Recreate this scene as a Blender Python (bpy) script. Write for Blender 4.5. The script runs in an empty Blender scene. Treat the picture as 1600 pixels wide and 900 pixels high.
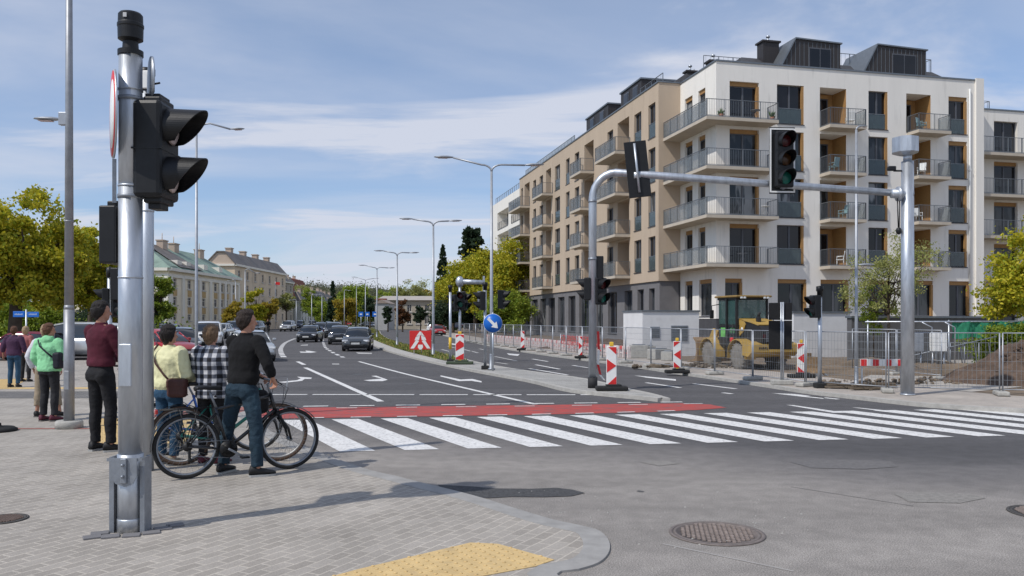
import bpy, bmesh, math, random
import numpy as np
from mathutils import Vector, Matrix, noise
R = math.radians
PI = math.pi
sc = bpy.context.scene
# ------------------------------------------------------------------ camera, world, sun, exposure
HC, F, HY = 1.7, 1296.0, 500.0
cam_d = bpy.data.cameras.new("camera"); cam = bpy.data.objects.new("camera", cam_d)
sc.collection.objects.link(cam); sc.camera = cam
cam.location = (0, 0, HC); cam.rotation_euler = (R(90), 0, 0)
cam_d.sensor_width = 36; cam_d.lens = 36 * F / 1600; cam_d.shift_y = (HY - 450) / 1600
cam_d.clip_start = 0.1; cam_d.clip_end = 6000
SUN_AZ, SUN_EL = R(36), R(50)            # the way the shadows fall, and the height of the sun
travel = Vector((math.cos(SUN_AZ) * math.cos(SUN_EL), math.sin(SUN_AZ) * math.cos(SUN_EL), -math.sin(SUN_EL)))
ld = bpy.data.lights.new("sun", 'SUN'); ld.energy = 3.5; ld.angle = R(0.8); ld.color = (1, .955, .89)
lo = bpy.data.objects.new("sun", ld); sc.collection.objects.link(lo); lo.location = (-20, -20, 30)
lo.rotation_euler = travel.to_track_quat('-Z', 'Y').to_euler()
w = bpy.data.worlds.new("World"); sc.world = w; w.use_nodes = True
nt = w.node_tree; N = nt.nodes; Lk = nt.links
bg = N["Background"]; bg.inputs[1].default_value = 0.15
sky = N.new("ShaderNodeTexSky"); sky.sky_type = 'NISHITA'; sky.sun_disc = False
sky.sun_elevation = SUN_EL; sky.sun_rotation = math.atan2(-travel.x, -travel.y) % (2 * PI)
sky.altitude = 200; sky.air_density = 1.0; sky.dust_density = .2; sky.ozone_density = 3.5
tc = N.new("ShaderNodeTexCoord"); sx = N.new("ShaderNodeSeparateXYZ"); Lk.new(tc.outputs["Generated"], sx.inputs[0])
def wm(op, a, b=None, clamp=False):
    n = N.new("ShaderNodeMath"); n.operation = op; n.use_clamp = clamp
    for i, v in enumerate((a, b)):
        if v is None: continue
        if isinstance(v, (int, float)): n.inputs[i].default_value = v
        else: Lk.new(v, n.inputs[i])
    return n.outputs[0]
zz = wm('ADD', wm('MAXIMUM', sx.outputs[2], 0.0), .12)
cx_ = N.new("ShaderNodeCombineXYZ")
Lk.new(wm('DIVIDE', sx.outputs[0], zz), cx_.inputs[0]); Lk.new(wm('DIVIDE', sx.outputs[1], zz), cx_.inputs[1])
def cloud(scale, stretch, rot, lo_, hi_, det=7, off=(0, 0, 0), dist=.4):
    mp = N.new("ShaderNodeMapping"); Lk.new(cx_.outputs[0], mp.inputs[0])
    mp.inputs['Rotation'].default_value = (0, 0, R(rot)); mp.inputs['Scale'].default_value = (stretch[0], stretch[1], 1)
    mp.inputs['Location'].default_value = off
    nz = N.new("ShaderNodeTexNoise"); Lk.new(mp.outputs[0], nz.inputs[0])
    nz.inputs['Scale'].default_value = scale; nz.inputs['Detail'].default_value = det; nz.inputs['Roughness'].default_value = .56
    nz.inputs['Distortion'].default_value = dist
    mr = N.new("ShaderNodeMapRange"); mr.interpolation_type = 'SMOOTHSTEP'; Lk.new(nz.outputs[0], mr.inputs[0])
    mr.inputs[1].default_value = lo_; mr.inputs[2].default_value = hi_
    return mr.outputs[0]
c1 = cloud(.5, (.75, 1.25), 8, .42, .74, off=(1.3, .4, 0))
c2 = cloud(.75, (.6, 1.4), -6, .48, .70, off=(4.1, 2.2, 0), dist=.7)
c3 = cloud(.3, (.6, 1.3), 0, .36, .62, det=6, off=(.6, 3, 0))
# more veil towards the right-hand side of the view and towards the horizon
side = wm('ADD', wm('MULTIPLY', sx.outputs[0], .55), .38)
veil = wm('MULTIPLY', wm('MULTIPLY', c3, wm('MAXIMUM', side, .15)), .95)
hz_ = wm('MULTIPLY', wm('SUBTRACT', 1.0, wm('MULTIPLY', sx.outputs[2], 3.4), True), .22)
m = wm('MAXIMUM', wm('MULTIPLY', c1, .70), wm('MULTIPLY', c2, 1.0))
m = wm('MINIMUM', wm('ADD', wm('ADD', m, veil), hz_), .9)
tn = N.new("ShaderNodeMix"); tn.data_type = 'RGBA'; tn.blend_type = 'MULTIPLY'; Lk.new(wm('SUBTRACT', 1.0, wm('MULTIPLY', sx.outputs[2], 2.6), True), tn.inputs[0])
Lk.new(sky.outputs[0], tn.inputs[6]); tn.inputs[7].default_value = (.66, .73, .88, 1)
mx = N.new("ShaderNodeMix"); mx.data_type = 'RGBA'; Lk.new(m, mx.inputs[0]); Lk.new(tn.outputs[2], mx.inputs[6])
mx.inputs[7].default_value = (4.9, 5.15, 5.9, 1)
Lk.new(mx.outputs[2], bg.inputs[0])
sc.view_settings.view_transform = 'Standard'; sc.view_settings.look = 'None'
sc.view_settings.exposure = -0.14; sc.view_settings.gamma = 1; sc.view_settings.use_curve_mapping = False
sc.cycles.max_bounces = 6; sc.cycles.transparent_max_bounces = 12

# ------------------------------------------------------------------ helpers
COL = sc.collection
def G(px, py, z=0.0):
    """where the sight line through a spot of the photograph meets level z"""
    d = F * (HC - z) / (py - HY)
    return Vector(((px - 800) * d / F, d, z))
def A(px, d): return (px - 800) * d / F
def Z(py, d): return HC + (HY - py) * d / F

MATS = {}
def mat(name, col, rough=.6, metal=0.0, var=.12, scale=6.0, bump=0.0, bscale=None, spec=.35, stretch=None, coat=0, alpha=None, trans=0, dirt=None):
    if name in MATS: return MATS[name]
    m = bpy.data.materials.new(name); m.use_nodes = True; MATS[name] = m
    n = m.node_tree.nodes; l = m.node_tree.links; b = n["Principled BSDF"]
    b.inputs['Roughness'].default_value = rough; b.inputs['Metallic'].default_value = metal
    b.inputs['Specular IOR Level'].default_value = spec; b.inputs['Coat Weight'].default_value = coat
    if trans: b.inputs['Transmission Weight'].default_value = trans
    if alpha is not None: b.inputs['Alpha'].default_value = alpha
    t = n.new("ShaderNodeTexCoord"); mp = n.new("ShaderNodeMapping"); l.new(t.outputs['Object'], mp.inputs[0])
    if stretch: mp.inputs['Scale'].default_value = stretch
    nz = n.new("ShaderNodeTexNoise"); nz.inputs['Scale'].default_value = scale; nz.inputs['Detail'].default_value = 6
    nz.inputs['Roughness'].default_value = .62; l.new(mp.outputs[0], nz.inputs[0])
    cr = n.new("ShaderNodeValToRGB"); l.new(nz.outputs[0], cr.inputs[0])
    cr.color_ramp.elements[0].position = .32; cr.color_ramp.elements[1].position = .68
    c = np.array(col[:3], float)
    cr.color_ramp.elements[0].color = (*np.clip(c * (1 - var), 0, 1), 1); cr.color_ramp.elements[1].color = (*np.clip(c * (1 + var), 0, 1), 1)
    out = cr.outputs[0]
    if dirt:
        n2 = n.new("ShaderNodeTexNoise"); n2.inputs['Scale'].default_value = dirt[1]; n2.inputs['Detail'].default_value = 8; l.new(mp.outputs[0], n2.inputs[0])
        r2 = n.new("ShaderNodeMapRange"); l.new(n2.outputs[0], r2.inputs[0]); r2.inputs[1].default_value = dirt[2]; r2.inputs[2].default_value = dirt[2] + .18
        r2.inputs[4].default_value = dirt[3]
        mm = n.new("ShaderNodeMix"); mm.data_type = 'RGBA'; l.new(r2.outputs[0], mm.inputs[0]); l.new(out, mm.inputs[6]); mm.inputs[7].default_value = (*dirt[0], 1)
        out = mm.outputs[2]
    l.new(out, b.inputs['Base Color'])
    if bump:
        nb = n.new("ShaderNodeTexNoise"); nb.inputs['Scale'].default_value = bscale or scale * 6; nb.inputs['Detail'].default_value = 4
        l.new(mp.outputs[0], nb.inputs[0])
        bp = n.new("ShaderNodeBump"); bp.inputs['Strength'].default_value = bump; bp.inputs['Distance'].default_value = .02
        l.new(nb.outputs[0], bp.inputs['Height']); l.new(bp.outputs[0], b.inputs['Normal'])
    return m

class MB:
    """collects shapes, then links them as ONE mesh object"""
    def __init__(s): s.v = []; s.f = []; s.mi = []; s.sm = []
    def add(s, vs, fs, mi=0, smooth=False):
        o = len(s.v); s.v.extend([tuple(p) for p in vs]); s.f.extend([tuple(i + o for i in f) for f in fs])
        s.mi.extend([mi] * len(fs)); s.sm.extend([smooth] * len(fs)); return s
    def box(s, c, d, rot=None, mi=0, taper=1.0):
        hx, hy, hz = d[0] / 2, d[1] / 2, d[2] / 2
        vs = []
        for z, k in ((-hz, 1), (hz, taper)):
            for x, y in ((-hx, -hy), (hx, -hy), (hx, hy), (-hx, hy)): vs.append(Vector((x * k, y * k, z)))
        if rot is not None:
            M = rot if isinstance(rot, Matrix) else Matrix.Rotation(rot, 3, 'Z')
            vs = [M @ p for p in vs]
        c = Vector(c); vs = [p + c for p in vs]
        return s.add(vs, [(3, 2, 1, 0), (4, 5, 6, 7), (0, 1, 5, 4), (1, 2, 6, 5), (2, 3, 7, 6), (3, 0, 4, 7)], mi)
    def bx(s, x0, x1, y0, y1, z0, z1, mi=0): return s.box(((x0 + x1) / 2, (y0 + y1) / 2, (z0 + z1) / 2), (abs(x1 - x0), abs(y1 - y0), abs(z1 - z0)), mi=mi)
    def rbox(s, c, d, r=.02, rot=None, mi=0, seg=2):
        """box with rounded edges"""
        bm = bmesh.new(); bmesh.ops.create_cube(bm, size=1)
        for v in bm.verts: v.co = Vector((v.co.x * d[0], v.co.y * d[1], v.co.z * d[2]))
        bmesh.ops.bevel(bm, geom=bm.edges[:], offset=min(r, min(d) * .49), segments=seg, affect='EDGES', profile=.5)
        M = (rot if isinstance(rot, Matrix) else Matrix.Rotation(rot or 0, 3, 'Z')); c = Vector(c)
        bm.verts.index_update(); vs = [M @ v.co + c for v in bm.verts]; fs = [[v.index for v in f.verts] for f in bm.faces]; bm.free()
        return s.add(vs, fs, mi, False)
    def tube(s, pts, r, n=8, mi=0, cap=True, smooth=True, sq=None):
        """tube through points, radius one number or one per point; sq=(dir, k) flattens along dir"""
        pts = [Vector(p) for p in pts]; k = len(pts)
        rr = r if isinstance(r, (list, tuple)) else [r] * k
        vs = []; prev = None
        for i, p in enumerate(pts):
            t = (pts[min(i + 1, k - 1)] - pts[max(i - 1, 0)])
            if t.length < 1e-9: t = Vector((0, 0, 1))
            t.normalize()
            if prev is None:
                a = Vector((0, 0, 1)) if abs(t.z) < .9 else Vector((1, 0, 0)); u = t.cross(a).normalized()
            else:
                u = (prev - t * prev.dot(t)); u = u.normalized() if u.length > 1e-6 else t.orthogonal().normalized()
            prev = u; v = t.cross(u)
            for j in range(n):
                an = 2 * PI * j / n; o = (u * math.cos(an) + v * math.sin(an)) * rr[i]
                if sq: o = o - Vector(sq[0]) * o.dot(Vector(sq[0])) * (1 - sq[1])
                vs.append(p + o)
        fs = [(i * n + j, i * n + (j + 1) % n, (i + 1) * n + (j + 1) % n, (i + 1) * n + j) for i in range(k - 1) for j in range(n)]
        if cap: fs += [tuple(range(n))[::-1], tuple((k - 1) * n + j for j in range(n))]
        return s.add(vs, fs, mi, smooth)
    def cap(s, p0, p1, r0, r1, n=12, mi=0, sq=None):
        """capsule: tapered tube with round ends"""
        p0 = Vector(p0); p1 = Vector(p1); t = (p1 - p0); L = t.length or 1e-6; t = t / L
        P = [p0 - t * r0 * .97, p0 - t * r0 * .7, p0 - t * r0 * .35, p0, p1, p1 + t * r1 * .35, p1 + t * r1 * .7, p1 + t * r1 * .97]
        q = [.22, .71, .94, 1]
        return s.tube(P, [r0 * a for a in q] + [r1 * a for a in q[::-1]], n, mi, sq=sq)
    def lathe(s, prof, o=(0, 0, 0), ax='Z', n=20, mi=0, smooth=True, M=None, caps=True):
        """profile of (r, h) turned round an axis"""
        vs = []
        for r_, h in prof:
            for j in range(n):
                a = 2 * PI * j / n; x, y = r_ * math.cos(a), r_ * math.sin(a)
                p = {'Z': (x, y, h), 'X': (h, x, y), 'Y': (y, h, x)}[ax]
                p = Vector(p)
                if M is not None: p = M @ p
                vs.append(p + Vector(o))
        k = len(prof)
        fs = [(i * n + j, i * n + (j + 1) % n, (i + 1) * n + (j + 1) % n, (i + 1) * n + j) for i in range(k - 1) for j in range(n)]
        if prof[0][0] > 1e-6 and prof[0] != prof[-1] and caps: fs.append(tuple(range(n))[::-1])
        if prof[-1][0] > 1e-6 and prof[0] != prof[-1] and caps: fs.append(tuple((k - 1) * n + j for j in range(n)))
        return s.add(vs, fs, mi, smooth)
    def prism(s, poly, h0, h1, fn=None, mi=0):
        """closed outline pushed from h0 to h1; fn(a,b,h) places it"""
        fn = fn or (lambda a, b, h: (a, b, h)); k = len(poly)
        ar = sum(poly[i][0] * poly[(i + 1) % k][1] - poly[(i + 1) % k][0] * poly[i][1] for i in range(k))
        if ar < 0: poly = poly[::-1]
        vs = [fn(a, b, h0) for a, b in poly] + [fn(a, b, h1) for a, b in poly]
        fs = [tuple(range(k))[::-1], tuple(range(k, 2 * k))] + [(i, (i + 1) % k, (i + 1) % k + k, i + k) for i in range(k)]
        return s.add(vs, fs, mi)
    def ell(s, c, r, mi=0, nu=16, nv=10, M=None):
        vs = []; c = Vector(c)
        for i in range(nv + 1):
            th = PI * (i + .02) / (nv + .04)
            for j in range(nu):
                ph = 2 * PI * j / nu
                p = Vector((r[0] * math.sin(th) * math.cos(ph), r[1] * math.sin(th) * math.sin(ph), r[2] * math.cos(th)))
                if M is not None: p = M @ p
                vs.append(p + c)
        fs = [((i + 1) * nu + j, (i + 1) * nu + (j + 1) % nu, i * nu + (j + 1) % nu, i * nu + j) for i in range(nv) for j in range(nu)]
        fs += [tuple(range(nu)), tuple(nv * nu + j for j in range(nu))[::-1]]
        return s.add(vs, fs, mi, True)
    def rings(s, rings_, mi=0, n=18, smooth=True, p=2.0):
        """loft of level ellipses (z, cx, cy, rx, ry)"""
        vs = []
        for z, cx, cy, rx, ry in rings_:
            for j in range(n):
                a = 2 * PI * j / n; ca, sa = math.cos(a), math.sin(a)
                vs.append((cx + rx * math.copysign(abs(ca) ** (2 / p), ca), cy + ry * math.copysign(abs(sa) ** (2 / p), sa), z))
        k = len(rings_)
        fs = [(i * n + j, i * n + (j + 1) % n, (i + 1) * n + (j + 1) % n, (i + 1) * n + j) for i in range(k - 1) for j in range(n)]
        fs += [tuple(range(n))[::-1], tuple((k - 1) * n + j for j in range(n))]
        return s.add(vs, fs, mi, smooth)
    def mesh(s, name):
        me = bpy.data.meshes.new(name); me.from_pydata(s.v, [], s.f)
        if len(s.f):
            me.polygons.foreach_set("material_index", s.mi); me.polygons.foreach_set("use_smooth", s.sm)
        me.update(); return me
    def build(s, name, mats, parent=None, fix=False):
        me = s.mesh(name)
        if fix:
            bm = bmesh.new(); bm.from_mesh(me); bmesh.ops.recalc_face_normals(bm, faces=bm.faces[:]); bm.to_mesh(me); bm.free()
        for m_ in (mats if isinstance(mats, (list, tuple)) else [mats]): me.materials.append(m_)
        o = bpy.data.objects.new(name, me); COL.objects.link(o)
        if parent is not None: o.parent = parent
        return o

def tag(o, label=None, cat=None, group=None, kind=None):
    if label: o['label'] = label
    if cat: o['category'] = cat
    if group: o['group'] = group
    if kind: o['kind'] = kind
    return o
def thing(name, label, cat, loc=(0, 0, 0), rz=0.0, group=None, s=1.0):
    o = bpy.data.objects.new(name, None); COL.objects.link(o); o.empty_display_size = .2
    o.location = loc; o.rotation_euler = (0, 0, rz); o.scale = (s, s, s)
    return tag(o, label, cat, group)
KIDS = {}
def kids(o):
    return [c for c in bpy.data.objects if c.parent == o]
def dup(o, loc=None, rz=None, label=None, parent=None, s=None, group=None, recolor=None):
    r = o.copy(); COL.objects.link(r)
    if parent is not None: r.parent = parent
    if loc is not None: r.location = loc
    if rz is not None: r.rotation_euler = (0, 0, rz)
    if s is not None: r.scale = (s, s, s)
    if label: r['label'] = label
    if group: r['group'] = group
    for ch in kids(o): dup(ch, parent=r)
    return r
def part_label(o, t): o['label'] = t; return o
ORD = ["first", "second", "third", "fourth", "fifth", "sixth", "seventh", "eighth", "ninth", "tenth", "eleventh", "twelfth", "thirteenth", "fourteenth", "fifteenth", "sixteenth", "seventeenth", "eighteenth", "nineteenth", "twentieth", "twenty-first", "twenty-second", "twenty-third", "twenty-fourth", "twenty-fifth"]

# common materials
galv = mat("galvanised_steel", (.50, .53, .57), .42, .75, .16, 9, bump=.05, stretch=(1, 1, .25), dirt=((.33, .35, .38), 14, .56, .6))
galv_d = mat("dull_steel", (.27, .29, .32), .5, .6, .15, 12, bump=.05)
lamp_grey = mat("grey_paint_metal", (.36, .38, .41), .45, .5, .1, 6)
black_pl = mat("black_plastic", (.010, .0105, .012), .45, 0, .2, 14, bump=.03)
black_m = mat("matt_black", (.012, .012, .013), .7, 0, .2, 20)
rubber = mat("rubber", (.022, .022, .022), .85, 0, .25, 30, bump=.2)
white_p = mat("white_paint", (.78, .78, .76), .4, 0, .04, 8, dirt=((.55, .54, .5), 9, .62, .5))
red_p = mat("red_paint", (.62, .03, .03), .4, 0, .08, 8)
blue_p = mat("blue_sign_paint", (.012, .13, .52), .35, 0, .05, 8)
yellow_p = mat("yellow_plastic", (.75, .48, .05), .5, 0, .1, 8)
concrete = mat("concrete", (.38, .37, .34), .9, 0, .16, 10, bump=.3)
conc_w = mat("pale_concrete", (.40, .385, .355), .9, 0, .14, 7, bump=.25)
wood_old = mat("old_timber", (.14, .11, .08), .9, 0, .35, 10, bump=.4, stretch=(1, 6, 6))
lens_r = mat("red_lens", (.065, .008, .01), .25, 0, .1, 20)
lens_a = mat("amber_lens", (.06, .025, .008), .25, 0, .1, 20)
lens_g = mat("green_lens", (.012, .12, .09), .25, 0, .1, 20)
lens_c = mat("clear_lens", (.55, .44, .41), .2, 0, .15, 20)

# ------------------------------------------------------------------ ground
def asphalt_material():
    m = bpy.data.materials.new("asphalt"); m.use_nodes = True; n = m.node_tree.nodes; l = m.node_tree.links; b = n["Principled BSDF"]
    t = n.new("ShaderNodeTexCoord")
    def noi(sc_, det=5, st=None, dist=0):
        x = n.new("ShaderNodeTexNoise"); x.inputs['Scale'].default_value = sc_; x.inputs['Detail'].default_value = det; x.inputs['Distortion'].default_value = dist
        if st:
            mp = n.new("ShaderNodeMapping"); mp.inputs['Scale'].default_value = st; mp.inputs['Rotation'].default_value = (0, 0, R(18)); l.new(t.outputs['Object'], mp.inputs[0]); l.new(mp.outputs[0], x.inputs[0])
        else: l.new(t.outputs['Object'], x.inputs[0])
        return x.outputs[0]
    def rng(v, a, b_, c, d):
        x = n.new("ShaderNodeMapRange"); x.interpolation_type = 'SMOOTHSTEP'; l.new(v, x.inputs[0])
        for i, q in enumerate((a, b_, c, d)): x.inputs[i + 1].default_value = q
        return x.outputs[0]
    def ma(op, a, b_):
        x = n.new("ShaderNodeMath"); x.operation = op
        for i, v in enumerate((a, b_)):
            if isinstance(v, (int, float)): x.inputs[i].default_value = v
            else: l.new(v, x.inputs[i])
        return x.outputs[0]
    sp = n.new("ShaderNodeSeparateXYZ"); l.new(t.outputs['Object'], sp.inputs[0])
    # older, paler, worn surface in front of the crossing; newer darker surface behind it: line from (0.9,11) to (4.2,7.5)
    d_ = ma('ADD', ma('MULTIPLY', sp.outputs[0], .42), ma('MULTIPLY', sp.outputs[1], .90))
    d_ = ma('ADD', d_, ma('MULTIPLY', noi(.35, 3), 2.4))
    worn = rng(d_, 9.2, 13.0, 1, 0)
    grain = noi(95, 3); mid = noi(5, 6); big = noi(.5, 5, (.25, 1.3, 1), .6)
    tr = n.new("ShaderNodeMix"); tr.data_type = 'RGBA'; l.new(worn, tr.inputs[0])
    tr.inputs[6].default_value = (.098, .094, .096, 1); tr.inputs[7].default_value = (.30, .275, .25, 1)
    f = ma('MULTIPLY', rng(grain, .3, .7, .62, 1.38), ma('MULTIPLY', rng(mid, .3, .7, .9, 1.1), rng(big, .3, .7, .86, 1.16)))
    # pale dusty patches
    vor = n.new("ShaderNodeTexVoronoi"); vor.inputs['Scale'].default_value = 160; l.new(t.outputs['Object'], vor.inputs[0])
    f = ma('MULTIPLY', f, rng(vor.outputs[0], 0, .5, 1.28, .85))
    vm = n.new("ShaderNodeVectorMath"); vm.operation = 'SCALE'; l.new(tr.outputs[2], vm.inputs[0]); l.new(f, vm.inputs[3])
    l.new(vm.outputs[0], b.inputs['Base Color'])
    b.inputs['Roughness'].default_value = .88
    bp = n.new("ShaderNodeBump"); bp.inputs['Strength'].default_value = .5; bp.inputs['Distance'].default_value = .008
    l.new(ma('ADD', grain, vor.outputs[0]), bp.inputs['Height']); l.new(bp.outputs[0], b.inputs['Normal'])
    return m
asphalt = asphalt_material()
def paver_material(name, c1_, c2_, mort, rot, bw=.2, bh=.1, msz=.006, offs=.5):
    m = bpy.data.materials.new(name); m.use_nodes = True; n = m.node_tree.nodes; l = m.node_tree.links; b = n["Principled BSDF"]
    t = n.new("ShaderNodeTexCoord"); mp = n.new("ShaderNodeMapping"); mp.inputs['Rotation'].default_value = (0, 0, R(rot)); l.new(t.outputs['Object'], mp.inputs[0])
    # slight waviness of the courses
    nw = n.new("ShaderNodeTexNoise"); nw.inputs['Scale'].default_value = .8; nw.inputs['Detail'].default_value = 2; l.new(t.outputs['Object'], nw.inputs[0])
    sv = n.new("ShaderNodeVectorMath"); sv.operation = 'MULTIPLY_ADD'; l.new(nw.outputs['Color'], sv.inputs[0]); sv.inputs[1].default_value = (.12, .12, 0); l.new(mp.outputs[0], sv.inputs[2])
    br = n.new("ShaderNodeTexBrick"); l.new(sv.outputs[0], br.inputs[0])
    br.inputs['Color1'].default_value = (*c1_, 1); br.inputs['Color2'].default_value = (*c2_, 1); br.inputs['Mortar'].default_value = (*mort, 1)
    br.inputs['Scale'].default_value = 1; br.inputs['Brick Width'].default_value = bw; br.inputs['Row Height'].default_value = bh
    br.inputs['Mortar Size'].default_value = msz; br.inputs['Mortar Smooth'].default_value = .3; br.offset = offs
    nz = n.new("ShaderNodeTexNoise"); nz.inputs['Scale'].default_value = 1.1; nz.inputs['Detail'].default_value = 8; nz.inputs['Roughness'].default_value = .65; l.new(t.outputs['Object'], nz.inputs[0])
    n3 = n.new("ShaderNodeTexNoise"); n3.inputs['Scale'].default_value = 130; n3.inputs['Detail'].default_value = 3; l.new(t.outputs['Object'], n3.inputs[0])
    r1 = n.new("ShaderNodeMapRange"); l.new(nz.outputs[0], r1.inputs[0]); r1.inputs[1].default_value = .3; r1.inputs[2].default_value = .7; r1.inputs[3].default_value = .82; r1.inputs[4].default_value = 1.16
    r3 = n.new("ShaderNodeMapRange"); l.new(n3.outputs[0], r3.inputs[0]); r3.inputs[1].default_value = .3; r3.inputs[2].default_value = .7; r3.inputs[3].default_value = .84; r3.inputs[4].default_value = 1.16
    mu = n.new("ShaderNodeMath"); mu.operation = 'MULTIPLY'; l.new(r1.outputs[0], mu.inputs[0]); l.new(r3.outputs[0], mu.inputs[1])
    vm = n.new("ShaderNodeVectorMath"); vm.operation = 'SCALE'; l.new(br.outputs[0], vm.inputs[0]); l.new(mu.outputs[0], vm.inputs[3])
    l.new(vm.outputs[0], b.inputs['Base Color']); b.inputs['Roughness'].default_value = .85
    bp = n.new("ShaderNodeBump"); bp.inputs['Strength'].default_value = .5; bp.inputs['Distance'].default_value = .006; bp.invert = True
    l.new(br.outputs[1], bp.inputs['Height']); l.new(bp.outputs[0], b.inputs['Normal'])
    return m
pavers = paver_material("grey_pavers", (.285, .258, .225), (.355, .324, .286), (.44, .40, .345), -62, .20, .105, .009)
pavers_d = paver_material("dark_pavers", (.10, .095, .09), (.14, .13, .125), (.24, .23, .21), -17, .20, .10, .008)
pavers_r = paver_material("red_brick_pavers", (.30, .10, .08), (.36, .13, .10), (.3, .25, .22), 9, .2, .1, .006)
pavers_m = paver_material("median_pavers", (.27, .26, .24), (.36, .35, .33), (.42, .41, .38), 20, .2, .1, .008)
kerb_m = mat("kerb_concrete", (.31, .30, .285), .85, 0, .14, 5, bump=.2)
grass_m = mat("grass_soil", (.11, .12, .035), .95, 0, .35, 3, bump=.5, bscale=30)
ground_m = mat("far_ground", (.12, .12, .07), .95, 0, .3, .2, bump=.2)
dirt_m = mat("bare_earth", (.165, .125, .088), .95, 0, .35, 1.2, bump=.8, bscale=9)
paint_w = mat("road_paint", (.70, .69, .67), .7, 0, .10, 5, bump=.15, bscale=60, dirt=((.26, .25, .245), 19, .52, .8))
paint_w2 = mat("worn_road_paint", (.48, .47, .45), .75, 0, .15, 9, dirt=((.2, .2, .2), 20, .5, .8))
paint_r = mat("red_cycle_paint", (.43, .065, .055), .75, 0, .14, 5, bump=.15, bscale=60, dirt=((.15, .10, .095), 7, .46, .8), stretch=(.5, 1.6, 1))
tact_m = mat("tactile_yellow", (.60, .43, .20), .8, 0, .12, 8, bump=.15, dirt=((.36, .28, .17), 5, .58, .5))

def sheet(name, pts, z, m, kind='structure', thick=0.0, px=True, label=None, cat=None, group=None):
    P = [G(a, b, z) if px else Vector((a, b, z)) for a, b in pts]
    bm = bmesh.new(); vs = [bm.verts.new(p) for p in P]; f = bm.faces.new(vs)
    bmesh.ops.recalc_face_normals(bm, faces=bm.faces[:])
    if bm.faces[:][0].normal.z < 0: bmesh.ops.reverse_faces(bm, faces=bm.faces[:])
    if thick:
        r_ = bmesh.ops.extrude_face_region(bm, geom=bm.faces[:])
        nv = [g for g in r_['geom'] if isinstance(g, bmesh.types.BMVert)]
        bmesh.ops.translate(bm, verts=nv, vec=(0, 0, 0))
        for v in [v for v in bm.verts if v not in nv]: v.co.z -= thick
        bmesh.ops.recalc_face_normals(bm, faces=bm.faces[:])
    bmesh.ops.triangulate(bm, faces=[f for f in bm.faces if len(f.verts) > 4])
    me = bpy.data.meshes.new(name); bm.to_mesh(me); bm.free(); me.materials.append(m)
    o = bpy.data.objects.new(name, me); COL.objects.link(o)
    return tag(o, label, cat, group, kind)

big = 3000
sheet("ground", [(-big, -60), (big, -60), (big, big), (-big, big)], -.03, ground_m, px=False)
# road: the whole junction and both carriageways as one sheet
sheet("road", [(-60, -20), (60, -20), (60, 24), (14, 40), (5, 75), (60, 140), (60, 170), (-60, 170), (-75, 60), (-60, 24)], 0, asphalt, px=False)

def offset_line(P, w_):
    """push a polyline sideways (left of travel when w_>0)"""
    out = []
    for i in range(len(P)):
        t = P[min(i + 1, len(P) - 1)] - P[max(i - 1, 0)]; t.z = 0; t.normalize(); nrm = Vector((-t.y, t.x, 0)); out.append(P[i] + nrm * w_)
    return out
def smooth_line(P, k=4):
    out = []
    for i in range(len(P) - 1):
        p0 = P[max(i - 1, 0)]; p1 = P[i]; p2 = P[i + 1]; p3 = P[min(i + 2, len(P) - 1)]
        for j in range(k):
            t = j / k
            out.append(.5 * ((2 * p1) + (p2 - p0) * t + (2 * p0 - 5 * p1 + 4 * p2 - p3) * t * t + (3 * p1 - p0 - 3 * p2 + p3) * t ** 3))
    out.append(P[-1]); return out
def ribbon(name, P, Q, z, m, h=0.0, kind='structure'):
    """strip between two polylines, with side walls down when h"""
    mb = MB(); n = len(P); vs = [(p.x, p.y, z) for p in P] + [(q.x, q.y, z) for q in Q]
    mb.add(vs, [(i, i + 1, n + i + 1, n + i) for i in range(n - 1)])
    if h:
        for L in (P, Q):
            v2 = [(p.x, p.y, z) for p in L] + [(p.x, p.y, z - h) for p in L]
            mb.add(v2, [(i, i + 1, n + i + 1, n + i) for i in range(n - 1)])
        for i in (0, n - 1):
            mb.add([(P[i].x, P[i].y, z), (Q[i].x, Q[i].y, z), (Q[i].x, Q[i].y, z - h), (P[i].x, P[i].y, z - h)], [(0, 1, 2, 3)])
    return tag(mb.build(name, m, fix=False), kind=kind)

# near pavement (flush, dropped kerb) ------------------------------------------------
K = [G(*p) for p in [(870, 900), (905, 892), (935, 882), (950, 868), (953, 853), (946, 840), (932, 830), (900, 822), (863, 814), (810, 798), (756, 781), (708, 768), (662, 757), (620, 746), (577, 736), (530, 720), (485, 703), (440, 684), (405, 662), (378, 636), (360, 606), (352, 580), (356, 560), (376, 541), (398, 525), (412, 515)]]
K = [Vector((.45, 3.2, 0)), Vector((.42, 5.0, 0))] + K
K = smooth_line(K, 3)
Kin = offset_line(K, .20)
pave_poly = [(p.x, p.y) for p in Kin if p.y < 34.6]
pl = pave_poly[-1]
sheet("pavement", pave_poly + [(pl[0] - .6, 34.7), (-60, 34.7), (-60, -20), (.2, -20)], .012, pavers, thick=.03, px=False)
ribbon("kerb", Kin, K, .016, kerb_m, .04)
sheet("verge", [(-75, 46), (-22, 46), (-34, 90), (-75, 120)], .05, grass_m, px=False, thick=.08)
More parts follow.
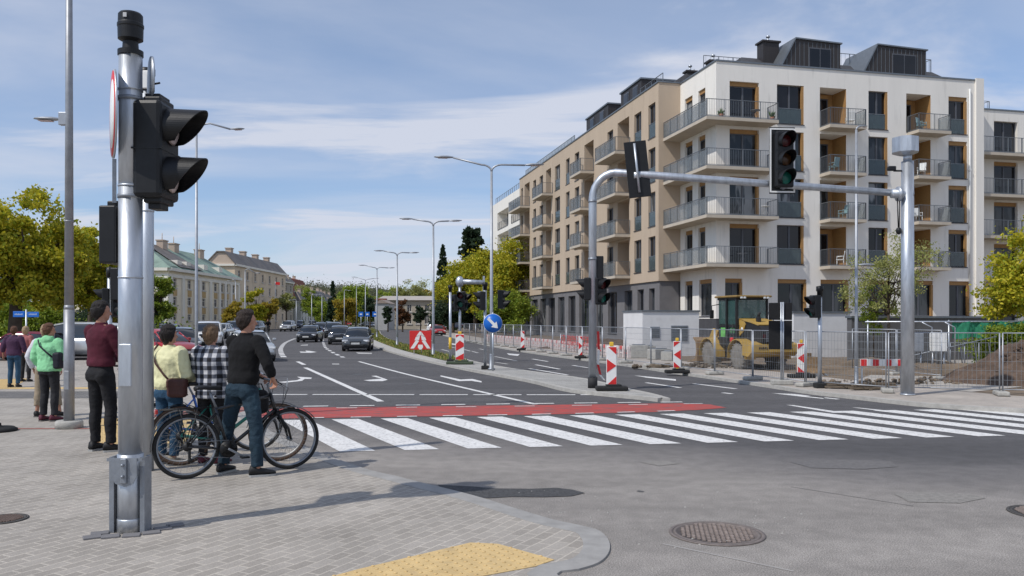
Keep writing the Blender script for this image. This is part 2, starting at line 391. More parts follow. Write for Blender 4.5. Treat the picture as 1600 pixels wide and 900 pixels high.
# tactile pads, red cycle path and darker bands on the near pavement
sheet("path", [(-6.7, 14.3), (-5.0, 14.6), (-4.9, 16.1), (-6.6, 15.8)], .0165, pavers_r, px=False)
sheet("path", [(-30, 12.70), (-6.4, 12.82), (-6.4, 12.93), (-30, 12.81)], .0165, pavers_r, px=False)
sheet("path", [(-30, 17.6), (-8.2, 17.9), (-8.0, 19.6), (-30, 19.4)], .0165, pavers_d, px=False)
sheet("path", [(-30, 20.0), (-8.4, 20.3), (-8.3, 20.8), (-30, 20.5)], .0165, tact_m, px=False)
def tactile(poly, u, z=.017):
    """yellow pad with rows of domes"""
    o = sheet("tactile_paving", poly, z, tact_m, px=False, thick=.004)
    mb = MB(); xs = [p[0] for p in poly]; ys = [p[1] for p in poly]; k = len(poly)
    ux, uy = u; vx, vy = -uy, ux; step = .075
    cx0, cy0 = sum(xs) / k, sum(ys) / k
    def inside(x, y):
        c = False; j = k - 1
        for i in range(k):
            if ((ys[i] > y) != (ys[j] > y)) and (x < (xs[j] - xs[i]) * (y - ys[i]) / (ys[j] - ys[i]) + xs[i]): c = not c
            j = i
        return c
    for i in range(-40, 41):
        for j in range(-40, 41):
            x = cx0 + ux * step * i + vx * step * j; y = cy0 + uy * step * i + vy * step * j
            if inside(x, y) and all(abs(((q * step + 1.5) % .3) - .15) > -1 for q in (i, j)):
                mb.lathe([(.015, 0), (.011, .005), (0.0001, .006)], (x, y, z), n=7)
    d = mb.build("dome_rows", tact_m); tag(d, kind='structure')
    # joints between the slabs
    return o
tactile([tuple(G(*p)[:2]) for p in [(400, 936), (560, 893), (735, 851), (778, 853), (866, 878), (838, 888), (640, 925), (480, 975)]], (.86, .5))
tactile([tuple(G(*p)[:2]) for p in [(140, 655), (190, 655), (192, 700), (146, 703)]], (1, 0))
tactile([tuple(G(*p)[:2]) for p in [(243, 655), (300, 655), (296, 700), (240, 702)]], (1, 0))
tactile([tuple(G(*p)[:2]) for p in [(-60, 605), (-10, 594), (45, 592), (20, 607), (-30, 612)]], (1, 0))

# median ------------------------------------------------------------------------------
MZ = .08
ML = [G(*p) for p in [(1050, 631), (1002, 625), (929, 618), (880, 611.5), (827, 598), (752, 584), (693, 572), (637, 558.7), (597, 547), (577, 537), (556, 526), (530, 517), (510, 512.5)]]
MR = [G(*p) for p in [(1052, 629.5), (1020, 620), (987, 613), (936, 600), (900, 593), (827, 583), (757, 571), (715, 560), (675, 550), (637, 540), (608, 531), (596, 523), (592, 517.5), (578, 514), (540, 511.5)]]
ML = smooth_line(ML, 4); MR = smooth_line(MR, 4)
def resample(P, n_):
    d = [0]
    for i in range(1, len(P)): d.append(d[-1] + (P[i] - P[i - 1]).length)
    out = []; j = 0
    for k in range(n_):
        t = d[-1] * k / (n_ - 1)
        while j < len(P) - 2 and d[j + 1] < t: j += 1
        q = (t - d[j]) / max(d[j + 1] - d[j], 1e-9); out.append(P[j].lerp(P[j + 1], min(max(q, 0), 1)))
    return out
def pair(P, Q, n_):
    """same number of points on both sides, matched by distance from the camera"""
    ys = np.linspace(P[0].y, min(P[-1].y, Q[-1].y), 400)
    def at(L, y):
        for i in range(len(L) - 1):
            if (L[i].y - y) * (L[i + 1].y - y) <= 0 and abs(L[i + 1].y - L[i].y) > 1e-6:
                return L[i].lerp(L[i + 1], (y - L[i].y) / (L[i + 1].y - L[i].y))
        return None
    a, b = [], []
    for t in np.linspace(0, 1, n_):
        y = P[0].y + (min(P[-1].y, Q[-1].y) - P[0].y) * t ** 1.7
        p, q = at(P, y), at(Q, y)
        if p and q: a.append(p); b.append(q)
    return a, b
ma_, mb_ = pair(ML, MR, 70)
li = offset_line(ma_, -.16); ri = offset_line(mb_, .16)
ribbon("kerb", ma_, li, MZ, conc_w, .13); ribbon("kerb", ri, mb_, MZ, conc_w, .13)
kp = [i for i in range(len(ma_)) if ma_[i].y < 33.5]
li2 = li; ri2 = ri
cut = kp[-1]
ribbon("pavement", [li2[i] for i in range(cut + 1)], [ri2[i] for i in range(cut + 1)], MZ - .004, pavers_m)
# pale paved strip beside the grass on the car side, grass on the rest
st = [li2[i].lerp(ri2[i], min(.34, .9 / max((li2[i] - ri2[i]).length, .1) * 1.0)) for i in range(len(li2))]
ribbon("pavement", [li2[i] for i in range(cut, len(li2))], [st[i] for i in range(cut, len(li2))], MZ - .004, conc_w)
ribbon("grass_bank", [st[i] for i in range(cut, len(li2))], [ri2[i] for i in range(cut, len(li2))], MZ + .01, grass_m)
rng = np.random.default_rng(5)
def blades(name, regs, n_, h, mats, label, cat):
    """short grass as many small bent blades between two polylines"""
    V = []; Fs = []; mi = []
    L, Q = regs
    w8 = np.array([(L[i] - Q[i]).length * (L[min(i + 1, len(L) - 1)] - L[i]).length for i in range(len(L) - 1)]); w8 = w8 / w8.sum()
    ks = rng.choice(len(w8), n_, p=w8)
    for k in ks:
        t, s_ = rng.random(2); p = L[k].lerp(L[k + 1], t).lerp(Q[k].lerp(Q[k + 1], t), s_)
        a = rng.random() * 2 * PI; hh = h * (.4 + rng.random()); wdt = .02 + .0006 * p.y
        dx, dy = math.cos(a) * wdt, math.sin(a) * wdt; lx, ly = (rng.random(2) - .5) * hh
        o = len(V); V += [(p.x - dx, p.y - dy, p.z), (p.x + dx, p.y + dy, p.z), (p.x + lx, p.y + ly, p.z + hh)]; Fs.append((o, o + 1, o + 2)); mi.append(int(rng.random() * 3))
    me = bpy.data.meshes.new(name); me.from_pydata(V, [], Fs); me.polygons.foreach_set("material_index", mi)
    for m_ in mats: me.materials.append(m_)
    o = bpy.data.objects.new(name, me); COL.objects.link(o); return tag(o, label, cat, kind='stuff')
g1 = mat("grass_green", (.12, .17, .03), .8, 0, .2, 3); g2 = mat("grass_yellow", (.27, .22, .07), .8, 0, .2, 3); g3 = mat("grass_pale", (.18, .20, .045), .8, 0, .2, 3)
def lift(L, z): return [Vector((p.x, p.y, z)) for p in L]
blades("grass", (lift([st[i] for i in range(cut, len(li2))], MZ + .01), lift([ri2[i] for i in range(cut, len(li2))], MZ + .01)), 26000, .09, [g1, g2, g3], "short spring grass growing on the long median between the carriageways", "grass")

# right-hand pavement with the building site behind it --------------------------------
RK = smooth_line([G(*p) for p in [(2300, 690), (1900, 665), (1600, 646), (1451, 637), (1321, 622.5), (1260, 615.5), (1207, 607), (1134, 596), (1051, 584), (970, 571.5), (899, 562), (840, 554), (784, 545), (731, 534), (690, 524), (655, 515), (630, 512)]], 4)
RZ = .08
rin = offset_line(RK, -.16)
ribbon("kerb", RK, rin, RZ, conc_w, .13)
rpv = paver_material("sandy_pavers", (.36, .32, .28), (.42, .37, .32), (.40, .37, .33), -35, .2, .1, .006)
rb = [p + Vector((2.6, 1.6, 0)) * (1 if p.y < 40 else .8) for p in rin]
ribbon("pavement", rin, rb, RZ - .004, rpv)
rc = [p + Vector((60, 20, 0)) for p in rin]
ribbon("site_ground", rb, rc, RZ - .006, dirt_m)
sheet("site_path", [(rb[i].x, rb[i].y) for i in (14, 16, 18, 20, 22, 24)][::1] + [(20, 40), (22, 27)], RZ + .002, mat("site_gravel", (.38, .35, .31), .95, 0, .2, 4, bump=.5), px=False)

# ------------------------------------------------------------------ painted markings
def mark(name, pts, m=None, z=.004):
    return sheet(name, pts, z, m or paint_w)
def gline(name, pts, wd, m=None, z=.004, dash=None, px=True):
    """painted line of real width wd along ground points; dash=(on, off)"""
    P = [G(*p) for p in pts] if px else [Vector((*p, 0)) for p in pts]
    if len(P) > 2: P = smooth_line(P, 5)
    mb = MB(); L = [0]
    for i in range(1, len(P)): L.append(L[-1] + (P[i] - P[i - 1]).length)
    def at(t):
        for i in range(len(P) - 1):
            if L[i + 1] >= t: return P[i].lerp(P[i + 1], (t - L[i]) / max(L[i + 1] - L[i], 1e-9))
        return P[-1]
    segs = [(0, L[-1])]
    if dash:
        segs = []; t = 0
        while t < L[-1]: segs.append((t, min(t + dash[0], L[-1]))); t += dash[0] + dash[1]
    for a, b_ in segs:
        k = max(2, int((b_ - a) / 1.2) + 1); Q = [at(a + (b_ - a) * j / (k - 1)) for j in range(k)]
        l_, r_ = offset_line(Q, wd / 2), offset_line(Q, -wd / 2)
        mb.add([(p.x, p.y, z) for p in r_] + [(p.x, p.y, z) for p in l_], [(i, i + 1, k + i + 1, k + i) for i in range(k - 1)])
    return tag(mb.build(name, m or paint_w), kind='structure')
random.seed(11)
mbz = MB()
for i in range(0, 20):
    x, y = -2.22 + .82 * i, 10.69 + .128 * i
    sx_, sy_ = -1.68, 3.35 - .012 * i
    e = .012
    mbz.add([(x, y, .005), (x + .445, y + .07, .005), (x + .445 + sx_, y + .07 + sy_, .005), (x + sx_, y + sy_, .005)], [(0, 1, 2, 3)])
tag(mbz.build("crosswalk_stripes", paint_w), kind='structure')
mark("cycle_crossing", [(395, 637.5), (470, 637), (700, 634.5), (900, 632), (1066, 630), (1110, 632), (1136, 637), (1080, 641), (1009, 644), (900, 646.5), (700, 650), (480, 653), (400, 654.5)], paint_r, .0045)
gline("cycle_dash", [(400, 636.3), (700, 632.8), (900, 630.4), (1066, 628.6)], .13, dash=(.48, .42), z=.009)
gline("cycle_dash", [(430, 638.8), (700, 636.4), (900, 634), (1100, 631)], .07, dash=(.4, .75), z=.009)
gline("cycle_dash", [(400, 654.6), (700, 650.2), (900, 646.6), (1080, 641.5)], .09, dash=(.35, .45), z=.009)
gline("stop_line", [(405, 616.5), (925, 617)], .16, dash=(1.1, .12))
gline("road_seam", [(420, 559.5), (640, 560)], .35, mat("tar_seam", (.16, .16, .16), .9), z=.003)
gline("lane_line", [(477, 574.5), (595, 627.5)], .15); gline("lane_line", [(465, 565), (475.5, 570)], .16)
gline("lane_line", [(561, 565), (640, 586), (837, 632)], .13)
gline("lane_line", [(461, 529), (452, 532.5), (445.5, 536), (441, 540.5), (438.5, 546), (439.3, 551), (442, 556.4), (445, 559)], .26, dash=(1.2, .7))
gline("lane_line", [(502.6, 526), (504, 531.5), (507, 540.5), (510.7, 545), (517, 549), (523, 552.5), (536.5, 558.5)], .18, dash=(1.5, 1.3))
gline("lane_line", [(466, 528), (474, 521), (480, 515), (484, 511)], .2, dash=(2, 3)); gline("lane_line", [(502, 526), (503, 519), (504, 513)], .2, dash=(2, 4))
mark("road_arrow", [(568, 594), (597, 591.6), (580, 587.4), (588, 587), (606, 593.3), (598, 595.5), (577, 595.5)])
mark("road_arrow", [(434, 597), (464, 594), (470, 591.5), (464, 588.5), (487.5, 590), (486, 592), (476, 592), (472, 595), (445, 598)])
mark("road_arrow", [(688.5, 586.5), (720, 593), (738, 592), (752.5, 595.5), (752.5, 597.6), (736.5, 595), (717, 595.5), (688, 588)])
mark("road_arrow", [(468, 549.2), (479, 549.6), (477, 547.8), (484, 548.2), (495, 550), (486, 551.2), (470, 551)])
mark("road_arrow", [(470, 539), (481, 538.2), (481, 539.8), (470, 540)], paint_w2); mark("road_arrow", [(519, 568), (530, 568), (530, 569.6), (519, 569.4)], paint_w2)
mark("road_arrow", [(556, 550.5), (581, 551.3), (581, 553), (560, 552.8)], paint_w2)
for a in [((1009.5, 598), (1063, 606)), ((1084, 599.6), (1150, 607.7)), ((1129, 613.8), (1144, 615.5)), ((894.7, 571), (919, 574.7)), ((773, 557), (807, 564)), ((827, 576), (887, 586)),
          ((837, 570), (875, 577)), ((736, 548.5), (747, 551.5)), ((749, 545), (760, 547.5)), ((774, 566), (793, 569)), ((832, 561), (856, 565)), ((700, 541), (712, 544)), ((725, 546), (736, 549)), ((690, 546), (703, 549.5)), ((1263, 619), (1310, 624)), ((668, 530), (678, 533))]:
    gline("lane_line", a, .13, paint_w if a[0][0] > 820 else paint_w2)
for a in [[(990, 586.4), (1056, 592.5), (1056, 595), (1010, 590)], [(1206, 614.3), (1240, 615.5), (1289, 621), (1286, 623), (1255, 620)], [(1228, 632.5), (1240, 633), (1322, 645), (1302, 645)], [(1331, 636.5), (1343, 637), (1420, 645), (1400, 645)],
          [(792, 552), (812, 553.5), (809, 556), (795, 554.5)], [(700, 536), (716, 537.5), (714, 539.2), (702, 538)], [(648, 527), (662, 528), (660, 529.4), (650, 528.8)]]:
    mark("road_arrow", a)
# dark fresh patch beside the kerb, crack lines
sheet("asphalt_patch", [(684, 757), (700, 758), (740, 760), (775, 763), (830, 763.5), (870, 762), (895, 765), (914, 770), (893, 775), (850, 776.5), (800, 776), (765, 778), (738, 777), (712, 769), (690, 763)], .005,
      mat("dark_patch", (.070, .070, .072), .9, 0, .35, 30, bump=.6, bscale=90))
gline("road_crack", [(1035, 850), (1060, 857), (1082, 858), (1110, 868), (1150, 871), (1190, 882), (1240, 893)], .022, mat("crack_fill", (.36, .34, .32), .9), z=.003)
ckm = mat("crack_dark", (.10, .097, .095), .9)
rc_ = random.Random(21)
for x0, y0, x1, y1 in ((1240, 760, 1420, 790),):
    k_ = 9; gline("road_crack", [(x0 + (x1 - x0) * i / k_ + rc_.uniform(-7, 7), y0 + (y1 - y0) * i / k_ + rc_.uniform(-2.2, 2.2)) for i in range(k_ + 1)], .010, ckm, z=.003)
pt1 = mat("patch_old", (.155, .148, .145), .9, 0, .2, 20, bump=.6, bscale=90); pt2 = mat("patch_pale", (.25, .235, .215), .9, 0, .2, 20, bump=.6, bscale=90)
sheet("asphalt_patch", [(1235, 722), (1262, 719), (1330, 718), (1392, 721), (1404, 729), (1350, 733), (1268, 731)], .004, pt1)
sheet("asphalt_patch", [(1398, 772), (1440, 768), (1512, 771), (1540, 778), (1500, 786), (1420, 784)], .004, pt2)
sheet("asphalt_patch", [(1000, 722), (1040, 720), (1062, 724), (1030, 728)], .004, pt2)
oil = mat("oil_stain", (.085, .082, .08), .55, 0, .3, 12)
for px, py, r_ in ((1000, 768, .035), (640, 600, .18), (760, 612, .14), (560, 585, .2)):
    c_ = G(px, py); sheet("oil_stain", [(c_.x + r_ * (1 + .4 * rc_.uniform(-1, 1)) * math.cos(a * PI / 7), c_.y + r_ * (1 + .4 * rc_.uniform(-1, 1)) * math.sin(a * PI / 7)) for a in range(14)], .0035, oil, px=False)

# ------------------------------------------------------------------ manhole covers
iron = mat("rusty_iron", (.30, .245, .215), .7, .3, .25, 20, bump=.3)
iron_d = mat("dark_iron", (.09, .085, .08), .75, .3, .2, 20, bump=.3)
def manhole(p, r, label, m1, m2, seed=0):
    t = thing("manhole_cover", label, "manhole cover", p, .3)
    f = MB().lathe([(r, 0), (r, .008), (r * .92, .010), (r * .92, .004), (r * .9, .004), (r * .9, .009), (r * .84, .009), (r * .84, .004), (0.001, .004)], n=48); f.build("frame", m1, t)
    c = MB(); s_ = r / 9
    for i in range(-8, 9):
        for j in range(-8, 9):
            x, y = (i + .5 * (j % 2)) * s_, j * s_
            if math.hypot(x, y) < r * .78: c.box((x, y, .009), (s_ * .62, s_ * .62, .008), PI / 4)
    c.build("cover_plate", m2, t)
    return t
pm = G(1120, 834); manhole((pm.x, pm.y, .001), .375, "rusty round manhole cover set in the pale asphalt in the foreground", mat("iron_ring", (.20, .17, .155), .7, .3, .2, 20), iron)
pm = G(1634, 802); manhole((pm.x, pm.y, .001), .3, "round manhole cover in the road cut by the right edge of the photo", iron_d, iron)
pm = G(5, 814); manhole((pm.x, pm.y, .013), .19, "small rusty manhole cover in grey paving bottom left", iron_d, mat("iron_brown", (.17, .125, .105), .75, .2, .2, 20))
pm = G(-4, 675); t = thing("rubber_base", "black round rubber base lying on the paving at left edge", "sign base", (pm.x, pm.y, .016))
MB().lathe([(.27, 0), (.27, .03), (.22, .06), (.06, .07), (.05, .1), (.001, .1)], n=30).build("weight", rubber, t)
MB().lathe([(.05, .1), (.05, .12), (.03, .12), (.03, .1)], n=16).build("socket", black_m, t)
# ------------------------------------------------------------------ the apartment blocks
OX, OY, BA = 12.97, 52.7, math.atan2(.226, .974)
ca, sa_ = math.cos(BA), math.sin(BA)
def loc2w(x, y, z=0): return Vector((OX + x * ca - y * sa_, OY + x * sa_ + y * ca, z))
def fx(px, y=0.0):      # local x on a plane of constant local y seen at px
    k = (px - 800) / F; ox, oy = OX - y * sa_, OY + y * ca
    return (k * oy - ox) / (ca - k * sa_)
def fy(px, x=0.0):      # local y on a plane of constant local x seen at px
    k = (px - 800) / F; ox, oy = OX + x * ca, OY + x * sa_
    return (ox - k * oy) / (k * ca + sa_)
render_w = mat("white_render", (.82, .785, .725), .85, 0, .045, .9, bump=.12, bscale=40, dirt=((.50, .48, .44), 2.2, .57, .45), stretch=(1, 1, .16))
render_b = mat("beige_render", (.50, .40, .30), .85, 0, .05, .9, bump=.12, bscale=40, dirt=((.36, .28, .21), 2.2, .57, .45), stretch=(1, 1, .16))
render_g = mat("grey_render", (.175, .17, .175), .85, 0, .08, 1.2, bump=.12, bscale=40)
slab_m = mat("balcony_concrete", (.50, .44, .36), .85, 0, .07, 2, bump=.1)
edge_m = mat("zinc_edge", (.19, .21, .23), .45, .6, .1, 5)
rail_m = mat("railing_steel", (.20, .215, .23), .45, .6, .1, 5)
frame_m = mat("window_frame_grey", (.095, .10, .115), .45, 0, .1, 6)
wood_m = mat("ochre_panel", (.36, .20, .075), .6, 0, .14, 5, stretch=(1, 1, 6))
sill_m = mat("sill_metal", (.10, .10, .11), .4, .5, .1, 5)
roof_m = mat("slate_roof", (.055, .055, .06), .7, 0, .3, 3, bump=.5, bscale=14)
dorm_m = mat("dark_cladding", (.050, .045, .045), .55, .3, .18, 4, stretch=(5, 5, .3))
def glass_material(name, col, curtain=.0):
    """dark room behind reflecting glass, with a pale curtain drawn over part of it"""
    m = bpy.data.materials.new(name); m.use_nodes = True; n = m.node_tree.nodes; l = m.node_tree.links; b = n["Principled BSDF"]
    b.inputs['Roughness'].default_value = .04; b.inputs['Specular IOR Level'].default_value = .45
    t = n.new("ShaderNodeTexCoord"); mp = n.new("ShaderNodeMapping"); mp.inputs['Scale'].default_value = (1.1, 1.1, .25); l.new(t.outputs['Object'], mp.inputs[0])
    nz = n.new("ShaderNodeTexNoise"); nz.inputs['Scale'].default_value = 1.4; nz.inputs['Detail'].default_value = 3; l.new(mp.outputs[0], nz.inputs[0])
    cr = n.new("ShaderNodeValToRGB"); l.new(nz.outputs[0], cr.inputs[0]); c = np.array(col)
    cr.color_ramp.elements[0].position = .5; cr.color_ramp.elements[1].position = .56 if curtain else .8
    cr.color_ramp.elements[0].color = (*c, 1); cr.color_ramp.elements[1].color = (*(c * 1.6 + curtain), 1)
    l.new(cr.outputs[0], b.inputs['Base Color'])
    n2 = n.new("ShaderNodeTexNoise"); n2.inputs['Scale'].default_value = .9; l.new(t.outputs['Object'], n2.inputs[0])
    bp = n.new("ShaderNodeBump"); bp.inputs['Strength'].default_value = .06; bp.inputs['Distance'].default_value = .05; l.new(n2.outputs[0], bp.inputs['Height']); l.new(bp.outputs[0], b.inputs['Normal'])
    return m
glass = [glass_material("window_glass", (.014, .018, .022), .03), glass_material("window_glass_dark", (.007, .008, .011), 0), glass_material("window_glass_curtain", (.022, .026, .028), .20)]
rail_glass = mat("railing_glass", (.08, .11, .115), .08, 0, .1, 3, spec=.8)
rail_glass.use_nodes = True; rail_glass.node_tree.nodes["Principled BSDF"].inputs['Alpha'].default_value = .62
bal_glass = mat("balcony_glass", (.30, .33, .34), .08, 0, .1, 3, spec=.8); bal_glass.node_tree.nodes["Principled BSDF"].inputs['Alpha'].default_value = .5

def wall_panel(mb, plane, c, a0, a1, z0, z1, holes, depth=.24, mi=0, rmi=None, inward=1):
    """wall face with real openings. plane 'y': the wall runs along local x at y=c; 'x': runs along y at x=c. inward = sign of the direction into the building"""
    us = sorted({a0, a1, *[min(max(h[0], a0), a1) for h in holes], *[min(max(h[1], a0), a1) for h in holes]})
    zs = sorted({z0, z1, *[min(max(h[2], z0), z1) for h in holes], *[min(max(h[3], z0), z1) for h in holes]})
    def P(u, d, z): return (u, c + d * inward, z) if plane == 'y' else (c + d * inward, u, z)
    for i in range(len(us) - 1):
        run = None
        for j in range(len(zs) - 1):
            um, zm = (us[i] + us[i + 1]) / 2, (zs[j] + zs[j + 1]) / 2
            hole = any(h[0] < um < h[1] and h[2] < zm < h[3] for h in holes)
            if not hole: run = (run[0] if run else zs[j], zs[j + 1])
            if (hole or j == len(zs) - 2) and run:
                fl = [P(us[i], 0, run[0]), P(us[i + 1], 0, run[0]), P(us[i + 1], 0, run[1]), P(us[i], 0, run[1])]
                mb.add(fl if (plane == 'y') == (inward > 0) else fl[::-1], [(0, 1, 2, 3)], mi); run = None
    for h in holes:
        a, b_, lo_, hi_ = h[:4]; d = h[4] if len(h) > 4 else depth; r_ = mi if rmi is None else rmi
        q = h[5] if len(h) > 5 else r_
        mb.add([P(a, 0, lo_), P(a, d, lo_), P(a, d, hi_), P(a, 0, hi_)], [(0, 1, 2, 3)], r_)
        mb.add([P(b_, 0, lo_), P(b_, d, lo_), P(b_, d, hi_), P(b_, 0, hi_)], [(0, 1, 2, 3)], q)
        mb.add([P(a, 0, hi_), P(b_, 0, hi_), P(b_, d, hi_), P(a, d, hi_)], [(0, 1, 2, 3)], r_)
        mb.add([P(a, 0, lo_), P(b_, 0, lo_), P(b_, d, lo_), P(a, d, lo_)], [(0, 1, 2, 3)], r_)
        if d > .6: mb.add([P(a, d, lo_), P(b_, d, lo_), P(b_, d, hi_), P(a, d, hi_)], [(0, 1, 2, 3)], q)
GI = [0]
def window(parent, plane, c, a, b_, lo_, hi_, inward=1, depth=.2, rail=True, wood='top', mull=1, jamb=False):
    """one window: frame with sill and (child) pane, glass guard rail"""
    def bxx(mb, u0, u1, d0, d1, z0, z1, mi=0):
        y0, y1 = c + d0 * inward, c + d1 * inward
        if plane == 'y': mb.bx(u0, u1, min(y0, y1), max(y0, y1), z0, z1, mi)
        else: mb.bx(min(y0, y1), max(y0, y1), u0, u1, z0, z1, mi)
    f = MB(); th = .07; top = hi_
    if wood in ('top', 'both'):
        bxx(f, a + .003, b_ - .003, depth - .10, depth + .05, hi_ - .26, hi_ - .003, 1); top = hi_ - .26
    bxx(f, a + .003, a + th, depth - .03, depth + .05, lo_ + .003, top); bxx(f, b_ - th, b_ - .003, depth - .03, depth + .05, lo_ + .003, top)
    bxx(f, a + th, b_ - th, depth - .03, depth + .05, top - th, top); bxx(f, a + th, b_ - th, depth - .03, depth + .05, lo_ + .003, lo_ + th)
    for i in range(mull):
        m_ = a + (b_ - a) * (i + 1) / (mull + 1); bxx(f, m_ - .06, m_ + .06, depth - .028, depth + .045, lo_ + th, top - th)
    if jamb: bxx(f, b_ - .16, b_ - .004, .02, depth - .032, lo_ + .03, top - .004, 1)
    bxx(f, a - .03, b_ + .03, -.05, .03 + 0 * depth, lo_ - .05, lo_ - .004, 2)
    fr = f.build("window", [frame_m, wood_m, sill_m], parent)
    p = MB(); bxx(p, a + th - .01, b_ - th + .01, depth + .015, depth + .03, lo_ + th - .01, top - th + .01)
    GI[0] += 1
    p.build("pane", glass[(GI[0] * 7 + GI[0] // 5) % 3], fr)
    if rail:
        g = MB(); bxx(g, a + .02, b_ - .02, .05, .062, lo_ + .05, lo_ + 1.0, 0); bxx(g, a + .005, b_ - .005, .035, .075, lo_ + 1.0, lo_ + 1.04, 1)
        g.build("guard_rail", [rail_glass, rail_m], fr)
    return fr
def railing(mb, pts, z, h=1.08, step=.115, ends=True):
    """bars, posts and hand rail along local ground points"""
    for i in range(len(pts) - 1):
        p, q = Vector((*pts[i], z)), Vector((*pts[i + 1], z)); L = (q - p).length; t = (q - p) / L
        ang = math.atan2(t.y, t.x)
        mb.box((p + q) / 2 + Vector((0, 0, h)), (L, .055, .03), ang, 0); mb.box((p + q) / 2 + Vector((0, 0, .08)), (L, .03, .02), ang, 0)
        n_ = max(1, int(L / step))
        for j in range(n_): mb.box(p + t * (L * (j + .5) / n_) + Vector((0, 0, h / 2 + .04)), (.012, .012, h - .08), ang, 1)
        k = max(1, round(L / 1.15))
        for j in range(k + 1): mb.box(p + t * (L * j / k) + Vector((0, 0, h / 2 - .06)), (.04, .04, h + .12), ang, 0)
def balcony(parent, poly, z, rail_pts, glass_segs=(), th=.2):
    """slab with metal edge, railing, glass screens"""
    s_ = MB(); s_.prism(poly, z, z + th, mi=0)
    sl = s_.build("balcony", [slab_m], parent)
    e = MB()
    for i in range(len(rail_pts) - 1):
        p, q = Vector((*rail_pts[i], z + th)), Vector((*rail_pts[i + 1], z + th)); L = (q - p).length
        t = (q - p) / L; e.box((p + q) / 2 + Vector((0, 0, -.03)), (L + .04, .07, .14), math.atan2(t.y, t.x))
    e.build("edge_trim", edge_m, sl)
    r_ = MB(); railing(r_, rail_pts, z + th); r_.build("railing", [rail_m, rail_m], sl)
    if glass_segs:
        g = MB()
        for p, q in glass_segs:
            p, q = Vector((*p, z + th + .56)), Vector((*q, z + th + .56)); t = (q - p).normalized()
            g.box((p + q) / 2, ((q - p).length, .012, .9), math.atan2(t.y, t.x))
        g.build("screen", bal_glass, sl)
    return sl
FL = [5.0, 8.03, 11.06, 14.1]           # undersides of the balcony slabs
# --- white corner block
WB = thing("apartment_block", "white five storey corner apartment block with wraparound balconies and dark roof dormers", "apartment building", loc2w(0, 0), BA)
PT = 18.15; DEP = 14
wb = MB(); W1 = 20.0; BE = 5.36
cols = dict(a=(fx(1140), fx(1186)), b=(fx(1214), fx(1256)), c=(fx(1281), fx(1322)), d=(fx(1357), fx(1387)), e=(fx(1416), fx(1454)), f=(fx(1482), fx(1511)))
holes = []; wins = []
for k, (a, b_) in cols.items():
    for z in FL:
        t = z + .2; top = t + 2.66
        if k == 'a': holes.append((a, b_, t + .02, top, .3)); wins.append((a, b_, t + .02, top, .28, False, 'top'))
        elif k in 'ce': holes.append((a, b_, t + .02, top, 1.5, 1)); wins.append((a + .05, b_ - .45, t + .05, top - .1, 1.38, False, 'top'))
        else: holes.append((a, b_, t + .12, top, .24)); wins.append((a, b_, t + .12, top, .2, True, 'top' if k in 'f' else 'none'))
    aa, bb = (fx(1133), fx(1160)) if k == 'a' else (a + .05, b_ + .2)
    holes.append((aa, bb, 1.95, 4.35, .24)); wins.append((aa, bb, 1.95, 4.35, .2, False, 'top'))
wall_panel(wb, 'y', 0, 0, W1, 1.78, PT, holes, rmi=0)
lh = []; lw = []
for z in FL:
    t = z + .2
    for p0, p1 in ((1070, 1082), (1091, 1102)):
        a, b_ = fy(p1), fy(p0); lh.append((a, b_, t + .02, t + 2.6, .24)); lw.append((a, b_, t + .02, t + 2.6, .2, False, 'top'))
for p0, p1 in ((1070, 1082), (1092, 1112)):
    a, b_ = fy(p1), fy(p0); lh.append((a, b_, 1.95, 4.35, .24)); lw.append((a, b_, 1.95, 4.35, .2, False, 'top'))
wall_panel(wb, 'x', 0, 0, BE, 1.78, PT, lh, rmi=0)
wb.add([(W1, 0, 0), (W1, DEP, 0), (W1, DEP, PT), (W1, 0, PT)], [(0, 1, 2, 3)]); wb.add([(0, DEP, 0), (W1, DEP, 0), (W1, DEP, PT), (0, DEP, PT)], [(0, 1, 2, 3)])
wb.bx(.004, W1 - .004, .55, DEP - .004, PT - .4, PT - .02)          # flat roof under the parapet
wb.build("wall", [render_w, wood_m], WB)
pb = MB(); pb.bx(.03, W1 - .03, .03, .3, 0, 1.776); pb.bx(.03, .3, .3, BE, 0, 1.776); pb.build("plinth", mat("dark_plinth", (.07, .07, .075), .8, 0, .12, 3), WB)
for a, b_, lo_, hi_, d, rl, wd in wins: window(WB, 'y', 0, a, b_, lo_, hi_, 1, d, rl, wd, 1, jamb=(not d > 1 and wd != 'none') or rl)
for a, b_, lo_, hi_, d, rl, wd in lw: window(WB, 'x', 0, a, b_, lo_, hi_, 1, d, rl, wd, 0)
for z in FL:
    r_ = fx(1217, -1.3)
    balcony(WB, [(0, 0), (r_, 0), (r_, -1.3), (-1.3, -1.3), (-1.3, BE - .01), (0, BE - .01)], z, [(-1.26, BE - .05), (-1.26, -1.26), (r_ - .04, -1.26), (r_ - .04, -.04)],
            [((-1.24, BE - .1), (-1.24, -1.2))])
    for k, (p0, p1, pm_) in dict(c=(1279, 1352, 1291), e=(1415, 1484, 1425)).items():
        a, b_ = fx(p0 + 6, -.0) - .1, fx(p1, -1.0) ; a -= .1
        balcony(WB, [(a, 0), (b_, 0), (b_, -1.15), (a, -1.15)], z, [(a + .04, -.04), (a + .04, -1.11), (b_ - .04, -1.11), (b_ - .04, -.04)], [((b_ - .045, -.1), (b_ - .045, -1.05))])
tr = MB(); tr.bx(-.06, W1 + .06, -.06, .34, PT, PT + .1); tr.bx(-.06, .34, .345, BE + 9, PT, PT + .1); tr.bx(W1 - .34, W1 + .06, .345, DEP, PT, PT + .1)
tr.build("parapet_cap", edge_m, WB)
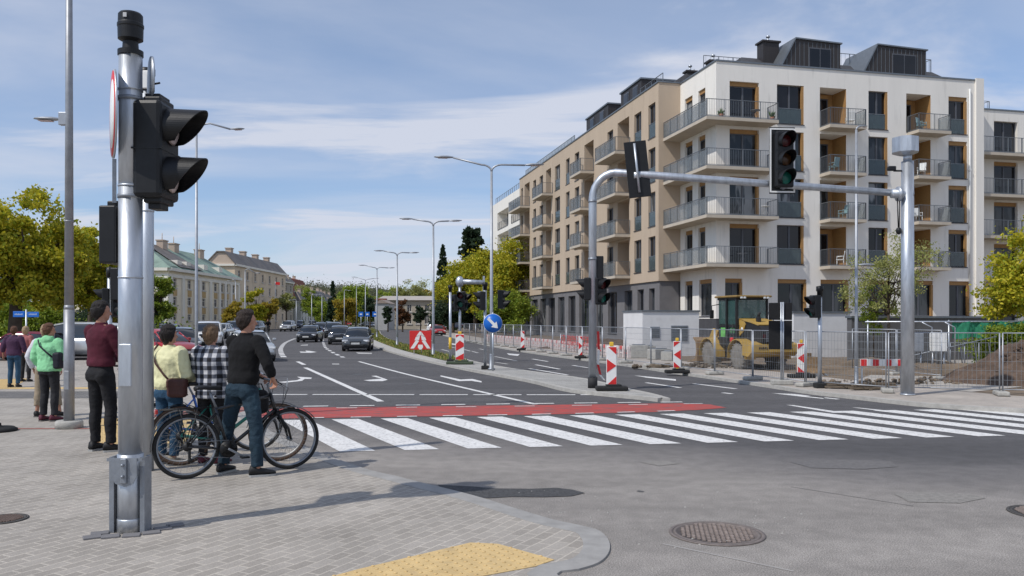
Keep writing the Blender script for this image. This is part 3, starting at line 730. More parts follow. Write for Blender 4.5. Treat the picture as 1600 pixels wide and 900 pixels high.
dp = MB(); dp.tube([(fx(1514), -.08, 2), (fx(1514), -.08, PT - .6)], .05); dp.box((fx(1514), -.09, 12), (.16, .1, .12)); dp.build("downpipe", white_p, WB)
dp = MB(); dp.bx(fx(1523), W1 + .002, -.14, -.001, 1.8, PT + .16); dp.build("end_pier", render_w, WB)
# sloping dark roof with dormers and chimneys
rf = MB(); rf.add([(2.6, .9, PT - .02), (18.9, .9, PT - .02), (18.9, 11, PT - .02), (2.6, 11, PT - .02), (3.6, 3.4, 19.7), (18.8, 3.4, 19.7), (18.8, 9, 19.7), (3.6, 9, 19.7)], [(0, 1, 5, 4), (1, 2, 6, 5), (2, 3, 7, 6), (3, 0, 4, 7), (4, 5, 6, 7)])
RF = rf.build("roof", roof_m, WB)
def dormer(parent, x0, x1, y0, y1, z0, z1, win=True, side='y'):
    """box dormer clad in dark metal with a sloping left cheek and a window in front"""
    m = MB(); s_ = .95
    m.prism([(x0 - s_, z0), (x1, z0), (x1, z1 - .12), (x0 + .35, z1)], y0, y1, lambda a, b, h: (a, h, b) if side == 'y' else (h, -a, b), 0)
    m.prism([(x0 - s_ - .12, z0 + .12), (x0 + .3, z1 + .09), (x1 + .1, z1 - .03), (x1 + .1, z1 - .12), (x0 + .33, z1), (x0 - s_ - .05, z0)], y0 - .1, y1, lambda a, b, h: (a, h, b) if side == 'y' else (h, -a, b), 1)
    for i in range(int((x1 - x0 + s_) / .32)):
        xx = x0 - s_ + .3 + i * .32; zt = min(z1 - .12, z0 + (xx - x0 + s_) * (z1 - z0) / (s_ + .35)) - .06
        if zt - z0 > .25: m.prism([(xx, z0), (xx + .025, z0), (xx + .025, zt), (xx, zt)], y0 - .02, y0 + .01, lambda a, b, h: (a, h, b) if side == 'y' else (h, -a, b), 1)
    d = m.build("dormer", [dorm_m, edge_m], parent)
    if win:
        a, b_ = x0 + (x1 - x0) * .35, x1 - (x1 - x0) * .2; f = MB(); g = MB()
        tf = (lambda a, b, h: (a, h, b)) if side == 'y' else (lambda a, b, h: (h, -a, b))
        f.prism([(a, z0 + .12), (b_, z0 + .12), (b_, z1 - .5), (a, z1 - .5)], y0 - .06, y0 + .02, tf)
        w_ = f.build("window", frame_m, d)
        for u0, u1 in ((a + .07, (a + b_) / 2 - .04), ((a + b_) / 2 + .04, b_ - .07)): MB().prism([(u0, z0 + .2), (u1, z0 + .2), (u1, z1 - .58), (u0, z1 - .58)], y0 - .075, y0 - .05, tf).build("pane", glass[1], w_)
dormer(RF, fx(1236, 1.2), fx(1313, 1.2), 1.2, 4.6, PT - .1, 20.45); dormer(RF, fx(1364, 1.2), fx(1447, 1.2), 1.2, 4.6, PT - .1, 20.5)
def chimney(parent, x, y, z0, z1, w_=1.1, d_=.8):
    m = MB(); m.bx(x - w_ / 2, x + w_ / 2, y - d_ / 2, y + d_ / 2, z0, z1); m.bx(x - w_ / 2 - .1, x + w_ / 2 + .1, y - d_ / 2 - .1, y + d_ / 2 + .1, z1, z1 + .12, 0)
    m.tube([(x, y, z1 + .1), (x, y, z1 + .45)], .07, 8, 1); m.lathe([(.14, z1 + .45), (.14, z1 + .55), (.001, z1 + .62)], (x, y, 0), n=10, mi=1)
    m.tube([(x + .3, y, z1 + .1), (x + .3, y, z1 + .3)], .06, 8, 1)
    m.build("chimney", [dorm_m, galv], parent)
chimney(RF, 1.5, 3.4, PT - .3, 19.15, .75, .6); chimney(RF, fx(1200, 3), 3, PT, 20.6, 1.2); RF2 = MB()
rr = MB(); railing(rr, [(.9, 3.6), (4.2, 3.6)], 18.7, 1.0, .3); railing(rr, [(11, 3.6), (14.5, 3.6)], 19.6, 1.0, .3); railing(rr, [(16, 3.4), (18.7, 3.4), (18.7, 8)], 19.6, 1.0, .3); rr.build("roof_railing", rail_m, WB)
sk = MB(); sk.add([(fx(1161, 1.4), 1.0, PT + .05), (fx(1196, 1.4), 1.0, PT + .05), (fx(1192, 2.2), 2.0, PT + .65), (fx(1170, 2.2), 2.0, PT + .65)], [(0, 1, 2, 3)]); sk.build("skylight", mat("pale_dome", (.5, .55, .52), .3), RF)

# --- beige wing along the road
BX = -1.63; B0, B1 = BE, 46.4; GZ = 4.42; BPT = 18.2
BB = thing("apartment_block", "long beige apartment wing over a dark grey ground floor, running away along the road", "apartment building", loc2w(0, BE), BA)
bb = MB(); off = BE
def by(px): return fy(px, BX) - off
FB = [4.85, 7.98, 11.1, 14.25]
bh = []; bw = []
def bwin(p0, p1, d=.2, lo_=.15, hi_=2.55, rail=True, deep=False):
    a, b_ = by(p1), by(p0)
    for z in FB:
        t = z + .2
        if deep: bh.append((a, b_, t + .02, t + 2.75, 1.3)); bw.append((a + .2, b_ - .1, t + .06, t + 2.6, 1.2, False, 'none', 1))
        else: bh.append((a, b_, t + lo_, t + hi_, .24)); bw.append((a, b_, t + lo_, t + hi_, .2, rail, 'none', 1 if b_ - a > 1.2 else 0))
bwin(1013, 1024); bwin(991, 1002)
bwin(965, 983, deep=True); bwin(949, 958, lo_=.03, rail=False)
bwin(913, 927.5, deep=True); bwin(898, 905, lo_=.03, rail=False)
bwin(884, 890); bwin(867, 875)
bwin(853, 861, deep=True); bwin(843, 848.5, lo_=.03, rail=False); bwin(833, 837.5, rail=False)
bwin(819.5, 827.5, deep=True); bwin(814, 817, rail=False)
wall_panel(bb, 'x', BX, 0, B1 - off, GZ, BPT, bh, rmi=0)
bb.add([(BX, 0, GZ), (0, 0, GZ), (0, 0, BPT), (BX, 0, BPT)], [(0, 1, 2, 3)])
bb.add([(BX, B1 - off, 0), (12, B1 - off, 0), (12, B1 - off, BPT), (BX, B1 - off, BPT)], [(0, 1, 2, 3)])
bb.bx(BX + .5, 12, .3, B1 - off - .3, BPT - .5, BPT - .03); bb.add([(BX, 0, GZ), (BX + 1.7, 0, GZ), (BX + 1.7, B1 - off, GZ), (BX, B1 - off, GZ)], [(0, 1, 2, 3)])
bb.build("wall", [render_b], BB)
for a, b_, lo_, hi_, d, rl, wd, mu in bw: window(BB, 'x', BX, a, b_, lo_, hi_, 1, d, rl, wd, mu)
gb = MB(); gh = []; gw = []
GX = BX + .12
for p0, p1, z0_ in ((1016, 1028, 1.9), (1036, 1059, 1.9)): pass
for p0, p1 in ((1014, 1023), (996, 1006), (976, 988), (950, 964), (930, 942), (905, 922), (888, 899), (872, 882), (857, 867), (844, 853), (831, 840), (822, 828)):
    a, b_ = fy(p1, GX) - off, fy(p0, GX) - off; gh.append((a, b_, .6, 3.95, .3)); gw.append((a, b_, .6, 3.95, .26, False, 'none', 1))
wall_panel(gb, 'x', GX, .12, B1 - off - 2.5, 0, GZ - .003, gh, rmi=0)
gb.add([(GX, .12, 0), (-.003, .12, 0), (-.003, .12, GZ - .003), (GX, .12, GZ - .003)], [(0, 1, 2, 3)]); gb.add([(GX, B1 - off - 2.5, 0), (12, B1 - off - 2.5, 0), (12, B1 - off - 2.5, GZ), (GX, B1 - off - 2.5, GZ)], [(0, 1, 2, 3)])
gb.build("ground_floor_wall", render_g, BB)
for a, b_, lo_, hi_, d, rl, wd, mu in gw: window(BB, 'x', GX, a, b_, lo_, hi_, 1, d, rl, wd, mu)
bal = [(929, 985), (890, 928.5), (831, 864), (796, 828)]
for i, (p0, p1) in enumerate(bal):
    bo = 1.25 if i < 2 else 1.15
    b_ = fy(p0, BX - bo) - off; a = fy(p1, BX) - off
    if i == 3: b_ = B1 - off + .9
    for z in FB:
        balcony(BB, [(BX, a), (BX - bo, a), (BX - bo, b_), (BX, b_)], z, [(BX - .04, a + .04), (BX - bo + .04, a + .04), (BX - bo + .04, b_ - .04), (BX - .04, b_ - .04)], [((BX - bo + .06, a + .1), (BX - bo + .06, b_ - .1))])
cp = MB(); cp.bx(BX - .06, BX + .34, -.06, B1 - off + .06, BPT, BPT + .1); cp.bx(BX + .345, 12, -.06, .3, BPT, BPT + .1); cp.build("parapet_cap", edge_m, BB)
rf = MB(); L_ = B1 - off; rf.add([(BX + 1.1, 1, BPT - .02), (10, 1, BPT - .02), (10, L_ - 1, BPT - .02), (BX + 1.1, L_ - 1, BPT - .02), (BX + 3, 2, 19.6), (9, 2, 19.6), (9, L_ - 2, 19.6), (BX + 3, L_ - 2, 19.6)], [(0, 1, 5, 4), (1, 2, 6, 5), (2, 3, 7, 6), (3, 0, 4, 7), (4, 5, 6, 7)])
RB_ = rf.build("roof", roof_m, BB)
def side_dormer(y0, y1, z1=19.9):
    m = MB(); m.bx(BX + .9, 5, y0, y1, BPT - .1, z1); m.bx(BX + .8, 5, y0 - .1, y1 + .1, z1, z1 + .12, 1); d = m.build("dormer", [dorm_m, edge_m], RB_)
    for q in (.25, .7):
        c = y0 + (y1 - y0) * q; MB().bx(BX + .84, BX + .92, c - .55, c + .55, BPT + .25, z1 - .25).bx(BX + .81, BX + .85, c - .45, c + .45, BPT + .35, z1 - .35, 1).build("window", [frame_m, glass[1]], d)
    f = MB(); f.bx(BX + 1.6, BX + 2.9, y0 - .05, y0 + .02, BPT + .3, z1 - .35); f.build("window", glass[1], d)
side_dormer(fy(1004, BX + 1) - off, fy(972, BX + 1) - off, 20.0); side_dormer(fy(952, BX + 1) - off, fy(918, BX + 1) - off, 20.0)
rr = MB(); railing(rr, [(BX + .5, .4), (BX + .5, 4.6)], BPT + .1, .7, .3); railing(rr, [(BX + .5, 21), (BX + .5, L_ - 1)], BPT + .1, .8, .35); rr.build("roof_railing", rail_m, BB)
g = MB(); g.bx(BX + .46, BX + .48, 21, L_ - 1, BPT + .2, BPT + .85); g.build("roof_screen", bal_glass, BB)
chimney(RB_, BX + 3.4, 2.2, BPT, 19.7, .7, .5)
# --- lower white wing at the right
RW = thing("apartment_block", "lower white apartment wing with long balconies, cut by the right edge of the photo", "apartment building", loc2w(W1, 1.6), BA)
rw = MB(); h2 = []; w2 = []; FW = [4.4, 7.4, 10.3, 13.2]
def rx(px): return fx(px, 1.6) - W1
for z in FW:
    for p0, p1 in ((1553, 1590), (1640, 1680), (1730, 1770)):
        h2.append((rx(p0), rx(p1), z + .22, z + 2.75, .3)); w2.append((rx(p0), rx(p1), z + .22, z + 2.75, .25))
for p0, p1 in ((1553, 1590), (1640, 1680), (1730, 1770)): h2.append((rx(p0), rx(p1), 1.6, 3.9, .3)); w2.append((rx(p0), rx(p1), 1.6, 3.9, .25))
wall_panel(rw, 'y', 0, .003, 16, 0, 16.7, h2, rmi=0); rw.bx(.003, 16, .4, 12, 16.2, 16.65); rw.add([(16, 0, 0), (16, 12, 0), (16, 12, 16.7), (16, 0, 16.7)], [(0, 1, 2, 3)]); rw.build("wall", render_w, RW)
for a, b_, lo_, hi_, d in w2: window(RW, 'y', 0, a, b_, lo_, hi_, 1, d, False, 'top' if lo_ < 12 else 'none')
for z in FW: balcony(RW, [(.02, -.003), (14, -.003), (14, -1.35), (.02, -1.35)], z, [(.08, -1.31), (13.96, -1.31)])
cp = MB(); cp.bx(.003, 16.05, -.06, .3, 16.7, 16.8); cp.build("parapet_cap", edge_m, RW); rr = MB(); railing(rr, [(.4, .6), (2.6, .6), (2.6, 4)], 16.7, .8, .3); rr.build("roof_railing", rail_m, RW)
mm = MB(); mm.bx(.5, 1.9, 1, 2, 16.65, 17.25); mm.build("roof_vent", dorm_m, RW)
# --- third block beyond the beige wing
TB = thing("apartment_block", "distant white apartment block with roof terrace, beyond the far end of the beige wing", "apartment building", loc2w(0, 50), BA)
tb = MB(); h3 = []; w3 = []
for z in (4.9, 8.0, 11.1, 14.2):
    for q in (1.0, 9.5): h3.append((q, q + 7, z + .2, z + 2.6, 1.5))
wall_panel(tb, 'x', 0, 0, 20, 0, 18.3, h3, rmi=0); tb.add([(0, 0, 0), (12, 0, 0), (12, 0, 18.3), (0, 0, 18.3)], [(0, 1, 2, 3)]); tb.bx(.4, 12, .3, 20, 17.5, 18.0); tb.build("wall", render_w, TB)
for a, b_, lo_, hi_, d in [(h[0] + .3, h[1] - .3, h[2], h[3], 1.4) for h in h3]: window(TB, 'x', 0, a, b_, lo_, hi_, 1, d, False, 'none', 3)
rr = MB()
for z in (5.1, 8.2, 11.3, 14.4):
    for q in (1.0, 9.5): railing(rr, [(.05, q), (.05, q + 7)], z, 1.0, .3)
railing(rr, [(.3, .2), (.3, 19)], 18.3, .9, .4); rr.build("balcony_railing", rail_m, TB)
# --- white utility kiosks in front
kb_m = mat("white_block_wall", (.66, .66, .66), .85, 0, .05, 2, bump=.15, dirt=((.45, .44, .42), 1.5, .6, .5))
def kiosk(label, p0, p1, pback, py, ptop, d, wins=(), depth=3.0):
    X0, X1 = A(p0, d), A(p1, d); h = Z(ptop, d)
    t = thing("utility_kiosk", label, "kiosk", (X0, d, 0), BA)
    w_ = (X1 - X0) / ca; m = MB(); m.bx(0, w_, 0, depth, 0, h); m.build("wall", kb_m, t)
    m = MB(); m.bx(-.05, w_ + .05, -.05, depth + .05, h, h + .07); m.build("roof_cap", edge_m, t)
    for a, b_, lo_, hi_ in wins:
        m = MB(); m.bx(a * w_, b_ * w_, -.02, .05, lo_, hi_); v = m.build("louvre", galv_d, t)
        q = MB()
        for k in range(6): q.bx(a * w_ + .03, b_ * w_ - .03, -.05, -.022, lo_ + (hi_ - lo_) * (k + .25) / 6, lo_ + (hi_ - lo_) * (k + .6) / 6)
        q.build("slats", edge_m, v)
kiosk("low white utility building with two grey louvres behind the mesh fence, left of the loader", 1004, 1097, 0, 0, 487, 37, ((.13, .30, .9, 1.4), (.50, .80, .75, 1.45)), 2.4)
kiosk("plain white utility building behind the crossing signal, right of the loader", 1240, 1338, 0, 0, 489, 36, (), 2.5)
# --- balcony furniture
pl_w = mat("white_plastic", (.72, .73, .72), .4, 0, .05, 6); pl_t = mat("teal_fabric", (.22, .34, .36), .7, 0, .1, 6)
def chair(p, rz, label, m_):
    t = thing("garden_chair", label, "chair", p, rz, "chairs on the balconies of the white block")
    MB().rbox((0, 0, .43), (.5, .5, .05), .02).build("seat", m_, t)
    MB().rbox((0, .24, .72), (.48, .05, .56), .02, Matrix.Rotation(R(-10), 3, 'X')).build("backrest", m_, t)
    for a in (-.21, .21):
        for b_ in (-.21, .21): MB().tube([(a, b_, 0), (a * .95, b_ * .95, .41)], .018).build("leg", m_, t)
        MB().tube([(a * 1.1, .22, .66), (a * 1.12, -.2, .64), (a, -.22, .43)], .02).build("armrest", m_, t)
fl_n = ["first", "second", "third", "top"]
for k, (px, lev, m_) in enumerate([(1328, 3, pl_w), (1303, 2, pl_t), (1313, 0, pl_w), (1318, 1, pl_t), (1440, 2, pl_w), (1434, 1, pl_w), (1440, 3, pl_t)]):
    q = loc2w(fx(px, -.5), -.5, FL[lev] + .205)
    chair(q, BA + R(160 + 37 * k), f"{'white' if m_ is pl_w else 'grey-green'} garden chair on the {fl_n[lev]} level balcony, {'left' if px < 1400 else 'right'} stack of the white front", m_)
for px, lev in ((1196, 1), (1180, 3), (1160, 0)):
    q = loc2w(fx(px, -.6), -.6, FL[lev] + .205); t = thing("garden_table", f"small {'pale' if lev == 1 else 'dark'} garden table on the {fl_n[lev]} level wraparound corner balcony", "table", q, BA)
    mm_ = pl_w if lev == 1 else frame_m
    MB().lathe([(.32, .68), (.32, .71), (.001, .71)], n=18).build("table_top", mm_, t)
    for a in range(3): MB().tube([(.02, 0, .68), (.26 * math.cos(a * 2.1), .26 * math.sin(a * 2.1), 0)], .015).build("leg", mm_, t)
leaf_d = mat("plant_leaf", (.06, .10, .03), .6, 0, .3, 6)
for px in (1127, 1207):
    q = loc2w(fx(px, -.8), -.8, FL[3] + .205); t = thing("potted_plant", f"potted plant at the {'left' if px < 1150 else 'right'} end of the top corner balcony", "plant", q)
    MB().lathe([(.11, 0), (.16, .28), (.14, .28), (.001, .26)], n=14).build("pot", mat("terracotta", (.3, .13, .08)), t)
    m = MB(); rnd = random.Random(px)
    for i in range(60):
        a, e_ = rnd.random() * 6.28, rnd.random(); d_ = Vector((math.cos(a) * .28 * e_, math.sin(a) * .28 * e_, .3 + rnd.random() * .4)); s_ = .06
        m.tube([(0, 0, .26), d_ * .7, d_], [.005, .03, .004], 4)
    m.build("leaves", leaf_d, t)
# ------------------------------------------------------------------ street furniture
def head(parent, n_lens, M, lenses, s=1.0, visor=.28, board=False, name="signal_head"):
    """signal head facing local -Y of M (Matrix 4x4): housing, lenses, visors"""
    def T(p): return M @ Vector(p)
    hgt = .34 * n_lens * s; mb = MB(); R3 = M.to_3x3()
    mb.rbox(M @ Vector((0, .09 * s, 0)), (.34 * s, .2 * s, hgt), .03 * s, R3)
    if board:
        mb.rbox(M @ Vector((0, .20 * s, 0)), (.62 * s, .02, hgt + .3 * s), .01, R3)
    for i in range(n_lens - 1): mb.box(M @ Vector((0, .09 * s, -hgt / 2 + (i + 1) * .34 * s)), (.346 * s, .206 * s, .012), R3)
    o = mb.build(name, [black_pl], parent)
    for i, l_ in enumerate(lenses):
        zc = hgt / 2 - .17 * s - i * .34 * s
        q = MB(); q.lathe([(.12 * s, -.022 * s), (.1 * s, -.034 * s), (.05 * s, -.045 * s), (.001, -.048 * s)], (0, 0, 0), 'Y', 18)
        q.v = [tuple(M @ (Vector(p) + Vector((0, 0, zc)))) for p in q.v]; q.build("lens", l_, o)
        # visor: cut-away hood, longer on top
        vz = MB(); vs = []; n_ = 44
        for k in range(n_):
            a = R(-52) + R(284) * k / (n_ - 1); ca_, sa2 = math.cos(a), math.sin(a)
            top = (sa2 + 1) / 2; ln = visor * s * (.16 + .84 * top ** .9)
            for rr_, yy in ((.140 * s, 0), (.128 * s, -ln), (.120 * s, -ln), (.132 * s, 0)): vs.append(M @ Vector((rr_ * ca_, yy, rr_ * sa2 + zc)))
        fs = []
        for k in range(n_ - 1):
            for j in range(4): fs.append((k * 4 + j, k * 4 + (j + 1) % 4, (k + 1) * 4 + (j + 1) % 4, (k + 1) * 4 + j))
        fs += [(0, 1, 2, 3), tuple((n_ - 1) * 4 + j for j in (3, 2, 1, 0))]
        vz.add(vs, fs, 0, False); vz.build("visor", black_pl, o, fix=True)
    return o
def TM(loc, rz=0, ry=0, rx=0):
    return Matrix.Translation(loc) @ Matrix.Rotation(rz, 4, 'Z') @ Matrix.Rotation(ry, 4, 'Y') @ Matrix.Rotation(rx, 4, 'X')
# --- big foreground signal mast
P1 = G(204, 832); P1.z = .012
S1 = thing("traffic_light_mast", "galvanised traffic light mast in the foreground with black detector cap and two long visors", "traffic light", P1)
m = MB(); m.tube([(0, 0, .0), (0, 0, .62)], .098, 28); m.tube([(0, 0, .60), (0, 0, 2.75)], .0905, 28); m.tube([(0, 0, 2.75), (0, 0, 3.83)], .0885, 28)
for z in (2.02, 2.752, 3.52): m.tube([(0, 0, z), (0, 0, z + .014)], .0945, 28, 0)
pole_main = m.build("pole", [galv], S1)
m = MB()
for sx_ in (-1, 1):
    m.bx(sx_ * .134 - .006, sx_ * .134 + .006, -.065, .065, 0, .60); m.bx(min(sx_ * .128, sx_ * .103), max(sx_ * .128, sx_ * .103), -.065, -.057, 0, .60); m.bx(min(sx_ * .128, sx_ * .103), max(sx_ * .128, sx_ * .103), .057, .065, 0, .60)
m.bx(-.14, .14, -.104, -.099, .575, .60); m.prism([(-.10, .60), (-.10, .46), (-.07, .40), (0, .375), (.07, .40), (.10, .46), (.10, .60)], -.112, -.104, lambda a, b, h: (a, h, b))
m.build("base_bracket", galv_d, S1)
m = MB(); m.rbox((0, -.122, .50), (.05, .02, .2), .008); m.lathe([(.012, 0), (.012, .02), (.001, .024)], (0, -.13, .55), 'Y', 8, M=Matrix.Rotation(PI, 3, 'Z')); m.lathe([(.012, 0), (.012, .02), (.001, .024)], (0, -.13, .46), 'Y', 8, M=Matrix.Rotation(PI, 3, 'Z'))
m.build("clamp_bolts", galv_d, S1)
m = MB(); m.lathe([(.101, .002), (.101, .10), (.099, .11)], n=28); 
m.build("foot_ring", galv, S1); MB().rbox((.0, -.092, 1.33), (.10, .018, .34), .008).build("access_cover", galv, S1)
m = MB(); m.lathe([(.096, 3.80), (.096, 3.84), (.062, 3.85), (.058, 3.91), (.094, 3.93), (.096, 4.02), (.100, 4.03), (.100, 4.05), (.094, 4.06), (.092, 4.125), (.08, 4.14), (.001, 4.145)], n=44); m.sm = [False] * len(m.sm); cp_ = m.build("detector_cap", black_pl, S1)
m = MB(); m.rbox((0, -.099, 4.095), (.03, .006, .035), .006); m.build("window", mat("sensor_window", (.5, .5, .5), .3), cp_)
MH = TM((.155, -.03, 3.05), R(75))
hd = head(S1, 2, TM((.262, .11, 3.05), R(90)), [lens_c, lens_c], 1.14, .27)
m = MB(); m.rbox((.178, .115, 3.05), (.14, .27, .85), .012); m.rbox((.17, .11, 3.49), (.12, .2, .03), .006); m.rbox((.18, .10, 2.605), (.1, .16, .05), .006); m.build("signal_housing", black_pl, S1)
m = MB()
for z in (2.66, 3.44): MB().tube([(0, 0, z), (0, 0, z + .03)], .097, 22).bx(.06, .12, .0, .05, z, z + .03).build("bracket", galv_d, S1)
m = MB(); m.rbox((-.165, .10, 2.37), (.135, .3, .46), .012); m.rbox((-.15, .12, 2.62), (.1, .2, .05), .01); m.tube([(-.235, .1, 2.4), (-.25, .1, 2.4)], .05, 14); m.tube([(-.1, .1, 2.50), (-.05, .06, 2.5)], .02); m.build("pedestrian_signal", black_pl, S1)
def disc_sign(parent, c, r, rz, ry, mats, name="sign_disc", mark=None):
    M = TM(c, rz, ry); q = MB(); q.lathe([(.001, -.008), (r, -.008), (r, .008), (.001, .008)], (0, 0, 0), 'Y', 30, 1); q.lathe([(.001, -.0115), (r * .97, -.0115), (r * .97, -.0075)], (0, 0, 0), 'Y', 30, 0, caps=False)
    q.v = [tuple(M @ Vector(p)) for p in q.v]; return q.build(name, mats, parent)
s_ = disc_sign(S1, (-.135, .0, 3.335), .35, R(-61), 0, [red_p, galv], "round_sign"); 
M_ = TM((-.135, 0, 3.335), R(-61)); q = MB(); q.lathe([(.001, -.014), (.27, -.014), (.27, -.011)], (0, 0, 0), 'Y', 30, caps=False); q.v = [tuple(M_ @ Vector(p)) for p in q.v]; q.build("sign_face", white_p, s_)
M_ = TM((-.13, 0, 2.85), R(-61)); q = MB(); q.box(M_ @ Vector((0, 0, -.05)), (.03, .03, .35), M_.to_3x3()); q.build("sign_bracket", galv_d, S1)
s_ = disc_sign(S1, (.12, .1, 3.64), .185, R(-60), 0, [galv_d, galv], "small_round_sign")
# loose slabs round the base
m = MB(); rnd = random.Random(3)
t = thing("base_slabs", "dark grey paving slabs set loose around the foot of the foreground mast", "paving slabs", P1 + Vector((0, 0, 0)), R(20))
for i, (a, b_, rz_) in enumerate([(-.22, -.02, .1), (-.13, -.15, .05), (.02, -.17, -.05), (.16, -.13, .1), (.24, -.03, .2), (.33, .05, .15), (-.26, -.13, .2)]):
    MB().rbox((a, b_, .006), (.13, .1, .016), .004, rz_).build("slab", render_g, t)
# --- second mast behind it
P2 = G(230, 737); P2.z = .012
S2 = thing("signal_pole", "plain galvanised pole with yellow scuffs standing just behind the foreground mast", "pole", P2)
m = MB(); m.tube([(0, 0, 0), (0, 0, 4.28)], .07, 22); m.tube([(0, 0, 2.9), (0, 0, 2.92)], .075, 22); m.tube([(0, 0, 4.1), (0, 0, 4.12)], .075, 22); m.build("pole", mat("galvanised_scuffed", (.50, .53, .57), .42, .7, .16, 9, bump=.05, stretch=(1, 1, .2), dirt=((.45, .38, .16), 5, .64, .6)), S2)
m = MB(); m.lathe([(.078, 4.25), (.078, 4.42), (.085, 4.43), (.085, 4.50), (.001, 4.52)], n=20); m.tube([(.06, 0, 4.33), (.16, -.05, 4.33)], .012); m.build("cap", black_pl, S2)
m = MB(); m.rbox((.02, -.08, 4.36), (.07, .03, .2), .01); m.build("sensor", white_p, S2)
m = MB(); m.rbox((-.09, .02, 3.35), (.08, .14, .6), .01); m.rbox((-.09, .02, 2.4), (.07, .12, .5), .01); m.build("cable_box", black_pl, S2)
# --- third pole with crossing signals, by the man in dark red
P3 = Vector((A(171.5, 14.2), 14.2, .012))
S3 = thing("signal_pole", "thin signal pole with black cap and two black heads, behind the man in dark red", "traffic light", P3)
m = MB(); m.tube([(0, 0, 0), (0, 0, 2.5)], .04, 14); m.build("pole", galv, S3)
m = MB(); m.lathe([(.055, 2.42), (.055, 2.58), (.001, 2.6)], n=14); m.build("cap", black_pl, S3)
m = MB(); m.rbox((.13, -.02, 2.3), (.14, .2, .55), .015); m.build("signal_box", black_pl, S3)
head(S3, 2, TM((-.12, 0, 2.02), R(-70)), [lens_r, lens_g], .62, .24)
head(S3, 2, TM((.12, .05, 1.95), R(60)), [lens_r, lens_g], .62, .24)

# --- lamp post by the green hoodie
def lamp_head(parent, p, d, L=.62, name="lamp_head"):
    d = Vector(d).normalized(); a = math.atan2(d.y, d.x); m = MB()
    Rm = Matrix.Rotation(a, 3, 'Z') @ Matrix.Rotation(-math.asin(d.z), 3, 'Y')
    prof = [(0, .035, .03), (.08, .06, .04), (.3, .12, .055), (.6, .13, .05), (.9, .10, .03), (1, .03, .012)]
    vs = []
    for t_, w_, h_ in prof:
        for k in range(10):
            an = 2 * PI * k / 10; vs.append(Vector(p) + Rm @ Vector((t_ * L, w_ * math.cos(an) * L / .62, h_ * math.sin(an) * (1 if math.sin(an) > 0 else .5) * L / .62)))
    fs = [(i * 10 + j, i * 10 + (j + 1) % 10, (i + 1) * 10 + (j + 1) % 10, (i + 1) * 10 + j) for i in range(5) for j in range(10)] + [tuple(range(10))[::-1], tuple(50 + j for j in range(10))]
    m.add(vs, fs, 0, True); h = m.build(name, lamp_grey, parent)
    q = MB(); q.rbox(Vector(p) + Rm @ Vector((L * .55, 0, -.028)), (L * .5, .14 * L / .62, .012), .003, Rm); q.build("lamp_glass", lens_c, h)
    return h
PL = G(108, 670); PL.z = .012
LP = thing("street_lamp", "tall grey street lamp on a round concrete foot beside the woman in green", "street lamp", PL)
m = MB(); m.tube([(0, 0, .1), (0, 0, 1.85)], .078, 20); m.lathe([(.078, 1.85), (.068, 1.92)], n=20); m.tube([(0, 0, 1.9), (0, 0, 8.3)], [.068, .042], 20); m.tube([(0, 0, 3.22), (0, 0, 3.24)], .07, 20); m.rbox((0, -.07, .75), (.08, .03, .3), .01)
m.build("pole", mat("lamp_pole_grey", (.30, .31, .33), .5, .5, .12, 8), LP)
m = MB(); m.lathe([(.2, 0), (.2, .10), (.18, .12), (.1, .12)], n=26); m.build("concrete_foot", concrete, LP)
m = MB(); m.rbox((-.08, 0, Z(188, 13)), (.14, .09, .2), .01); m.build("bracket", lamp_grey, LP)
lamp_head(LP, (-.13, 0, Z(189, 13)), (-1, 0, .03), .42)
m = MB(); m.tube([(0, 0, 8.2), (.1, 0, 8.5), (.8, 0, 8.7)], .03, 10); m.build("arm", lamp_grey, LP); lamp_head(LP, (.8, 0, 8.7), (1, 0, .05))

def street_lamp(label, px, d, top_py, arms, z0=.0, r=.06, group=None, drop=.35, foot=True, hl=.62):
    """slim pole; arms = list of (reach in m, tip height above/below the joint)"""
    H = Z(top_py, d)
    t = thing("street_lamp", label, "street lamp", (A(px, d), d, z0), 0, group)
    m = MB(); m.tube([(0, 0, 0), (0, 0, H * .25), (0, 0, H)], [r, r * .9, r * .62], 12); m.build("pole", lamp_grey, t)
    if foot: MB().lathe([(r * 1.9, 0), (r * 1.9, .05), (r * 1.2, .07), (r * 1.05, .5), (r, .52)], n=14).build("foot_collar", galv_d, t)
    for reach, rise in arms:
        m = MB(); sg = 1 if reach > 0 else -1; P = [(0, 0, H - .02)]
        for k in range(1, 6): an = PI / 2 * k / 5; P.append((sg * drop * (1 - math.cos(an)) * 1.1, 0, H + drop * math.sin(an) * .75))
        P.append((reach - sg * hl, 0, H + rise)); m.tube(P, r * .5, 8); m.build("arm", lamp_grey, t)
        lamp_head(t, (reach - sg * hl, 0, H + rise), (sg, 0, .03), hl)
    return t
GM = "street lamps on the median"
def mlamp(label, px, base, joint, l_, r_, tips):
    d = F * (HC - MZ) / (base - HY); k = d / F
    H = Z(joint, d)
    return street_lamp(label, px, d, joint, [((l_ - px) * k, Z(tips[0], d) - H), ((r_ - px) * k, Z(tips[1], d) - H)], MZ, .062 if px > 700 else .07, GM, drop=.3 * 1)
mlamp("double-armed median street lamp beside the blue arrow sign, nearest of its row", 768, 578, 272, 678, 850, (250, 262))
mlamp("double-armed median street lamp between the red merge sign and the red and white board", 677, 554.7, 356, 624, 722, (345, 348))
mlamp("double-armed median street lamp just left of the red merge sign", 620.5, 540, 402, 584, 655, (394, 397))
mlamp("double-armed median street lamp behind the grey hatchback, left of the low beige building", 589, 528, 423, 560, 617, (416, 420))
mlamp("fifth double-armed median street lamp, small and far above the queue of cars", 571, 519, 440, 549, 592, (434, 436))
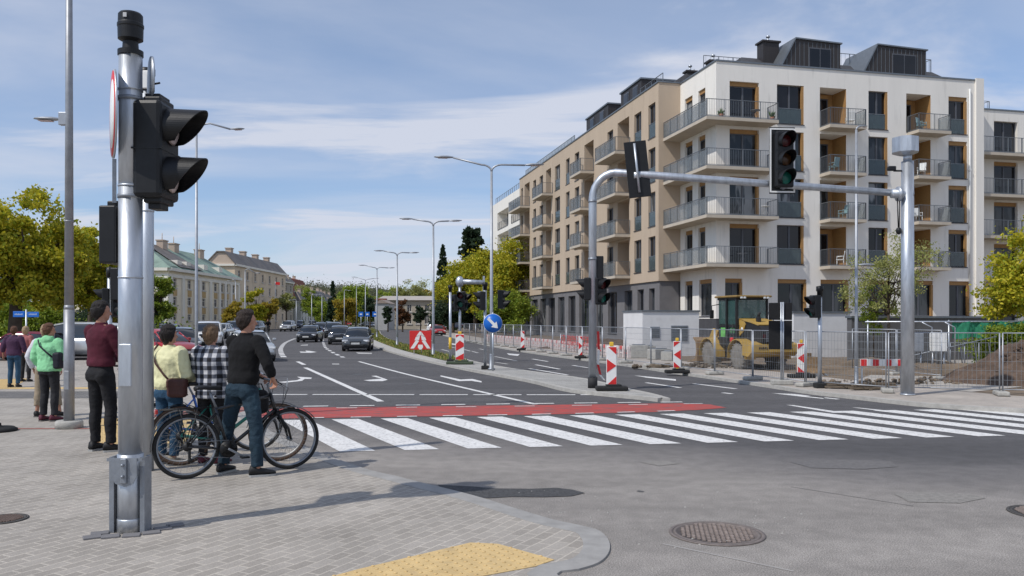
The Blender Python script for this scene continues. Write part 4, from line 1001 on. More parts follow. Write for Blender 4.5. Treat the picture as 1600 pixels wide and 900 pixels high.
mlamp("far double-armed street lamp over the distant green tree", 557, 513, 446, 541, 574, (441, 443))
street_lamp("slim street lamp with one arm, rising behind the woman in the checked shirt", 307, 23.5, 208, [(A(382, 23.5) - A(307, 23.5), .10)], .012, .05, hl=.4)
t = street_lamp("slim street lamp in front of the white block, left of the gantry mast", 1338, 19.7, 208, [(A(1356, 19.7) - A(1338, 19.7), .08)], RZ, .042, hl=.18, drop=.12)
lamp_head(t, (.05, 0, Z(414, 19.7) - RZ), (1, 0, .02), .38)
street_lamp("curved street lamp in front of the tall beige house on the left", 383, 88, 424, [(1.7, -.2)], 0, .08)
for i, (px, tp, lb) in enumerate([(368, 440, "plain lamp mast before the cream building's right end"), (356, 445, "slender mast standing before the cream building's pilasters"), (463, 470, "far lamp with short arm by the reddish roofs"), (487, 462, "far lamp post above the queue of cars, left of the spruce"), (503, 462, "far lamp post just left of the small spruce"), (538, 455, "lamp post standing in front of the bright green tree"), (425, 455, "distant lamp by the parked cars on the left"), (648, 455, "lamp post in front of the low beige building")]):
    street_lamp(lb, px, 120 + 8 * i, tp, [(1.3 if i % 2 else -1.3, .1)], 0, .09, "far street lamps", foot=False)

# --- gantry over the right carriageway
GL = G(926, 606, MZ); GR = G(1418, 617, RZ)
GT = thing("signal_gantry", "galvanised gantry across the right carriageway carrying two black signals", "signal gantry", GL)
zl = Z(270, GL.y) - MZ; dR = GR - GL; zr = Z(303, GR.y) - MZ
pts = [(0, 0, 0), (0, 0, zl - .62)]
for k in range(1, 8): a = PI / 2 * k / 7; pts.append((dR.x / dR.length * .55 * (1 - math.cos(a)), dR.y / dR.length * .55 * (1 - math.cos(a)), zl - .62 + .6 * math.sin(a)))
pts.append((dR.x, dR.y, zr)); m = MB(); rad = [.095] * 2 + [.09] * 7 + [.075]
m.tube(pts, rad, 18); m.build("portal_tube", galv, GT)
m = MB(); m.tube([(0, 0, 0), (0, 0, .25)], .115, 18); m.build("base_sleeve", mat("bitumen_paint", (.03, .03, .032), .7), GT)
m = MB(); m.tube([(dR.x, dR.y, dR.z), (dR.x, dR.y, zr + .7)], [.14, .125], 22); m.tube([(dR.x, dR.y, dR.z), (dR.x, dR.y, dR.z + .03)], .155, 22); m.tube([(dR.x, dR.y, zr + .6), (dR.x, dR.y, zr + .85)], .075, 16)
m.tube([(dR.x - .35, dR.y, zr + .01), (dR.x + .1, dR.y, zr - .01)], .1, 14); m.lathe([(.16, 0), (.16, .06)], (dR.x - .22, dR.y - .0, zr), 'X', 14)
m.build("mast", galv, GT)
m = MB(); zt = Z(243, GR.y) - MZ; m.lathe([(.12, zt), (.28, zt + .06), (.28, zt + .38), (.2, zt + .40), (.001, zt + .40)], (dR.x - .05, dR.y, 0), n=8, smooth=False); m.tube([(dR.x, dR.y, zr + .7), (dR.x, dR.y, zt + .03)], .09, 14, 0); m.build("camera_housing", galv, GT)
m = MB(); m.rbox((dR.x - .34, dR.y, zr + .55), (.16, .1, .1), .02); m.rbox((dR.x - .42, dR.y - .02, zr + .53), (.06, .07, .06), .015); m.tube([(dR.x - .3, dR.y, zr + .5), (dR.x, dR.y, zr + .5)], .02); m.build("camera", black_pl, GT)
m = MB(); m.tube([(dR.x - .22, dR.y, zr - .1), (dR.x - .20, dR.y, zr - .72)], .012); m.tube([(dR.x - .17, dR.y, zr - .1), (dR.x - .18, dR.y, zr - .72)], .012); m.ell((dR.x - .19, dR.y, zr - .80), (.06, .06, .08)); m.build("hanging_sensor", black_pl, GT)
def on_beam(px):
    t_ = (A(px, 1) * GL.y - GL.x) / (dR.x - A(px, 1) * dR.y); t_ = max(0, min(1, t_))
    return Vector((dR.x * t_, dR.y * t_, zl + (zr - zl) * t_))
b1 = on_beam(1223); k_ = (GL.y + b1.y) / F
MR_ = TM(b1 + Vector((0, -.16, (290 - 251) * k_)), R(5))
h3_ = head(GT, 3, MR_, [lens_r, lens_a, lens_g], 1.22, .30, False)
m = MB(); m.rbox(MR_ @ Vector((0, .16, 0)), (.60, .02, 1.50), .009, MR_.to_3x3()); m.build("backboard", black_pl, h3_)
m = MB()   # white border
for s0 in (-1, 1):
    m.box(MR_ @ Vector((s0 * .275, .143, 0)), (.035, .012, 1.44), MR_.to_3x3()); m.box(MR_ @ Vector((0, .143, s0 * .705)), (.52, .012, .035), MR_.to_3x3())
m.build("white_border", white_p, h3_)
m = MB(); m.tube([b1 + Vector((-.22, 0, .1)), b1 + Vector((-.28, -.02, -.18))], .015); m.tube([b1 + Vector((0, -.1, 0)), b1 + Vector((0, .02, 0))], .1); m.build("bracket", galv_d, GT)
b2 = on_beam(996); ML_ = TM(b2 + Vector((0, .17, .14)), R(178), R(6))
h4_ = head(GT, 3, ML_, [lens_r, lens_a, lens_g], 1.1, .3); m = MB(); m.rbox(ML_ @ Vector((0, .24, 0)), (.52, .02, 1.32), .009, ML_.to_3x3()); m.build("backboard", black_pl, h4_)
m = MB(); m.tube([ML_ @ Vector((.02, .3, .6)), ML_ @ Vector((.02, .3, -.55))], .03); m.tube([b2 + Vector((-.1, 0, 0)), b2 + Vector((.1, .02, 0))], .11, 14); m.build("bracket", galv, GT)
m = MB(); m.tube([(0, 0, Z(322, GL.y)), (0, 0, Z(318, GL.y))], .1, 16); m.tube([(0, 0, Z(412, GL.y)), (0, 0, Z(408, GL.y))], .105, 16); m.build("band", galv_d, GT)
zc_ = Z(455, GL.y) - MZ
head(GT, 2, TM((-.20, .02, zc_ + .05), R(-95)), [lens_r, lens_g], .8, .26); head(GT, 2, TM((.22, -.02, zc_), R(35)), [lens_r, lens_g], .95, .26)
m = MB(); m.rbox((.16, .05, Z(418, GL.y) - MZ), (.2, .16, .55), .02); m.build("signal_box", black_pl, GT)
# --- signals on the median behind
def sig_post(label, px, py, top_py, heads_, z=MZ, r=.05, yellow=False, cap=True, foot=True):
    p = G(px, py, z); H = Z(top_py, p.y) - z
    t = thing("signal_post", label, "traffic light", p)
    m = MB(); m.tube([(0, 0, 0), (0, 0, H)], r, 14); m.build("pole", galv, t)
    if foot: MB().rbox((0, 0, .06), (r * 5, r * 5, .12), .02).build("foot", rubber, t)
    if cap: MB().lathe([(r * 1.3, H - .02), (r * 1.3, H + .1), (r * 1.7, H + .11), (r * 1.7, H + .22), (.001, H + .24)], n=14).build("cap", black_pl, t)
    if yellow: MB().tube([(0, 0, yellow[0]), (0, 0, yellow[1])], r * 1.15, 14).build("yellow_band", yellow_p, t)
    for px_, py_, rz_, n_, s2 in heads_: head(t, n_, TM(((px_ - px) * p.y / F, -.02, Z(py_, p.y) - z), R(rz_)), [lens_r, lens_a, lens_g][:n_] if n_ == 3 else [lens_r, lens_g], s2, .26)
    return t, p, H
t, p, H = sig_post("short signal post left of the blue arrow sign pole with black heads on both sides", 758, 577, 452, [(750, 470, -80, 2, .9), (787, 468, 75, 2, .9)])
t, p, H = sig_post("thin signal post with black foot beside the red and white board", 703.5, 566, 455, [], yellow=(.5, .95))
t = thing("signal_post", "signal post with a camera arm and three black heads behind the chevron board", "traffic light", G(718.5, 563, MZ)); pd = t.location.y; kk = pd / F
m = MB(); H = Z(440, pd) - MZ; m.tube([(0, 0, 0), (0, 0, H)], .055, 14); m.build("pole", galv, t)
m = MB(); m.ell((0, 0, H), (.17, .17, .22)); m.tube([(0, 0, H), (38 * kk, -.05, H - .03)], [.11, .08], 14); m.build("camera_arm", galv, t)
m = MB(); m.bx(36 * kk, 39 * kk, -.1, -.05, H - 1.0, H + .22); m.build("mount_rail", galv, t)
m = MB(); m.rbox((32 * kk, -.08, H - .7), (.22, .04, .62), .01); m.build("small_sign", galv_d, t)
for a, b_, c_ in ((-10, -20, -75), (9, -18, 60), (2, -15, -10)): head(t, 2, TM((a * kk, -.05 * (c_ == -10) * 4, H + b_ * kk - .35), R(c_)), [lens_r, lens_g], 1.0, .28)
MB().tube([(0, 0, .55), (0, 0, 1.0)], .064, 14).build("yellow_band", yellow_p, t)
sig_post("crossing signal post in front of the white kiosk, right of the striped board", 1281, 606, 462, [(1269, 479, -75, 2, .8)], RZ, .05)
# --- blue arrow sign
p = Vector((A(770, F * (HC - MZ) / 78.7 - .25), F * (HC - MZ) / 78.7 - .25, MZ))
t = thing("road_sign", "round blue sign with white arrow pointing down right, on the median lamp post", "road sign", p); zc_ = Z(505, p.y) - MZ
disc_sign(t, (0, 0, zc_), .305, 0, 0, [blue_p, white_p], "sign_plate")
def arrow(parent, c, s, ang, m_, y, name="arrow"):
    P = [(-.23, .045), (.05, .045), (.05, .13), (.24, 0), (.05, -.13), (.05, -.045), (-.23, -.045)]
    q = MB(); ca_, sa2 = math.cos(ang), math.sin(ang)
    q.prism([(a * s * ca_ - b * s * sa2, a * s * sa2 + b * s * ca_) for a, b in P], y - .004, y, lambda a, b, h: (c[0] + a, h, c[2] + b)); return q.build(name, m_, parent)
arrow(t, (0, 0, zc_), .95, R(-45), white_p, -.0145)
m = MB(); m.tube([(0, .03, zc_ - .35), (0, .03, zc_ + .35)], .02, 8); m.tube([(0, .03, zc_ + .1), (0, .23, zc_ + .1)], .02, 8); m.tube([(0, .03, zc_ - .15), (0, .23, zc_ - .15)], .02, 8); m.tube([(0, .03, 0), (0, .03, zc_)], .032, 10); m.build("post", galv, t)
# --- red merge board
p = G(657, 553.5, MZ + .01); k_ = p.y / F
t = thing("road_sign", "red board with a white merging lanes arrow standing on the grass of the median", "road sign", p)
w_, h_ = 34 * k_, 29.5 * k_; zc_ = Z(531.5, p.y) - p.z
MB().rbox((0, 0, zc_), (w_, .03, h_), .012).build("board", red_p, t)
def poly_face(parent, P, y, m_, name):
    q = MB(); q.prism(P, y - .006, y, lambda a, b, h: (a, h, b)); return q.build(name, m_, parent)
def U(x, y): return (x * w_ / 100, zc_ + y * h_ / 100)
bw_ = MB()
for P in ([(-46, -44), (-30, -44), (-6, -4), (-20, 2)], [(-27, -1), (-6, 1), (-2, 28), (-20, 20)], [(-22, 16), (-4, 46), (4, 46), (4, 26), (-4, 26)], [(46, -44), (30, -44), (6, -4), (20, 2)], [(27, -1), (6, 1), (2, 28), (20, 20)], [(22, 16), (3, 46), (3, 26)], [(-10, -24), (10, -24), (12, -38), (4, -50), (-4, -50), (-12, -38)]):
    bw_.prism([U(*q) for q in P], -.022, -.016, lambda a, b, h: (a, h, b))
bw_.build("merge_arrow", white_p, t)
for a in (-.3, .05): MB().tube([(a * w_, .03, 0), (a * w_, .03, zc_)], .02, 8).build("leg", galv, t)
# --- striped beacon boards
def beacon(label, px, pbase, ptop, pbot, wpx, kind, z=MZ, rz=0, green=False, lamp=True):
    p = G(px, pbase, z); k = p.y / F; H = (pbot - ptop) * k; w2 = wpx * k; z0 = Z(pbot, p.y) - z
    t = thing("beacon_board", label, "beacon board", p, rz, "striped beacon boards of the roadworks")
    m = MB(); m.rbox((0, 0, .05), (w2 * 3.1, w2 * 1.5, .1), .03); m.rbox((w2 * .2, 0, .12), (w2 * 1.5, w2 * 1.0, .05), .02); m.build("base", mat("green_rubber", (.06, .08, .05), .9) if green else rubber, t)
    MB().rbox((0, 0, z0 + H / 2), (w2, .035, H), .015).build("board", white_p, t)
    s2 = MB(); n_ = 3; y0 = -.0235
    def clip(P):
        out = []
        for a, b in P: out.append((a * w2 * .46, z0 + H * (.02 + .96 * b)))
        return out
    if kind == 'arrow':   # red triangles pointing right
        for P in ([(-.7, 1), (1, 1), (1, .80)], [(-1, .68), (1, .50), (-1, .32)], [(1, .22), (1, 0), (-.9, 0)]): s2.prism(clip(P), y0, y0 + .006, lambda a, b, h: (a, h, b))
    elif kind == 'arrowl':
        for P in ([(.9, 1), (-1, 1), (-1, .80)], [(1, .68), (-1, .50), (1, .30)], [(-1, .22), (-1, 0), (.9, 0)]): s2.prism(clip(P), y0, y0 + .006, lambda a, b, h: (a, h, b))
    else:
        for P in ([(-1, 1), (1, 1), (1, .86), (0, .98), (-1, .88)], [(-1, .62), (0, .77), (1, .65), (1, .52), (-1, .34)], [(-1, 0), (1, 0), (1, .25), (-1, .08)]): s2.prism(clip(P), y0, y0 + .006, lambda a, b, h: (a, h, b))
    s2.build("red_stripes", red_p, t)
    MB().box((0, 0, z0 / 2 + .05), (w2 * .35, .04, z0), mi=0).build("stem", yellow_p, t)
    if lamp: MB().rbox((0, 0, z0 + H + .05), (w2 * .4, .05, .1), .015).build("lamp_mount", yellow_p, t)
    return t
beacon("striped board with red triangles pointing right, at the foot of the gantry, nearest of all", 955.5, 610, 541, 602, 16, 'arrow')
beacon("chevron board on a green base, on the median left of the blue sign", 718.5, 569, 522, 562.5, 13.5, 'chev', green=True)
beacon("striped board with left-pointing triangle before the white kiosk with louvres", 1058, 583, 533, 575, 12, 'arrowl', RZ)
beacon("striped board with left-pointing triangle right of the loader and its black board", 1252, 590, 536, 583, 13, 'arrowl', RZ)
beacon("narrow striped board seen edge-on by the fence, right of the blue sign", 816.5, 547.5, 517, 544, 6, 'arrow', RZ, lamp=False)
beacon("distant striped board behind the gantry foot at the mesh fence", 907, 560, 525, 556, 6, 'arrow', RZ, lamp=False)
# plank barrier
p = G(1378, 600, RZ); k_ = p.y / F
t = thing("barrier_board", "low red and white striped barrier board left of the gantry mast", "barrier", p)
w_ = 68 * k_; zc_ = Z(566.5, p.y) - RZ; MB().rbox((0, 0, zc_), (w_, .03, 11 * k_), .01).build("board", white_p, t)
m = MB()
for i in range(4): m.bx(-w_ / 2 + w_ * (2 * i) / 7 + .002, -w_ / 2 + w_ * (2 * i + 1) / 7, -.02, -.016, zc_ - 5.2 * k_, zc_ + 5.2 * k_)
m.build("red_stripes", red_p, t)
for a in (-.45, .45): MB().box((a * w_, .03, zc_ / 2), (.04, .03, zc_)).build("leg", galv, t)
# black backs of a large sign beside the loader
p = G(1221.5, 601, RZ); k_ = p.y / F
t = thing("road_sign", "black back of a tall two-panel sign on two thin posts in front of the loader", "road sign", p, R(-3))
for i, (a, b_) in enumerate(((473, 500), (501, 546))): MB().rbox((-1.5 * k_, .04, (Z(a, p.y) + Z(b_, p.y)) / 2 - RZ), (36 * k_, .03, (b_ - a) * k_), .01).build("panel", black_m, t)
for a in (-1.0, 2.2): MB().tube([(a * k_, 0, 0), (a * k_, 0, Z(472, p.y) - RZ)], .022, 8).build("post", galv, t)
MB().rbox((0, 0, .06), (.5, .3, .12), .02).build("foot", concrete, t)
# blue street-name sign
p = Vector((A(41, 27), 27, .012)); t = thing("street_sign", "blue street name sign on a thin post under the trees at left", "road sign", p)
H = Z(484, 27); MB().tube([(0, 0, 0), (0, 0, H)], .025, 10).build("post", galv, t)
m = MB(); m.rbox((-.22, -.03, Z(491.5, 27)), (.38, .02, .19), .01); m.rbox((.24, -.03, Z(492, 27)), (.38, .02, .17), .01); b_ = m.build("name_plate", blue_p, t)
m = MB(); rnd = random.Random(8)
for c in (-.22, .24):
    for i in range(7): m.bx(c - .13 + i * .038, c - .13 + i * .038 + .022, -.045, -.0415, Z(492.8, 27), Z(491, 27) + .02 * rnd.random())
m.build("lettering", mat("sign_pale", (.45, .55, .7), .5), b_)
p = Vector((A(560, 100), 0, 0))
for i, (px, d_) in enumerate([(564, 105), (574, 110), (586, 98)]):
    t = thing("information_sign", f"{['left', 'middle', 'right'][i]} of three small blue signs far down the road before the low building", "road sign", (A(px, d_), d_, 0), 0, "far blue signs")
    MB().rbox((0, 0, Z(491, d_)), (.62, .04, .6), .03).build("board", blue_p, t); MB().tube([(0, .04, 0), (0, .04, Z(488, d_))], .04).build("post", galv, t)
    q = MB(); q.bx(-.14, .14, -.03, -.024, Z(492, d_), Z(490, d_)); q.build("symbol", white_p, t)

# --- temporary mesh fence along the site
FP = [G(*a, RZ) for a in [(725, 533), (750, 536.3), (777, 540), (800, 543), (825, 547), (851, 551), (878, 555), (905, 558.8), (935, 562.5), (969, 566.5), (1004, 571), (1036, 575), (1076, 580), (1114, 585), (1155, 591), (1221, 599.5), (1281, 606), (1344, 612), (1528, 617), (1760, 623)]]
L = [0]
for i in range(1, len(FP)): L.append(L[-1] + (FP[i] - FP[i - 1]).length)
n_p = 23
def fat(t_):
    for i in range(len(FP) - 1):
        if L[i + 1] >= t_: return FP[i].lerp(FP[i + 1], (t_ - L[i]) / (L[i + 1] - L[i]))
    return FP[-1]
mesh_m = mat("fence_wire", (.33, .35, .37), .5, .6, .1, 5)
plen = L[-1] / n_p; fh = 1.34
def fence_panel(label, p, q, master=None, foot=True, group="mesh fence panels along the building site"):
    d = q - p; a = math.atan2(d.y, d.x); ln = d.length - .06
    t = thing("fence_panel", label, "mesh fence", p, a, group)
    m = MB()
    m.tube([(.0, 0, .1), (0, 0, fh)], .0155, 8); m.tube([(ln, 0, .1), (ln, 0, fh)], .0155, 8); m.tube([(0, 0, fh), (ln, 0, fh)], .012, 8); m.tube([(0, 0, .13), (ln, 0, .13)], .011, 8); m.build("frame", lamp_grey, t)
    m = MB(); n_ = int(ln / .085)
    for i in range(1, n_): m.tube([(ln * i / n_, 0, .13), (ln * i / n_, 0, fh)], .0036, 3, cap=False)
    for z in (.33, .53, .73, .93, 1.13): m.tube([(0, 0, z), (ln, 0, z)], .0036, 3, cap=False)
    m.build("wire_mesh", mesh_m, t)
    if foot:
        f = MB(); f.rbox((-.03, 0, .05), (.24, .52, .1), .03); f.build("foot_block", concrete, t)
    return t
lm = {0: "far end, before the parked white van", 1: "far end, second from the van", 4: "behind the blue arrow sign", 5: "just right of the blue arrow sign", 8: "behind the narrow edge-on striped board", 11: "just left of the gantry post", 12: "behind the gantry foot", 14: "in front of the louvred white kiosk", 15: "left of the loader's front wheel", 16: "in front of the loader's wheels", 17: "at the black sign backs", 18: "behind the crossing signal post", 19: "left of the gantry mast", 20: "behind the gantry mast", 21: "in front of the rubble", 22: "in front of the dirt pile at the right edge"}
for i in range(n_p):
    p, q = fat(plen * i), fat(plen * (i + 1))
    k = ORD[n_p - 1 - i] if n_p - 1 - i < len(ORD) else "far"
    fence_panel(f"wire mesh fence panel, {lm[i]}" if i in lm else f"wire mesh fence panel, {k} back from the dirt pile along the kerb", p, q)
# second row set back, by the rubble
q0 = [G(1471, 594, RZ), G(1400, 586, RZ), G(1330, 580, RZ)]
for i in range(2): fence_panel(["wire mesh panel of the inner fence, right one behind the gantry mast", "wire mesh panel of the inner fence, left one behind the barrier board"][i], q0[i], q0[i + 1], group="inner mesh fence panels")
# row of small red and white plastic barriers beyond the fence
bar_m = [mat("barrier_red", (.60, .07, .06), .5, 0, .1, 6), mat("barrier_pale", (.70, .62, .60), .5, 0, .1, 6)]
prev = None
for i in range(60):
    t_ = plen * (.4 + i * .222); p = fat(t_); q = fat(t_ + .5); d = (q - p).normalized(); nrm = Vector((-d.y, d.x, 0)) * -1 * (1 if True else 1)
    o_ = p + Vector((1.6, 1.2, 0)); a = math.atan2(d.y, d.x)
    t = thing("plastic_barrier", ("small red plastic barrier with pale lower rail" if i % 2 == 0 else "small pale plastic barrier with red lower rail") + " in the row behind the mesh fence", "barrier", o_, a, "row of small plastic barriers behind the fence")
    MB().rbox((0, 0, .42), (.62, .05, .16), .02).build("top_board", bar_m[i % 2], t)
    MB().rbox((0, 0, .2), (.5, .03, .05), .01).build("lower_rail", bar_m[(i + 1) % 2], t)
    for s0 in (-.26, .26): MB().rbox((s0, 0, .25), (.06, .2, .5), .02).build("leg", bar_m[1], t)
def gmesh_barrier(p, q, label, m_):
    d = q - p; t = thing("safety_barrier", label, "barrier", p, math.atan2(d.y, d.x)); ln = d.length
    m = MB(); rnd = random.Random(4)
    for i in range(int(ln / .16)):
        x = i * .16; m.tube([(x, 0, .38), (x + .25 * rnd.random(), .02, .6), (x - .05 + .2 * rnd.random(), 0, .8 + .08 * rnd.random())], .010, 5, cap=False)
    for z in (.40, .52, .66, .80): m.tube([(ln * k / 12, 0, z + .09 * (rnd.random() - .5)) for k in range(13)], .012, 5)
    m.build("net", m_, t)
    for x in (0, ln / 2, ln): MB().tube([(x, 0, 0), (x, 0, .9)], .025, 8).build("post", galv, t)
gmesh_barrier(G(853, 549, RZ) + Vector((.8, .6, 0)), G(905, 556, RZ) + Vector((.8, .6, 0)), "crumpled red plastic safety net behind the mesh fence left of the gantry", red_p)
# hazard tape hanging at the gantry foot
t = thing("hazard_tape", "torn red and white tape hanging from the gantry post to its foot", "tape", GL + Vector((.13, 0, 0)))
m = MB(); pts = [(0, 0, 1.35), (.02, .02, .9), (.0, .03, .55), (.06, .05, .3), (.16, .08, .16), (.3, .1, .14), (.36, .1, .1)]
for i in range(len(pts) - 1): 
    a, b_ = Vector(pts[i]), Vector(pts[i + 1]); m.add([a + Vector((-.03, -.01, 0)), a + Vector((.03, .01, 0)), b_ + Vector((.03, .01, .0)), b_ + Vector((-.03, -.01, .03))], [(0, 1, 2, 3)], i % 2); m.add([a + Vector((-.03, -.004, 0)), a + Vector((.03, .016, 0)), b_ + Vector((.03, .016, .0)), b_ + Vector((-.03, -.004, .03))], [(3, 2, 1, 0)], i % 2)
m.build("strip", [red_p, white_p], t)
# concrete blocks, pots, planks, rubble
for i, (px, py, w_, h_) in enumerate([(985, 563, .75, .55), (1000, 562, .5, .5), (1017, 565, .9, .42), (1034, 567, .6, .36)]):
    p = G(px, py - 2, RZ) + Vector((.5, 1.0, 0)); t = thing("concrete_block", ["upright grey concrete block", "square grey concrete block", "long grey concrete block", "small grey concrete block"][i] + " stored behind the mesh fence before the white kiosk", "concrete block", p, .3 * i, "stored concrete blocks")
    MB().rbox((0, 0, h_ / 2), (w_, .5, h_), .03).build("block", concrete, t); MB().rbox((0, 0, h_ + .02), (w_ * .7, .3, .04), .01).build("lifting_bar", galv_d, t)
def rubble(label, c, sp, n_, m_, smin=.05, smax=.2, hgt=.15, name="rubble_heap", cat="rubble", surf=False):
    rnd = random.Random(int(c[0] * 100)); m = MB()
    for i in range(n_):
        a = rnd.random() * 2 * PI; r_ = math.sqrt(rnd.random()); s2 = smin + (smax - smin) * rnd.random() ** 2
        bm = bmesh.new(); bmesh.ops.create_icosphere(bm, subdivisions=1, radius=1)
        M = Matrix.Rotation(rnd.random() * 6, 3, 'Z') @ Matrix.Rotation(rnd.random() * 6, 3, 'X')
        o = Vector((sp[0] * r_ * math.cos(a), sp[1] * r_ * math.sin(a), (hgt * (1 - r_ ** 1.15) * 1.02 if surf else hgt * (1 - r_) * rnd.random()) + s2 * .2))
        bm.verts.index_update(); vs = [M @ Vector((v.co.x * s2 * (1 + .5 * rnd.random()), v.co.y * s2 * (.6 + .4 * rnd.random()), v.co.z * s2 * (.4 + .3 * rnd.random()))) + o for v in bm.verts]
        m.add(vs, [[v.index for v in f.verts] for f in bm.faces]); bm.free()
    o = m.build(name, m_); o.location = c; return tag(o, label, cat, kind='stuff')
def earth_heap(name, label, c, rx_, ry_, h, m_, seed=1, n_=70):
    m = MB(); vs = []
    for i in range(n_):
        for j in range(n_):
            x, y = -1 + 2 * i / (n_ - 1), -1 + 2 * j / (n_ - 1); r_ = math.hypot(x, y)
            z = max(0, 1 - r_ ** 1.15) * h
            nn = noise.fractal(Vector((x * 3 + seed, y * 3, seed)), .8, 2.1, 7)
            nf = noise.noise(Vector((x * 22, y * 22, seed)))
            z = z * (1 + .30 * nn) + (.03 * h * nf if z > 0 else 0) + .02 - (.06 if r_ > 1 else 0)
            vs.append((x * rx_, y * ry_, z))
    m.add(vs, [(i * n_ + j, (i + 1) * n_ + j, (i + 1) * n_ + j + 1, i * n_ + j + 1) for i in range(n_ - 1) for j in range(n_ - 1)], 0, False)
    o = m.build(name, m_); o.location = c; return tag(o, label, "dirt pile")
pile_m = mat("pile_earth", (.105, .072, .052), .95, 0, .35, 3, bump=.9, bscale=22)
pp = G(1612, 604, RZ) + Vector((.9, 1.6, -.02)); earth_heap("dirt_pile", "large brown earth pile on the pavement at the right edge, behind the fence", pp, 2.2, 1.9, 1.0, pile_m, 2)
rubble("clods of earth lying on the brown pile at the right edge", pp, (2.0, 1.75), 420, pile_m, .02, .075, 1.0, surf=True)
rubble("fine grit and small stones gathered along the pale corner kerb", G(900, 815) + Vector((.5, .3, 0)), (1.6, 1.2), 130, concrete, .004, .012, .0, name="grit", cat="grit")
pp = G(1485, 586, RZ) + Vector((0, 1, -.03)); earth_heap("dirt_pile", "low ridge of tan earth and dry grass right of the gantry mast", pp, 3.0, 1.6, .42, dirt_m, 5)
pp = G(1400, 578, RZ) + Vector((0, 1.5, -.03)); earth_heap("dirt_pile", "low mound of rough soil behind the gantry mast", pp, 2.4, 1.4, .32, dirt_m, 8)
pp = G(870, 545, RZ) + Vector((3, 1, -.03)); earth_heap("dirt_pile", "dark excavated earth behind the red net left of the gantry", pp, 4.2, 1.5, .55, pile_m, 11)
rubble("loose clods and stones scattered between the gantry mast and the dirt pile", G(1480, 600, RZ) + Vector((0, .5, 0)), (3.2, .7), 160, dirt_m, .03, .10)
rubble("broken kerb stones and soil along the fence feet before the kiosk", G(1085, 577, RZ) + Vector((.6, 1.1, 0)), (2.6, .5), 120, wood_old, .04, .14)
for i, (px, py, ln, a) in enumerate([(1325, 607, 1.1, -.1), (1355, 609, .9, .12), (1372, 605, .8, -.3), (1300, 603, .5, .5)]):
    p = G(px, py, RZ) + Vector((0, 0, .0)); t = thing("timber_pallet", ["long weathered timber plank pile", "dark broken timber piece", "short stacked timber offcut", "small curled timber scrap"][i] + " lying on the pavement left of the gantry mast", "timber", p, a, "timber scraps on the pavement")
    for k in range(3): MB().rbox((.03 * k, .1 * k - .1, .04 + .05 * (k % 2)), (ln * (1 - .1 * k), .09, .045), .01, .06 * (k - 1)).build("plank", wood_old, t)
    MB().rbox((0, 0, .02), (.08, .34, .04), .01).build("bearer", wood_old, t)
for i, (px, py, w_, h_) in enumerate([(1052, 581, .5, .16), (1247, 589, .9, .10), (1180, 590, .4, .2)]): pass
# plants growing through the kerb by the loader
# bucket and grey machine parts by kiosk 2
p = G(1288, 590, RZ) + Vector((0, 1.0, 0)); t = thing("excavator_bucket", "rusty tan digger bucket lying before the white kiosk, behind the crossing signal", "bucket", p, .5, s=.72)
bk = mat("rusty_tan_steel", (.27, .18, .10), .75, .2, .3, 6, bump=.3)
MB().prism([(-.35, 0), (.3, 0), (.42, .35), (.2, .75), (.05, .72), (-.1, .3), (-.35, .1)], -.45, .45, lambda a, b, h: (h, a, b)).build("shell", bk, t)
for i in range(4): MB().prism([(-.5, .0), (-.33, 0), (-.33, .09)], -.4 + .25 * i, -.33 + .25 * i, lambda a, b, h: (h, a, b)).build("tooth", galv_d, t)
MB().bx(-.12, .12, .1, .35, .74, .9).build("hitch", bk, t)
# site clutter between the mast and the green net
gm = mat("green_net", (.03, .22, .12), .8, 0, .25, 5, bump=.5)
p0 = Vector((A(1488, 27), 27, 0)); t = thing("screen_net", "green shade net hung along a rail at the right, above the earth pile", "net", p0, .05)
m = MB(); vs = []; nx, nz_ = 50, 8
for i in range(nx):
    for j in range(nz_): vs.append((i * .07, .05 * math.sin(i * .7) + .03 * math.sin(i * 2.1 + j), Z(503, 27) - j * .075 - .03 * math.sin(i * .5)))
m.add(vs, [(i * nz_ + j, (i + 1) * nz_ + j, (i + 1) * nz_ + j + 1, i * nz_ + j + 1) for i in range(nx - 1) for j in range(nz_ - 1)], 0, True); m.build("net", gm, t)
m = MB(); m.tube([(-2.9, 0, Z(503, 27)), (3.6, 0, Z(502, 27))], .025, 8); m.build("rail", galv, t)
for x in (-2.8, -.1, 3.5): MB().tube([(x, 0.03, 0), (x, .03, Z(500, 27))], .025, 8).build("post", galv, t)
wall_p = G(1375, 560); t = thing("garden_wall", "dark grey retaining wall behind the inner fence under the white block", "wall", (A(1400, 33), 33, 0), BA)
MB().bx(-2, 5, 0, .3, 0, Z(497, 33)).build("wall_panel", mat("dark_wall", (.11, .11, .115), .85, 0, .15, 2), t); MB().bx(-2.05, 5.05, -.05, .35, Z(497, 33), Z(497, 33) + .08).build("coping", edge_m, t)
for i, (px, c) in enumerate([(1430, galv_d), (1466, lamp_grey)]):
    t = thing("equipment_cabinet", ["pale grey electrical cabinet on legs behind the fence, right of the gantry mast", "lighter equipment cabinet on a tube stand, left of the green net"][i], "cabinet", (A(px, 25), 25, RZ), 0)
    MB().rbox((0, 0, .95), (.42, .25, .55), .02).build("cabinet", white_p if i else lamp_grey, t)
    for s0 in (-.17, .17): MB().tube([(s0, 0, 0), (s0, 0, .7)], .02, 8).build("leg", galv, t)
    MB().tube([(.5, 0, 0), (.5, 0, 1.4), (.2, .0, 1.55)], .02, 8).build("conduit", galv, t)
t = thing("scaffold_frame", "tangle of galvanised scaffold frames standing in the rubble left of the green net", "scaffold", (A(1500, 26), 26, RZ), 0)
